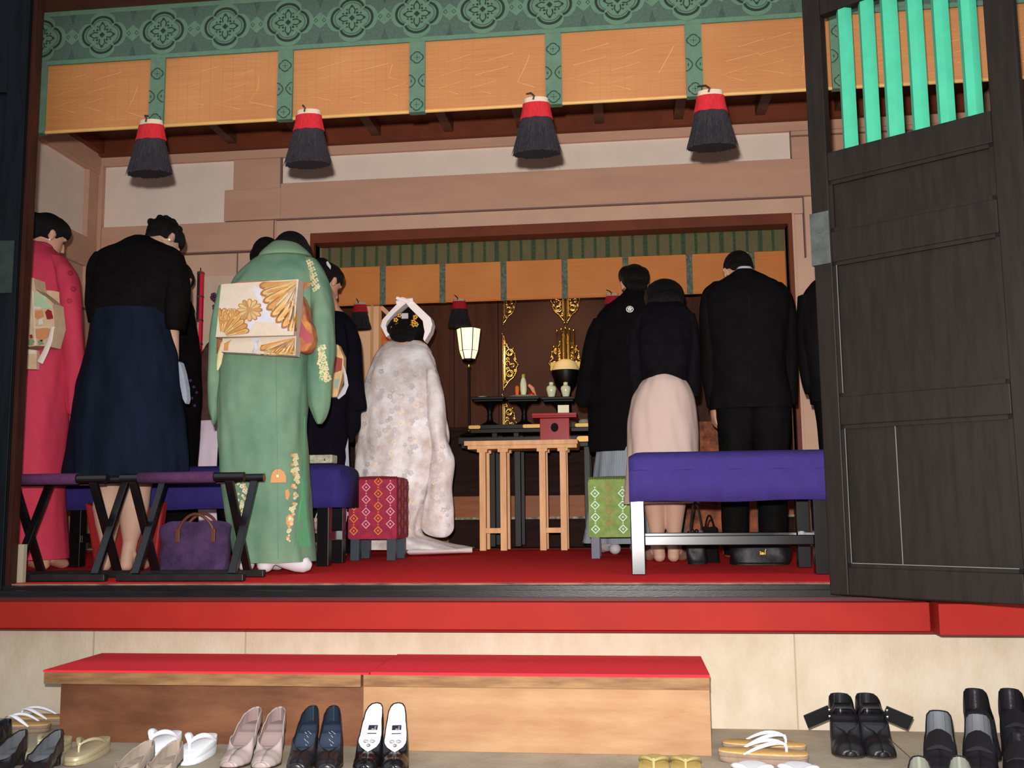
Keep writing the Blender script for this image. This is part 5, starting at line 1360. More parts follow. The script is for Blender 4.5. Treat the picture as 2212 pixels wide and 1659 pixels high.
fanpat(D, 500, 690, 4, 24, radians(150), radians(350), 8)
D([(548, 606), (560, 605), (563, 640), (575, 660), (590, 690), (610, 712), (632, 722), (534, 725), (536, 700), (566, 680), (560, 650), (545, 625)], 4, off=.0012, sub=4)
m.build('obi_drum', obm2, t, smooth=True, bevel=.008, auto=50)
m = MB(); curvedslab(m, (731, 726), (760, 768), 481, 640, 478, 638, Y - .245, .06, .008, k=6); bv = m.bvh()
fanpat(D, 690, 700, 30, 140, radians(160), radians(105), 9, clip=(562, 730, 637, 766))
D([(542, 730), (562, 730), (563, 765), (546, 763)], 4, off=.002); D([(480, 735), (500, 734), (497, 764), (478, 764)], 1, off=.002)
m.build('obi_lower_flap', obm2, t, smooth=True, bevel=.005, auto=50)
m = MB(); loft(m, [(622, 488, 692, .045, .155), (690, 476, 680, .01, .155), (766, 473, 666, 0, .155)], Y, n=14); m.build('obi_band', M_scarf, t, smooth=True)

# --- 7 woman in black kimono with white lining
Y = 5.62
t = thing('person', (U(730, 1200, Y=Y).x, Y, FZ), 'woman in a black formal kimono with golden obi and pale lining, beside the bride', 'person')
M_toms = mat('black_kimono', A(12, 10, 17, 5.6), .9, var=.2, vscale=12, spec=.06)
cx = U(704, 900, Y=Y).x
hc = center(706, 612, Y + .12)
S, B, P = body(t, hc, (.45, .75, -.48), (.2, .45, .85), center(714, 668, Y + .08), (cx, Y, 1.28), [(cx - .06, Y, .645), (cx + .06, Y, .645)], [(cx - .06, Y + .2, .6), (cx + .06, Y + .2, .6)], sh=.085)
hairmesh(t, P, B, BASE + [(0, -.06, .03, .08, .06, .07), (0, -.085, .07, .055, .05, .05), (0, 0, .10, .06, .06, .03)])
m = MB(); a = P(.06, -.10, .075); m.tube([a, a + Vector((.012, 0, -.03)), a + Vector((.014, 0, -.07))], [.006, .013, .008], 10, flat=.5); m.build('hair_ornament', M_tabi, t, smooth=True)
m = MB()
loft(m, [(670, 694, 736, .10, .05), (692, 668, 760, .07, .09), (735, 642, 778, .04, .12), (800, 634, 776, .0, .13), (880, 634, 764, 0, .135), (1000, 634, 752, 0, .14), (1194, 632, 764, 0, .15)], Y, folds=[(.02, 6, 1, .3, 1)], n=70)
bv = m.bvh()
m.decal(bv, [(751, 946), (757, 960), (760, 1010), (762, 1080), (764, 1150), (764, 1190), (734, 1192), (736, 1100), (740, 1010), (745, 970)], 1, sub=5, off=.004)
m.build('kimono', [M_toms, mat('pale_lining', A(196, 196, 206, 5.6), .7, var=.05, vscale=8)], t, smooth=True)
m = MB()
loft(m, [(700, 742, 766, .05, .05), (740, 748, 778, .02, .06), (800, 748, 783, .0, .06), (850, 746, 787, 0, .055), (884, 744, 791, 0, .05), (892, 744, 778, 0, .045), (925, 748, 776, 0, .035), (955, 756, 762, 0, .015)], Y - .04, folds=[(.03, 4, 1, 0, 1)], seg=44)
m.build('sleeve', M_toms, t, smooth=True)
m = MB(); m.prism([U(a, b, Y=Y - .22) for a, b in ((700, 740), (730, 744), (742, 770), (742, 800), (728, 858), (700, 858))], (0, .06, 0)); bv = m.bvh()
m.decal(bv, [(724, 770), (740, 775), (738, 800), (722, 806)], 1); m.decal(bv, [(722, 820), (733, 818), (730, 838), (722, 840)], 2)
m.build('obi_knot', [mat('gold_obi', A(206, 168, 118, 5.4), .5, var=.15, vscale=22), mat('obi_rose', A(150, 70, 60, 5.4), .6), mat('obi_grey', A(150, 160, 150, 5.4), .6)], t, bevel=.006)
m = MB(); q = [U(a, b, Y=Y - .235) for a, b in ((741, 790), (746, 812), (748, 832), (741, 848), (730, 861))]; m.tube(q, [.004, .009, .013, .015, .006], 10, flat=.3, up=(0, 1, 0)); m.build('white_cord', M_tabi, t, smooth=True)

# --- 8 bride
Y = 6.05
t = thing('person', (U(880, 1200, Y=Y).x, Y, FZ), 'bride in a white brocade over-robe with trailing hem and white headband, seen from behind', 'person')
M_sil = mat('white_brocade_silk', A(222, 213, 212, 6.0), .45, col2=A(186, 166, 158, 6.0), vscale=7, bump=.4, bscale=26)
M_silp = mat('grey_silk_motif', A(188, 176, 176, 6.0), .5, var=.12, vscale=30); M_silp2 = mat('cream_silk_motif', A(214, 192, 178, 6.0), .5, var=.1, vscale=30)
cx = U(868, 900, Y=Y).x
hc = center(876, 720, Y + .13)
S, B, P = body(t, hc, (0, .78, -.6), (0, .58, .8), center(870, 762, Y + .07), (cx, Y, 1.22), [(cx - .06, Y, .645), (cx + .06, Y, .645)], [(cx - .06, Y + .2, .6), (cx + .06, Y + .2, .6)])
hairmesh(t, P, B, [(0, -.02, .02, .115, .10, .095), (0, -.05, -.05, .090, .07, .07), (0, -.06, -.09, .06, .04, .045), (-.045, -.06, -.02, .066, .05, .055), (.045, -.06, -.02, .066, .05, .055), (0, -.07, -.01, .075, .05, .05), (0, -.03, .10, .048, .055, .07), (0, -.02, .165, .035, .04, .035), (-.09, 0, .03, .035, .06, .05), (.09, 0, .03, .035, .06, .05)])
m = MB()
for out, inn in (([(872, 642), (862, 652), (846, 668), (826, 690), (822, 704), (834, 728)], [(880, 652), (868, 662), (852, 676), (836, 694), (833, 704), (843, 722)]),
                 ([(855, 650), (868, 641), (890, 648), (911, 668), (930, 686), (934, 700), (930, 716), (917, 738)], [(858, 657), (876, 653), (884, 664), (900, 680), (913, 693), (915, 706), (917, 716), (914, 732)])):
    Yh = Y + .06; n = len(out)
    F = [U(a, b, Y=Yh) for a, b in out]; G = [U(a, b, Y=Yh - .01) for a, b in inn]
    F2 = [p + Vector((0, .10, 0)) for p in F]; G2 = [p + Vector((0, .10, 0)) for p in G]
    vs = F + G + G2 + F2; fs = []
    for i in range(n - 1):
        for a, b in ((0, 1), (1, 2), (2, 3), (3, 0)): fs.append((a * n + i, a * n + i + 1, b * n + i + 1, b * n + i))
    fs += [(0, n, 2 * n, 3 * n), (n - 1, 4 * n - 1, 3 * n - 1, 2 * n - 1)]
    m.add(vs, fs)
m.tube([U(a, b, Y=Y + .05) for a, b in ((892, 647), (872, 650), (856, 655))], [.012, .014, .012], 8, flat=.4, up=(0, 1, 0)); m.tube([U(a, b, Y=Y + .045) for a, b in ((856, 643), (870, 648), (884, 652))], [.010, .013, .010], 8, flat=.4, up=(0, 1, 0))
m.build('white_headband', mat('white_silk_band', A(236, 218, 214, 6.0), .7), t, bevel=.002)
m = MB(); a = center(875, 683, Y + .02); m.box((a.x - .022, a.y - .012, a.z - .018), (a.x + .022, a.y, a.z + .018)); m.build('white_comb', M_tabi, t, bevel=.003)
M_kz = mat('kanzashi_gold', A(206, 150, 60, 6), .3, metal=.6)
for dx, dy in ((-16, 20), (-20, 8), (-26, 26), (18, 12), (24, 18), (14, 22), (-12, -2), (22, 2)):
    m = MB(); c = center(875 + dx, 683 + dy, Y + .03)
    for k in range(5): m.ell(c + Vector((.010 * cos(k * 1.26), -.004, .010 * sin(k * 1.26))), (.008, .005, .008), seg=8, rg=6)
    m.build('hair_ornament', M_kz, t, smooth=True)
m = MB()
loft(m, [(738, 838, 906, .12, .06), (748, 824, 920, .10, .08), (764, 812, 934, .08, .11), (800, 796, 946, .05, .14), (850, 785, 957, .01, .17), (900, 778, 962, 0, .18), (960, 773, 966, 0, .18), (1040, 768, 940, 0, .18), (1110, 768, 915, 0, .18), (1150, 768, 908, 0, .185), (1164, 764, 930, -.01, .20), (1177, 758, 980, -.02, .22), (1184, 750, 1015, -.02, .23)], Y,
     folds=[(.034, 7, .9, .03, .7), (.022, 12, 2.2, .08, .8), (.02, 3, 1.2, .2, .7)], sq=2.1, n=110, seg=110)
bv = m.bvh(); rb = random.Random(21)
for k in range(170):
    cx_ = rb.uniform(782, 955); cy = rb.uniform(800, 1150)
    if cx_ > 930 and cy > 1000: continue
    flower(D, cx_, cy, rb.uniform(4.5, 8), rb.choice((1, 1, 2)), 5, rb.choice((1, 2)))
m.build('over_robe', [M_sil, M_silp, M_silp2], t, smooth=True, auto=60)
m = MB(); loft(m, [(738, 836, 908, .13, .06), (745, 826, 920, .115, .08), (758, 820, 932, .10, .10), (764, 818, 934, .095, .105)], Y, n=12); m.build('collar', mat('white_silk_collar', A(232, 210, 200, 6), .4), t, smooth=True)
m = MB()
loft(m, [(800, 922, 944, .02, .05), (850, 922, 957, -.02, .08), (900, 922, 962, -.03, .085), (940, 928, 966, -.03, .08), (975, 932, 976, -.03, .07), (1000, 932, 980, -.03, .065), (1060, 924, 976, -.02, .06), (1110, 912, 979, -.02, .055), (1140, 908, 978, -.01, .045), (1155, 925, 972, 0, .03), (1161, 945, 962, 0, .015)], Y - .05, folds=[(.04, 4, .6, 0, 1), (.03, 7, 1.1, 0, 1)], seg=64, n=80)
bv = m.bvh()
for k in range(34):
    u = k / 33; flower(D, 950 - 6 * sin(u * 5) + rb.uniform(-14, 14), 960 + 180 * u, rb.uniform(4, 7), 1 if k % 3 else 2, 5)
m.build('sleeve', [M_sil, M_silp, M_silp2], t, smooth=True, auto=60)
m = MB(); R = []
for k in range(13):
    u = k / 12; R.append([Vector((U(900 + 122 * u, 1198, Y=Y - .02).x, Y + .02 + (.20 - .16 * u) * sin(a) * (1 if sin(a) > 0 else 1.2), FZ + .004 + .035 * (1 - .4 * u) * max(0, .5 + .5 * cos(a * 2)) + .012)) if False else Vector((U(900 + 122 * u, 1198, Y=Y - .02).x, Y - .05 + (.22 * (1 - u ** 2) + .01) * cos(a), FZ + .024 + (.030 * (1 - u * .4)) * sin(a) * .9 + .006)) for a in [2 * pi * i / 20 for i in range(20)]])
m.rings(R); m.build('padded_hem', mat('white_silk_hem', A(222, 206, 206, 6), .45, var=.04, vscale=14, bump=.3, bscale=30), t, smooth=True)

# --- 9 groom
Y = 6.1
t = thing('person', (U(1330, 1196, Y=Y).x, Y, FZ), 'man in a black crested jacket over grey striped hakama, facing the altar', 'person')
cx = U(1345, 900, Y=Y).x; xa, xb = U(1322, 1190, Y=Y).x, U(1400, 1190, Y=Y).x
hc = center(1369, 616, Y + .12)
S, B, P = body(t, hc, (-.25, .85, -.42), (-.1, .4, .9), center(1370, 650, Y + .06), (cx, Y, 1.32), [(xa, Y - .1, .645), (xb, Y, .645)], [(xa - .05, Y + .1, .6), (xb, Y + .2, .6)], hs=1.03, sh=.13, feet=False)
hairmesh(t, P, B, BASE + NAPE(.066, -.035) + [(0, -.045, .02, .092, .080, .088), (0, 0, .085, .075, .075, .040), (0, -.062, -.05, .066, .042, .055), (.05, -.03, .05, .05, .06, .06), (-.05, -.03, .05, .05, .06, .06)])
M_hao = mat('black_haori', A(11, 9, 11, 6.0), .9, var=.2, vscale=14, spec=.06)
m = MB()
loft(m, [(624, 1352, 1386, .09, .055), (638, 1340, 1398, .08, .075), (665, 1302, 1430, .06, .11), (700, 1282, 1448, .04, .13), (760, 1274, 1456, .01, .14), (850, 1272, 1458, 0, .15), (976, 1276, 1452, 0, .16)], Y, folds=[(.015, 6, 1, .3, 1)], sq=2.4)
bv = m.bvh()
cc, cyy = 1360.5, 668.5
m.decal(bv, [(cc + 8 * cos(a), cyy + 7 * sin(a)) for a in [k * pi / 12 for k in range(24)]], 1, off=.003)
m.decal(bv, [(cc + 6.2 * cos(a), cyy + 5.4 * sin(a)) for a in [k * pi / 12 for k in range(24)]], 0, off=.0045)
for k in range(5): m.decal(bv, [(cc + 3.0 * cos(2 * pi * k / 5 - 1.57) + 2.3 * cos(a), cyy + 2.7 * sin(2 * pi * k / 5 - 1.57) + 2 * sin(a)) for a in [j * pi / 4 for j in range(8)]], 1, off=.006, sub=1)
m.build('black_haori', [M_hao, mat('white_crest', A(214, 214, 206, 6), .7)], t, smooth=True)
m = MB(); loft(m, [(690, 1282, 1312, .03, .06), (740, 1262, 1302, .0, .07), (800, 1252, 1292, -.01, .06), (850, 1244, 1284, 0, .05), (872, 1245, 1276, 0, .04), (880, 1252, 1270, 0, .02)], Y - .03, seg=44); m.build('sleeve', M_hao, t, smooth=True)
M_hak = mat('grey_striped_hakama', A(128, 134, 142, 6.0), .8)
nt = M_hak.node_tree; w = nt.nodes.new('ShaderNodeTexWave'); w.bands_direction = 'X'; w.inputs['Scale'].default_value = 42; tc = nt.nodes.new('ShaderNodeTexCoord'); r = nt.nodes.new('ShaderNodeValToRGB')
r.color_ramp.elements[0].color = (*A(86, 92, 100, 6), 1); r.color_ramp.elements[1].color = (*A(152, 158, 164, 6), 1)
nt.links.new(tc.outputs['Object'], w.inputs[0]); nt.links.new(w.outputs[1], r.inputs[0]); nt.links.new(r.outputs[0], nt.nodes['Principled BSDF'].inputs['Base Color'])
m = MB(); loft(m, [(950, 1290, 1440, 0, .15), (1000, 1284, 1448, 0, .17), (1080, 1276, 1456, 0, .19), (1172, 1262, 1466, 0, .20)], Y, folds=[(.05, 13, 1, 0, 1)], seg=130, sq=2.3); m.build('grey_hakama', M_hak, t, smooth=True)
for x_, y_ in ((xa, Y - .1), (xb, Y)):
    m = MB(); fd = Vector((-.5, .85, 0)).normalized()
    m.ell(Vector((x_, y_, FZ + .035)) - fd * .04, (.036, .040, .034), seg=14, rg=10)
    m.tube([Vector((x_, y_, FZ + .15)), Vector((x_, y_, FZ + .07)), Vector((x_, y_, FZ + .055)) + fd * .05, Vector((x_, y_, FZ + .04)) + fd * .13, Vector((x_, y_, FZ + .022)) + fd * .19], [.044, .046, .046, .044, .018], 16, flat=.82)
    m.build('white_tabi', M_tabi, t, smooth=True, remesh=.006)

# --- 10 woman in black cardigan and pale pink skirt
Y = 5.2
t = thing('person', (U(1440, 1212, Y=Y).x, Y, FZ), 'bare legged woman in a black cardigan and pale pink skirt, bowing behind the right bench', 'person')
xa, xb = U(1422, 1200, Y=Y).x, U(1457, 1200, Y=Y).x; cx = U(1430, 900, Y=Y).x
hc = center(1436, 652, Y + .24)
S, B, P = body(t, hc, (.1, .6, -.75), (0, .72, .6), center(1436, 700, Y + .13), (cx, Y, 1.30), [(xa, Y, .64), (xb, Y, .64)], [(xa - .06, Y + .2, .6), (xb + .06, Y + .2, .6)], hw=.065, cr=.056, mats=M_skin2, mr=.006)
hairmesh(t, P, B, BASE + NAPE(.07, -.06) + [(0, -.03, .0, .112, .100, .112), (0, -.03, -.07, .105, .08, .07)])
M_card = mat('black_cardigan', A(16, 13, 18, 5.2), .9, var=.25, vscale=20, bump=.3, bscale=260, spec=.06)
m = MB()
loft(m, [(655, 1400, 1470, .16, .06), (675, 1382, 1492, .13, .10), (710, 1368, 1502, .09, .13), (760, 1374, 1500, .04, .14), (800, 1384, 1490, .01, .13), (826, 1390, 1484, 0, .125)], Y, folds=[(.012, 6, 1, .3, 1)], sq=2.3)
m.build('black_cardigan', M_card, t, smooth=True)
for rows in ([(680, 1372, 1396, .10, .05), (720, 1354, 1388, .05, .06), (780, 1353, 1390, .01, .06), (840, 1360, 1392, .02, .055), (868, 1364, 1386, .05, .04)], [(680, 1478, 1502, .10, .05), (720, 1486, 1511, .05, .06), (780, 1484, 1514, .01, .06), (830, 1480, 1511, .02, .055), (858, 1486, 1508, .05, .04)]):
    m = MB(); loft(m, rows, Y, folds=[(.03, 4, 1, 0, 1)], seg=36, n=30); m.build('sleeve', M_card, t, smooth=True)
M_pskirt = mat('pale_pink_skirt', A(192, 164, 154, 5.2), .8, var=.02, vscale=10, bump=.15, bscale=200)
m = MB()
loft(m, [(811, 1404, 1462, .01, .11), (818, 1394, 1474, .005, .125), (836, 1378, 1488, 0, .14), (870, 1364, 1500, 0, .155), (940, 1356, 1507, 0, .165), (1030, 1352, 1510, 0, .175), (1088, 1350, 1511, 0, .175)], Y - .01, folds=[(.014, 8, .5, .2, 1), (.01, 13, .5, .4, 1)], n=60, seg=90)
m.build('pink_skirt', M_pskirt, t, smooth=True)

# --- 11 man in the dark suit
Y = 5.5
t = thing('person', (U(1620, 1206, Y=Y).x, Y, FZ), 'man in a black suit with short hair bowing behind the right bench', 'person')
M_suit = mat('black_suit', A(15, 12, 13, 5.4), .85, var=.2, vscale=16, spec=.06)
cx = U(1622, 880, Y=Y).x; xa, xb = U(1590, 1195, Y=Y).x, U(1668, 1195, Y=Y).x
hc = center(1595, 590, Y + .17)
S, B, P = body(t, hc, (-.12, .75, -.62), (-.05, .62, .75), center(1610, 622, Y + .07), (cx, Y, 1.33), [(xa, Y, .645), (xb, Y, .645)], [(xa - .03, Y + .2, .6), (xb + .03, Y + .2, .6)], hs=1.03, sh=.17, shz=-.12, hw=.09, tor=(.10,.08),
     wrists=[(U(1541, 872, Y=Y).x, Y + .02, U(1541, 874, Y=Y).z), (U(1700, 872, Y=Y).x, Y + .1, U(1700, 878, Y=Y).z)], mr=.0055, elbow_out=.02)
hairmesh(t, P, B, [(0, -.020, .038, .084, .094, .088), (0, .02, .065, .076, .078, .06), (0, -.06, -.01, .068, .036, .05)])
m = MB(); loft(m, [(579, 1590, 1624, .10, .05), (596, 1582, 1636, .085, .065)], Y, n=8, seg=40); m.build('white_shirt_collar', M_tabi, t, smooth=True)
m = MB()
loft(m, [(584, 1590, 1626, .09, .055), (600, 1566, 1655, .08, .08), (620, 1532, 1690, .06, .105), (650, 1520, 1706, .04, .125), (720, 1526, 1704, .01, .14), (790, 1534, 1700, 0, .135), (884, 1534, 1708, 0, .145)], Y, folds=[(.010, 6, 1, .3, 1)], sq=2.4, n=60)
m.decal(m.bvh(), [(1617, 640), (1619, 640), (1622, 880), (1620, 880)], 1, sub=3, off=.002)
m.build('suit_jacket', [M_suit, mat('suit_seam', A(12, 10, 10, 5.4), .9)], t, smooth=True)
for rows in ([(610, 1540, 1566, .07, .04), (632, 1517, 1548, .06, .055), (680, 1511, 1545, .03, .06), (760, 1514, 1548, 0, .058), (830, 1520, 1552, .0, .05), (880, 1528, 1552, .02, .042)], [(612, 1664, 1690, .07, .04), (636, 1682, 1709, .06, .055), (690, 1686, 1721, .03, .06), (780, 1690, 1724, 0, .058), (874, 1690, 1722, .03, .045)]):
    m = MB(); loft(m, rows, Y, folds=[(.03, 4, 1, 0, 1)], seg=36, n=30); m.build('sleeve', M_suit, t, smooth=True)
for rows in ([(880, 1546, 1636, 0, .12), (945, 1552, 1629, 0, .11), (975, 1555, 1622, 0, .10), (1080, 1560, 1620, .0, .085), (1198, 1566, 1616, .0, .075)], [(880, 1612, 1705, 0, .12), (945, 1622, 1705, 0, .11), (975, 1630, 1704, 0, .10), (1080, 1638, 1702, .0, .085), (1198, 1642, 1696, .0, .075)]):
    m = MB(); loft(m, rows, Y, folds=[(.03, 4, 1, 0, 1)], seg=44, n=30); m.build('trouser_leg', M_suit, t, smooth=True)

# --- 12 man partly behind the right door
Y = 5.35
t = thing('person', (U(1800, 1206, Y=Y).x, Y, FZ), 'man in a black suit mostly hidden behind the right door leaf', 'person')
cx = U(1800, 880, Y=Y).x
S, B, P = body(t, center(1806, 560, Y + .14), (0, .75, -.62), (0, .62, .75), center(1803, 604, Y + .07), (cx + .05, Y, 1.3), [(cx - .01, Y, .645), (cx + .11, Y, .645)], [(cx - .01, Y + .2, .6), (cx + .11, Y + .2, .6)], hs=1.0, sh=.12, hw=.055, tor=(.10, .08), wrists=[(cx + .03, Y + .13, 1.34), (cx + .11, Y + .13, 1.34)])
hairmesh(t, P, B, BASE + NAPE())
m = MB(); loft(m, [(590, 1785, 1822, .07, .06), (610, 1752, 1852, .06, .09), (640, 1732, 1872, .03, .12), (720, 1727, 1876, 0, .14), (790, 1736, 1872, 0, .14), (870, 1752, 1866, 0, .14)], Y, folds=[(.010, 6, 1, .3, 1)], sq=2.4); m.build('suit_jacket', M_suit, t, smooth=True)
for rows in ([(640, 1723, 1752, .02, .055), (740, 1724, 1756, 0, .06), (810, 1730, 1762, 0, .055), (850, 1740, 1764, .02, .045)],):
    m = MB(); loft(m, rows, Y, seg=36, n=20); m.build('sleeve', M_suit, t, smooth=True)
for rows in ([(865, 1758, 1812, 0, .10), (1000, 1772, 1812, 0, .09), (1208, 1780, 1816, 0, .07)], [(865, 1808, 1862, 0, .10), (1000, 1816, 1862, 0, .09), (1208, 1824, 1862, 0, .07)]):
    m = MB(); loft(m, rows, Y, seg=36, n=20); m.build('trouser_leg', M_suit, t, smooth=True)
# ================================================================ bags
def softbag(m, c, w, h, d, seg=40, n=18, flare=.0, sag=.02, top=.6):
    """soft bag standing at c (middle of the base front-back)"""
    R = []
    for k in range(n + 1):
        u = k / n; ring = []
        sx = w / 2 * (1 - .06 * (1 - u) ** 3 + flare * u) ; sy = d / 2 * ((1 - u) + top * u) * (1 if u > .06 else .9)
        for i in range(seg):
            a = 2 * pi * i / seg; ca, sa = cos(a), sin(a)
            ex = math.copysign(abs(ca) ** .55, ca); ey = math.copysign(abs(sa) ** .55, sa)
            z = h * u - sag * u * cos(2 * a) * (1 if u > .5 else .3) - sag * u * (1 - abs(ex))
            q = Vector((c[0] + sx * ex, c[1] + sy * ey, c[2] + z)); e = .006 * mn.noise(q * 16)
            ring.append(q + Vector((e * ex * 2, e * ey * 2, 0)))
        R.append(ring)
    m.rings(R, cap1=False)
    top_ = [Vector((c[0] + (p.x - c[0]) * .93, c[1] + (p.y - c[1]) * .8, p.z - .012)) for p in R[-1]]
    low = [Vector((c[0] + (p.x - c[0]) * .85, c[1] + (p.y - c[1]) * .7, p.z - .06)) for p in R[-1]]
    m.rings([R[-1], top_, low], cap0=False, cap1=True)
def handle(m, a, b, h, r, n=14, lean=0.):
    a = Vector(a); b = Vector(b); pts = []
    for i in range(n + 1):
        u = i / n; p = a.lerp(b, u); p.z += h * sin(pi * u) ** .7; p.y += lean * sin(pi * u); pts.append(p)
    m.tube(pts, r, 8)
Yb = 4.255
c = U(405, 1240, Y=Yb); c.z = FZ + .001
t = thing('tote_bag', c, 'mottled purple suede tote bag with brown handles behind the folding stools', 'bag')
M_suede = mat('purple_suede', A(92, 62, 104, 4.3), .95, col2=A(58, 38, 70, 4.3), vscale=7, bump=.5, bscale=160)
hb_ = U(408, 1130, Y=Yb).z - FZ; wb_ = U(480, 1180, Y=Yb).x - U(334, 1180, Y=Yb).x
m = MB(); softbag(m, (c.x, c.y + .07, c.z), wb_, hb_, .11, flare=.05, sag=.022); bdy = m.build('bag_body', M_suede, t, smooth=True)
M_lea = mat('brown_leather', A(104, 56, 44, 4.3), .5)
zt_ = FZ + hb_ - .035
for y, l in ((c.y + .035, -.01), (c.y + .10, .01)):
    m = MB(); a = (U(378, 1130, Y=Yb).x, y, zt_); b = (U(455, 1130, Y=Yb).x, y, zt_); handle(m, a, b, .075, .007, lean=l); hd_ = m.build('handle', M_lea, t, smooth=True)
    for px in (378, 455):
        m = MB(); x = U(px, 1150, Y=Yb).x; m.box((x - .010, y - .012 if y < c.y + .05 else y, zt_ - .05), (x + .010, y + .004 if y < c.y + .05 else y + .014, zt_ + .01)); m.build('handle_tab', M_lea, t, bevel=.002)
m = MB(); p = U(438, 1136, Y=Yb + .08); m.ell(p, (.035, .03, .018), seg=16, rg=8); o = m.build('dark_pouch', M_blk, smooth=True); tag(o, 'shiny black pouch peeping out of the purple tote', 'pouch')
m = MB(); p = U(450, 1143, Y=Yb + .045); m.ell(p, (.012, .01, .02), seg=12, rg=8); o = m.build('teal_scarf', mat('teal_cloth', A(20, 130, 132, 4.4), .6), smooth=True); tag(o, 'scrap of teal cloth sticking out of the purple tote', 'cloth')
# red bag behind the tan legs
Yr = 4.84
c = U(266, 1215, Y=Yr); c.z = FZ + .001
t = thing('handbag', c, 'red bag with tall straps standing behind the navy skirted woman legs', 'bag')
M_rb = mat('red_bag_leather', A(150, 34, 34, 4.8), .6, var=.15)
m = MB(); q = [U(a, b, Y=Yr) for a, b in ((206, 1190), (336, 1190), (350, 1095), (338, 1085), (190, 1085), (180, 1100))]
q = [(U(204, 1200, Y=Yr).x, FZ + .002), (U(336, 1200, Y=Yr).x, FZ + .002), (U(352, 1100, Y=Yr).x, U(300, 1084, Y=Yr).z), (U(322, 1100, Y=Yr).x, U(300, 1095, Y=Yr).z), (U(300, 1100, Y=Yr).x, U(300, 1130, Y=Yr).z), (U(230, 1100, Y=Yr).x, U(300, 1130, Y=Yr).z), (U(195, 1100, Y=Yr).x, U(300, 1090, Y=Yr).z), (U(181, 1100, Y=Yr).x, U(300, 1084, Y=Yr).z)]
m.prism([(x, Yr, z) for x, z in q], (0, .06, 0)); m.build('bag_body', M_rb, t, bevel=.012)
m = MB(); handle(m, (U(215, 1100, Y=Yr).x, Yr + .03, q[4][1] - .02), (U(320, 1100, Y=Yr).x, Yr + .03, q[4][1] - .02), .09, .007); m.build('handle', M_rb, t, smooth=True)
# silver box shaped clutch on the left bench
yc = yb + .10
x0, x1 = U(652, 1000, Y=yc).x, U(717, 1000, Y=yc).x; z0 = zb2 + .0165; z1 = U(690, 985, Y=yc).z
t = thing('clutch_bag', ((x0 + x1) / 2, yc, z0), 'silver brocade clutch bag lying on the end of the left bench', 'bag')
M_clu = mat('silver_brocade', A(188, 180, 156, 5), .4, col2=A(150, 142, 120, 5), vscale=40, bump=.4, bscale=120)
z1 = max(z1, z0 + .045)
m = MB(); m.box((x0, yc, z0), (x1, yc + .10, z1)); m.build('clutch_body', M_clu, t, bevel=.006)
m = MB(); m.prism([(x0 + .002, yc - .004, z1 - .002), (x1 - .002, yc - .004, z1 - .002), (x1 - .03, yc - .005, z0 + .018), (x0 + .03, yc - .005, z0 + .018)], (0, .004, 0)); m.build('flap', M_clu, t, bevel=.001)
m = MB(); m.ell((x1 - .035, yc - .008, z0 + .018), (.006, .004, .006), seg=10, rg=6); m.build('clasp', M_gold, t)
# patterned paper bag behind the left bench
yc = yb + .40
x0, x1 = U(668, 1150, Y=yc).x, U(716, 1150, Y=yc).x
t = thing('paper_bag', ((x0 + x1) / 2, yc, FZ), 'small red and white patterned paper bag seen between the legs of the left bench', 'bag')
m = MB(); m.box((x0, yc, FZ + .002), (x1, yc + .05, FZ + .24)); m.build('bag_body', mat('patterned_paper', A(196, 186, 176, 5.3), .7, col2=A(120, 30, 26, 5.3), vscale=16), t)
m = MB(); handle(m, (x0 + .03, yc + .01, FZ + .23), (x1 - .03, yc + .01, FZ + .23), .06, .003); m.build('cord_handle', M_tabi, t)
# black bags behind the right bench
M_bb = mat('black_bag_leather', A(18, 16, 20, 5), .5, bump=.1, bscale=60, spec=.25)
Yk = 4.98
c = U(1507, 1213, Y=Yk); c.z = FZ + .001
t = thing('handbag', c, 'small glossy black handbag standing upright beside the bare feet', 'bag')
w = .095; h = U(1507, 1147, Y=Yk).z - FZ
m = MB(); softbag(m, (c.x, Yk + .04, c.z), w, h, .07, sag=.004, top=.8); m.build('bag_body', M_bb, t, smooth=True)
m = MB(); handle(m, (c.x - .03, Yk + .04, FZ + h - .03), (c.x + .03, Yk + .04, FZ + h - .03), .17, .005); m.build('handle', M_bb, t, smooth=True)
m = MB(); m.ell((c.x - .02, Yk + .0, FZ + h - .002), (.010, .008, .012), seg=12, rg=8); m.ell((c.x + .0, Yk + .0, FZ + h - .002), (.010, .008, .012), seg=12, rg=8); m.build('ball_clasp', M_blk, t, smooth=True)
c = U(1538, 1213, Y=Yk + .1); c.z = FZ + .001
t = thing('handbag', c, 'matt black bag standing just right of the small glossy handbag', 'bag')
h = U(1538, 1140, Y=Yk + .1).z - FZ
m = MB(); softbag(m, (c.x, Yk + .17, c.z), .085, h, .08, sag=.01, top=.7); m.build('bag_body', M_suit, t, smooth=True)
m = MB(); handle(m, (c.x - .025, Yk + .17, FZ + h - .03), (c.x + .025, Yk + .17, FZ + h - .03), .09, .005); m.build('handle', M_suit, t, smooth=True)
Yg = 4.90
c = U(1648, 1216, Y=Yg); c.z = FZ + .001
t = thing('handbag', c, 'wide low black bag with a small gold logo lying under the right bench', 'bag')
w = U(1715, 1190, Y=Yg).x - U(1580, 1190, Y=Yg).x; h = U(1648, 1168, Y=Yg).z - FZ
m = MB(); softbag(m, (c.x, Yg + .09, c.z), w, h, .17, sag=.008, top=.7); m.build('bag_body', M_bb, t, smooth=True)
M_logo = mat('gold_logo', A(206, 160, 60, 5), .4, metal=.3)
m = MB(); lx_ = U(1642, 1195, Y=Yg).x; lz_ = U(1642, 1198, Y=Yg).z; yy = Yg - .004
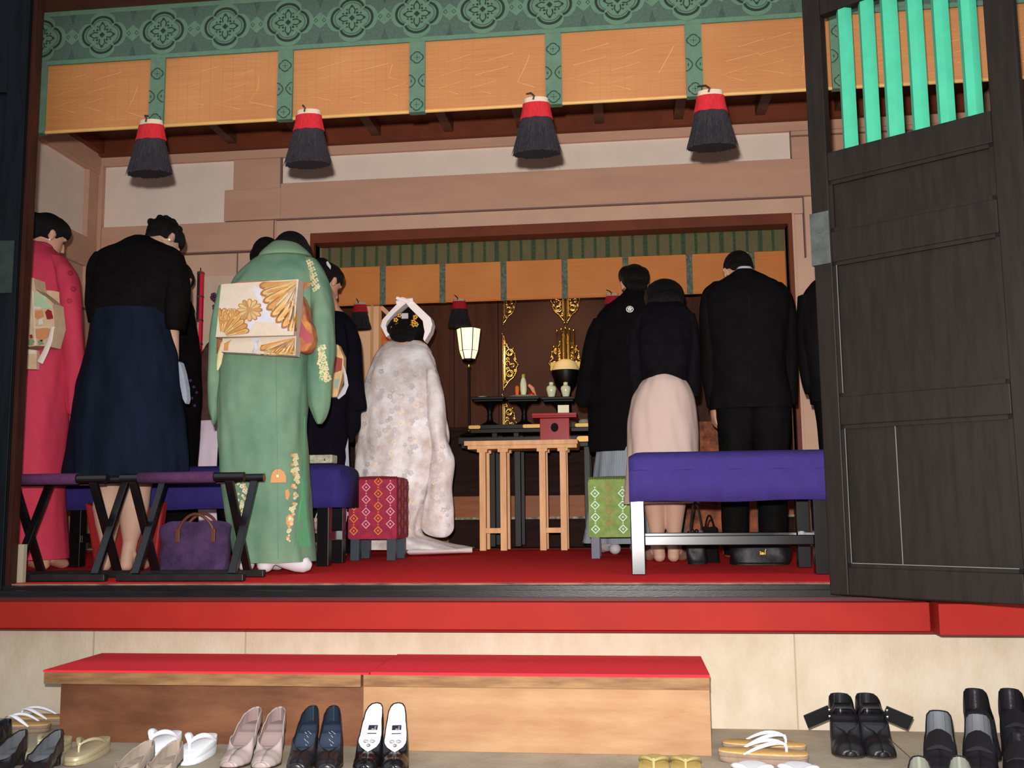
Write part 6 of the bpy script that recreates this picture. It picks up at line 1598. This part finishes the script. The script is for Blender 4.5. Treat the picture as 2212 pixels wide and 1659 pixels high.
for k, st in enumerate((((0, 0), (0, 1)), ((0, .5), (.5, 1)), ((.1, .6), (.5, 0)), ((.8, 0), (.8, .7)), ((1.1, 0), (1.1, .7), (1.5, .7), (1.5, 0)), ((1.9, 0), (1.9, .6), (2.3, .3)), ((2.5, 0), (2.7, 1.3), (3.1, 1.6)))):
    m.tube([(lx_ + a * .009, yy, lz_ + b * .016) for a, b in st], .0022, 6)
m.build('gold_lettering', M_logo, t)

# ================================================================ shoes
def interp(tab, t):
    for (a, va), (b, vb) in zip(tab, tab[1:]):
        if t <= b: u = (t - a) / (b - a); u = u * u * (3 - 2 * u); return va + (vb - va) * u
    return tab[-1][1]
TOES = {'pointed': [(0, .16), (.05, .36), (.14, .70), (.3, 1), (.5, .88), (.72, .70), (.88, .56), (.96, .36), (1, .16)],
        'square': [(0, .52), (.04, .64), (.14, .86), (.3, 1), (.5, .88), (.72, .70), (.88, .56), (.96, .36), (1, .16)],
        'round': [(0, .30), (.03, .55), (.12, .88), (.28, 1), (.5, .90), (.72, .74), (.88, .62), (.96, .42), (1, .20)],
        'boxy': [(0, .34), (.03, .60), (.12, .90), (.28, 1), (.5, .92), (.72, .80), (.88, .78), (.96, .60), (1, .36)]}
def shoe(toe, heelx, yt, yh, rimpy, label, mu, mi_, W=.086, kind='pointed', tv=.42, wall=.056, group=None, hk='block', lab=False, extra=None, vamp=.042, minheel=.02):
    """toe/heelx: photo x of toe tip and heel; yt, yh their distances; rimpy photo y of the heel rim"""
    A0 = U(toe, 1650, Y=yt); B0 = U(heelx, rimpy, Y=yh); rz = B0.z
    H = max(minheel, rz - wall)
    a = Vector((A0.x, yt, 0)); b = Vector((B0.x, yh, 0)); d = (b - a); L = d.length; d.normalize(); sd = Vector((-d.y, d.x, 0)) * -1
    ctr = (a + b) / 2
    t = thing('shoe', ctr, label, 'shoe', group)
    wt = TOES[kind]
    sole = [(0, .010), (.30, .008), (.48, .010 + H * .38), (.66, .010 + H * .80), (.82, H + .008), (1, H + .010)]
    rim = [(0, .016), (.12, vamp * .75), (.30, vamp), (tv, vamp * .98), (min(.62, tv + .15), wall * .62), (.8, wall * .8), (1, wall)]
    wp = lambda t_, x, z: a + d * (L * t_) + sd * x + Vector((0, 0, z))
    n = 30; k = 7
    def walls(ins, dz):
        m = MB(); Lf = []; Rt = []
        for i in range(n + 1):
            u = i / n; w = W / 2 * interp(wt, u) - ins; w = max(w, .004); s_ = interp(sole, u) + dz; r = interp(rim, u) - dz * 2.2
            am = pi / 2 if u <= tv - .10 else (pi / 2 if u < tv - .10 else max(1.02, pi / 2 - (u - tv + .10) * 4.2))
            row = []
            for j in range(k + 1):
                an = am * j / k
                row.append((w * cos(an) ** .75 if an < pi / 2 - 1e-3 else 0, s_ + r * sin(an) ** 1.0))
            if u > tv: # walls go up steeply
                row = [(w * (1 - .10 * (j / k) ** 2), s_ + (r if dz == 0 else r) * (j / k)) for j in range(k + 1)]
            elif u > tv - .10:
                q = (u - tv + .10) / .10; row2 = [(w * (1 - .10 * (j / k) ** 2), s_ + r * (j / k)) for j in range(k + 1)]
                row = [(p[0] * (1 - q) + g[0] * q, p[1] * (1 - q) + g[1] * q) for p, g in zip(row, row2)]
            Lf.append([wp(u, -x, z) for x, z in row]); Rt.append([wp(u, x, z) for x, z in row])
        m.rings(Lf, closed=False, cap0=False, cap1=False); m.rings(Rt, closed=False, cap0=False, cap1=False)
        # back of the heel
        back = []
        for q in range(7):
            v = q / 6; back.append([Lf[-1][j].lerp(Rt[-1][j], v) + d * (.006 * sin(pi * v) - (.004 if ins else 0)) for j in range(k + 1)])
        m.rings(back, closed=False, cap0=False, cap1=False)
        fr = []
        for q in range(5):
            v = q / 4; fr.append([Lf[0][j].lerp(Rt[0][j], v) - d * (.005 * sin(pi * v)) for j in range(k + 1)])
        m.rings(fr, closed=False, cap0=False, cap1=False)
        return m
    walls(0, 0).build('upper', mu, t, smooth=True, solid=.0022, auto=80)
    m = walls(.0022, .003)
    for i in range(n):
        u0, u1 = i / n, (i + 1) / n; w0 = max(.003, W / 2 * interp(wt, u0) - .003); w1 = max(.003, W / 2 * interp(wt, u1) - .003)
        m.add([wp(u0, -w0, interp(sole, u0) + .004), wp(u0, w0, interp(sole, u0) + .004), wp(u1, w1, interp(sole, u1) + .004), wp(u1, -w1, interp(sole, u1) + .004)], [(0, 1, 2, 3)])
    ins = m.build('lining', mi_, t, smooth=True, auto=60)
    m = MB(); R = []
    for i in range(n + 1):
        u = i / n; w = W / 2 * interp(wt, u) + .001; s_ = interp(sole, u)
        R.append([wp(u, -w, s_ - .005), wp(u, w, s_ - .005), wp(u, w, s_ + .002), wp(u, -w, s_ + .002)])
    m.rings(R); m.build('outsole', M_sole, t)
    m = MB(); hw = W * .26 if hk == 'block' else W * .16
    t0 = .80 if hk == 'block' else .86
    R = [[wp(t0, -hw * 1.2, H + .004), wp(t0, hw * 1.2, H + .004), wp(.99, hw * 1.0, H + .006), wp(.99, -hw * 1.0, H + .006)],
         [wp(t0 + .03, -hw * .8, H * .5), wp(t0 + .03, hw * .8, H * .5), wp(.97, hw * .7, H * .5), wp(.97, -hw * .7, H * .5)],
         [wp(t0 + .03, -hw * .8, .0005), wp(t0 + .03, hw * .8, .0005), wp(.97, hw * .7, .0005), wp(.97, -hw * .7, .0005)]]
    m.rings(R); m.build('heel', mu, t, bevel=.002)
    sl = (interp(sole, .70) - interp(sole, .56)) / (.14 * L)
    if lab:
        m = MB(); u0, u1 = .60, .74; zz0, zz1 = interp(sole, u0) + .006, interp(sole, u1) + .006
        m.add([wp(u0, -.016, zz0), wp(u0, .016, zz0), wp(u1, .016, zz1), wp(u1, -.016, zz1)], [(0, 1, 2, 3)])
        lb = m.build('insole_label', mat('label_black', A(52, 46, 70, 3.4), .5), ins)
        # small rotated lettering
        nx = sd; ny = (wp(u1, 0, zz1) - wp(u0, 0, zz0)).normalized()
        for txt, sx_, sz_, px_ in (('London', .0088, 0, .006), ('R', .011, 0, -.004)):
            cu = bpy.data.curves.new('lettering', 'FONT'); cu.body = txt; cu.size = sz_ or sx_; cu.align_x = 'CENTER'; cu.extrude = .0001
            tmp = bpy.data.objects.new('lettering', cu); o = bpy.data.objects.new('lettering', bpy.data.meshes.new_from_object(tmp)); bpy.data.objects.remove(tmp); COL.objects.link(o); o.data.materials.append(M_tabi)
            X = -ny; Yv = sd; Zv = X.cross(Yv).normalized()
            if Zv.z < 0: Yv = -Yv; Zv = -Zv
            org = wp(.67, px_ if txt == 'R' else px_, (zz0 + zz1) / 2 + .001)
            M4 = Matrix((( X.x, Yv.x, Zv.x, org.x - ctr.x), (X.y, Yv.y, Zv.y, org.y - ctr.y), (X.z, Yv.z, Zv.z, org.z - ctr.z), (0, 0, 0, 1)))
            o.parent = lb; o.matrix_local = M4 if False else M4
    if extra: extra(t, wp, L, W, H, lambda u: interp(sole, u), lambda u: interp(rim, u))
    return t
M_sole = mat('shoe_outsole', A(70, 58, 46, 3.4), .7)
M_pat = mat('black_patent', (.006, .005, .006), .16); M_bl = mat('black_shoe_leather', (.012, .010, .012), .32, bump=.1, bscale=90)
M_whl = mat('white_lining', (.86, .84, .84), .6); M_gyl = mat('grey_lining', A(150, 152, 158, 3.4), .7); M_bei = mat('pinkish_beige_leather', A(236, 212, 204, 3.4), .35)
M_beil = mat('dusty_pink_lining', A(206, 176, 170, 3.4), .6); M_crl = mat('cream_leather', A(238, 214, 194, 3.3), .4); M_silv = mat('silver_metal', (.8, .8, .82), .2, metal=1.)
M_mat = mat('matt_black_leather', (.008, .007, .009), .65, spec=.15, bump=.15, bscale=80); M_mat2 = mat('soft_black_leather', (.008, .007, .008), .4, spec=.3, bump=.1, bscale=60)
M_bluel = mat('blue_grey_lining', A(64, 78, 98, 3.4), .4); M_blksat = mat('black_insole', (.01, .01, .012), .25)
def buckle(t, wp, L, W, H, s, r):
    m = MB()
    for x, z in ((-.013, 0), (.013, 0)): m.ell(wp(.40, x * .8, s(.4) + r(.4) + .004), (.010, .008, .006), seg=10, rg=6)
    m.ell(wp(.37, 0, s(.37) + r(.37) + .004), (.008, .012, .006), seg=10, rg=6); m.build('crystal_ornament', mat('crystal', (.9, .85, .8), .08, metal=.9), t, smooth=True)
def starorn(t, wp, L, W, H, s, r):
    m = MB()
    for u, x in ((.60, .0), (.63, .008), (.635, -.008), (.57, -.006), (.55, .004), (.52, 0), (.655, 0)): m.tube([wp(u, x, s(u) + .007), wp(u - .02, x + .007, s(u - .02) + .007)], .0016, 6)
    m.build('silver_print', M_silv, t)
def bow(side):
    def f(t, wp, L, W, H, s, r):
        m = MB(); m.rings([[wp(.60, -W / 2 * .9, s(.6) + r(.6) - .012), wp(.68, -W / 2 * .85, s(.68) + r(.68) - .012)], [wp(.58, -W * .25, s(.6) + r(.6) + .020), wp(.67, -W * .25, s(.68) + r(.68) + .020)],
                                   [wp(.57, W * .25, s(.6) + r(.6) + .020), wp(.66, W * .25, s(.68) + r(.68) + .020)], [wp(.60, W / 2 * .9, s(.6) + r(.6) - .012), wp(.68, W / 2 * .85, s(.68) + r(.68) - .012)]], closed=False, cap0=False, cap1=False)
        m.build('strap', M_mat2, t, smooth=True, solid=.003)
        m = MB(); c0 = wp(.64, side * W * .40, s(.64) + r(.64) - .004); sx = (wp(.6, 1, 0) - wp(.6, 0, 0)) * side
        a_ = c0; b_ = c0 + sx * .085 + Vector((0, -.01, -.035)); m.bar(a_, b_, .004, .052, up=(0, -.3, 1)); m.build('bow_tail', M_mat2, t, bevel=.001)
        for q in range(2):
            m = MB(); m.ell(c0 + sx * (.006) + Vector((0, -.02, .010 - q * .022)), (.005, .004, .005), seg=10, rg=6); m.build('stud', M_silv, t, smooth=True)
    return f
G = 'pairs of shoes on the paving'
for i, (tx, hx, lab) in enumerate(((785, 814, 'black pump with white lining and crystal trim, left of its pair by the box joint'), (849, 860, 'black pump with white lining and crystal trim, right of its pair'))):
    shoe(tx, hx, 3.23, 3.475, 1524, lab, M_pat, M_whl, kind='round', lab=True, extra=buckle, W=.092, hk='slim')
for i, (tx, hx, lab) in enumerate(((640, 677, 'black pump with blue-grey lining and silver print, left of its pair'), (706, 721, 'black pump with blue-grey lining and silver print, right of its pair'))):
    shoe(tx, hx, 3.225, 3.475, 1530, lab, M_bl, M_bluel, kind='square', extra=starorn, W=.092, hk='slim')
for i, (tx, hx, lab) in enumerate(((492, 557, 'pale pink square toed pump, left of its pair'), (563, 606, 'pale pink square toed pump, right of its pair'))):
    shoe(tx, hx, 3.24, 3.475, 1533, lab, M_bei, M_beil, kind='square', W=.096, hk='slim', wall=.05)
for i, (tx, hx, lab) in enumerate(((232, 326, 'cream pump cut by the bottom edge, left of its pair'), (310, 386, 'cream pump cut by the bottom edge, right of its pair'))):
    shoe(tx, hx, 2.97, 3.21, 1606, lab, M_crl, M_crl, kind='round', W=.092, hk='slim', wall=.05)
for i, (tx, hx, lab) in enumerate(((-40, 53, 'black pump with grey lining at the left edge, left of its pair'), (48, 130, 'black pump with grey lining, right of its pair, before the gold sandal'))):
    shoe(tx, hx, 3.02, 3.27, 1582, lab, M_bl, M_gyl, kind='pointed', W=.092, hk='slim')
shoe(-60, 18, 3.36, 3.58, 1563, 'dark rounded shoe behind the black pumps at the left edge', M_bl, M_bl, kind='round', W=.09, tv=.5, vamp=.06, wall=.05)
for i, (tx, hx, sd_, lab) in enumerate(((1840, 1812, -1, 'black patent strap shoe with a bow pointing left'), (1910, 1868, 1, 'black patent strap shoe with a bow pointing right'))):
    shoe(tx, hx, 3.52, 3.74, 1503, lab, M_mat2, M_blksat, kind='boxy', W=.108, tv=.46, extra=bow(sd_), wall=.066, vamp=.055)
def tongue(t, wp, L, W, H, s, r):
    m = MB(); R = []
    for k in range(7):
        u = k / 6; c0 = wp(.36 + .22 * u, 0, s(.45) + r(.4) * .7 + .035 * u); R.append([c0 + (wp(.5, 1, 0) - wp(.5, 0, 0)) * (W * .36 * cos(a) * (1 - .45 * max(0, u - .7))) + Vector((0, 0, .006 * sin(a) + .014 * (1 - abs(cos(a))))) for a in [2 * pi * i / 14 for i in range(14)]])
    m.rings(R); m.build('tongue', M_mat, t, smooth=True)
for tx, hx, yt_, yh_, rp, lin, lab in ((2030, 2028, 3.20, 3.47, 1541, M_gyl, 'black leather slip-on with grey lining, leftmost of the dark shoes at the right'), (2116, 2112, 3.20, 3.47, 1547, M_gyl, 'black leather slip-on with grey lining, second of the dark shoes at the right'),
                                       (2132, 2104, 3.50, 3.77, 1493, M_bl, 'black high-backed shoe standing against the wall, left of its pair'), (2210, 2180, 3.50, 3.77, 1493, M_bl, 'black high-backed shoe standing against the wall, right of its pair'),
                                       (2204, 2200, 3.14, 3.42, 1590, M_bl, 'black shoe at the lower right corner, left of its pair'), (2288, 2280, 3.14, 3.42, 1590, M_bl, 'black shoe cut by the right edge, right of its pair')):
    shoe(tx, hx, yt_, yh_, rp, lab, M_mat, lin, kind='boxy', W=.106, tv=.50, wall=.075, vamp=.066, extra=tongue)
for tx, hx, lab in ((1990, 1985, 'black shoe with pale lining cut by the bottom edge, left of its pair'), (2078, 2072, 'black shoe with pale lining cut by the bottom edge, right of its pair')):
    shoe(tx, hx, 2.88, 3.12, 1640, lab, M_bl, mat('pale_lining2', A(206, 208, 190, 3.2), .7), kind='round', W=.096, tv=.45)

def sandal(toe, heel, W, th0, th1, label, msole, mtop, mstrap, z_edge=None, strap_r=.008, strap_h=.035, ft=.24, bt=.72, kind='oval'):
    """zori: toe and heel are world points on the ground; th0 toe thickness, th1 heel thickness"""
    a = Vector(toe); b = Vector(heel); a.z = b.z = 0; d = b - a; L = d.length; d.normalize(); sd = Vector((d.y, -d.x, 0)); ctr = (a + b) / 2
    t = thing('sandal', ctr, label, 'sandal', None)
    wp = lambda u, x, z: a + d * (L * u) + sd * x + Vector((0, 0, z))
    def ring(z0, sc, dz=0):
        R = []
        for i in range(48):
            an = 2 * pi * i / 48; ca, sa = cos(an), sin(an)
            u = .5 - .5 * math.copysign(abs(ca) ** .8, ca) * sc; w = W / 2 * math.copysign(abs(sa) ** .72, sa) * (1.0 - .10 * (u - .5) * 2) * sc
            th = th0 + (th1 - th0) * u; R.append(wp(u, w, z0 * th + .001 + dz))
        return R
    m = MB(); m.rings([ring(0, .95), ring(.1, .985), ring(.45, .985), ring(.5, .965), ring(.55, 1.0), ring(.86, 1.0), ring(.9, .99)]); m.build('sole', msole, t, smooth=True, auto=50)
    m = MB(); m.rings([ring(.9, .995), ring(1, .985), ring(1, .94, .0015)]); m.build('footbed', mtop, t, smooth=True, auto=50)
    tz = lambda u: (th0 + (th1 - th0) * u) + .001
    f = wp(ft, 0, tz(ft))
    for q in (-1, 1):
        m = MB(); e = wp(bt, q * W / 2 * .93, tz(bt) - .004); pts = []
        for i in range(13):
            u = i / 12; p = (f + Vector((0, 0, .022))).lerp(e, u); p.z += strap_h * .55 * sin(pi * u ** .8); p += sd * q * W * .12 * sin(pi * u); pts.append(p)
        m.tube(pts, [strap_r * (.55 + .65 * sin(pi * (i / 12) ** .9)) for i in range(13)], 10, flat=.65); m.build('strap', mstrap, t, smooth=True)
    m = MB(); m.tube([f - Vector((0, 0, .003)), f + Vector((0, 0, .014)), f + Vector((0, 0, .028)) + d * .006], [.004, .0045, .006], 8); m.build('toe_thong', mstrap, t, smooth=True)
    return t
M_zgold = mat('champagne_gold_zori', tuple(v * 1.7 for v in A(226, 208, 166, 3.2)), .4, metal=.25, var=.05); M_zw = mat('white_zori', (.70, .70, .72), .5); M_straw = mat('straw_footbed', tuple(v * 1.7 for v in A(222, 176, 108, 3.4)), .7, var=.12, vscale=60, stretch=(1, 3, 1), bump=.3, bscale=200)
M_cork = mat('cork_sole', A(196, 164, 140, 3.4), .8, var=.08, vscale=40); M_yel = mat('yellow_zori', tuple(v * 1.6 for v in A(236, 204, 118, 3.2)), .5, var=.05); M_wst = mat('white_strap', (.72, .70, .74), .7)
M_yst = mat('pale_yellow_strap', A(250, 226, 150, 3.2), .4)
g_ = lambda px, Y: U(px, 1630, Y=Y)
sandal(g_(60, 3.29), g_(148, 3.48), .085, .028, .045, 'champagne gold sandal half hidden behind the black pump', M_zgold, M_zgold, M_zgold)
sandal(g_(150, 3.24), g_(228, 3.47), .088, .028, .048, 'champagne gold sandal in full view left of the white sandals', M_zgold, M_zgold, M_zgold)
sandal(g_(305, 3.33), g_(384, 3.52), .088, .035, .060, 'white sandal with thick sole, left of its pair beside the brown step', M_zw, M_zw, M_wst, strap_r=.011, strap_h=.04)
sandal(g_(392, 3.27), g_(458, 3.49), .088, .035, .060, 'white sandal with thick sole, right of its pair beside the brown step', M_zw, M_zw, M_wst, strap_r=.011, strap_h=.04)
sandal(g_(10, 3.86), g_(150, 3.86), .085, .028, .030, 'tan sandal with white straps tucked behind the left step', M_cork, M_straw, M_wst, strap_r=.008, strap_h=.032)
sandal(g_(-14, 3.73), g_(105, 3.73), .085, .028, .030, 'tan sandal with white straps at the left edge, nearer of its pair', M_cork, M_straw, M_wst, strap_r=.008, strap_h=.032)
sandal(g_(1743, 3.60), g_(1560, 3.62), .088, .028, .030, 'straw sandal with white straps, farther of the pair pointing right', M_cork, M_straw, M_wst, strap_r=.008, strap_h=.032)
sandal(g_(1747, 3.46), g_(1551, 3.48), .092, .032, .036, 'straw sandal with white straps, nearer of the pair pointing right', M_cork, M_straw, M_wst, strap_r=.008, strap_h=.032)
sandal(g_(1410, 3.14), g_(1414, 3.385), .096, .030, .040, 'yellow sandal before the right step, left of its pair', M_yel, M_yel, M_yst, strap_r=.009, strap_h=.02, ft=.36, bt=.74)
sandal(g_(1480, 3.14), g_(1481, 3.385), .096, .030, .040, 'yellow sandal before the right step, right of its pair', M_yel, M_yel, M_yst, strap_r=.009, strap_h=.02, ft=.36, bt=.74)
sandal(g_(1622, 3.03), g_(1625, 3.26), .125, .035, .055, 'wide white sandal cut by the bottom edge, left of its pair', M_zw, M_zw, M_wst, strap_r=.011, strap_h=.02, bt=.8)
sandal(g_(1724, 3.03), g_(1723, 3.26), .122, .035, .055, 'wide white sandal cut by the bottom edge, right of its pair', M_zw, M_zw, M_wst, strap_r=.011, strap_h=.02, bt=.8)
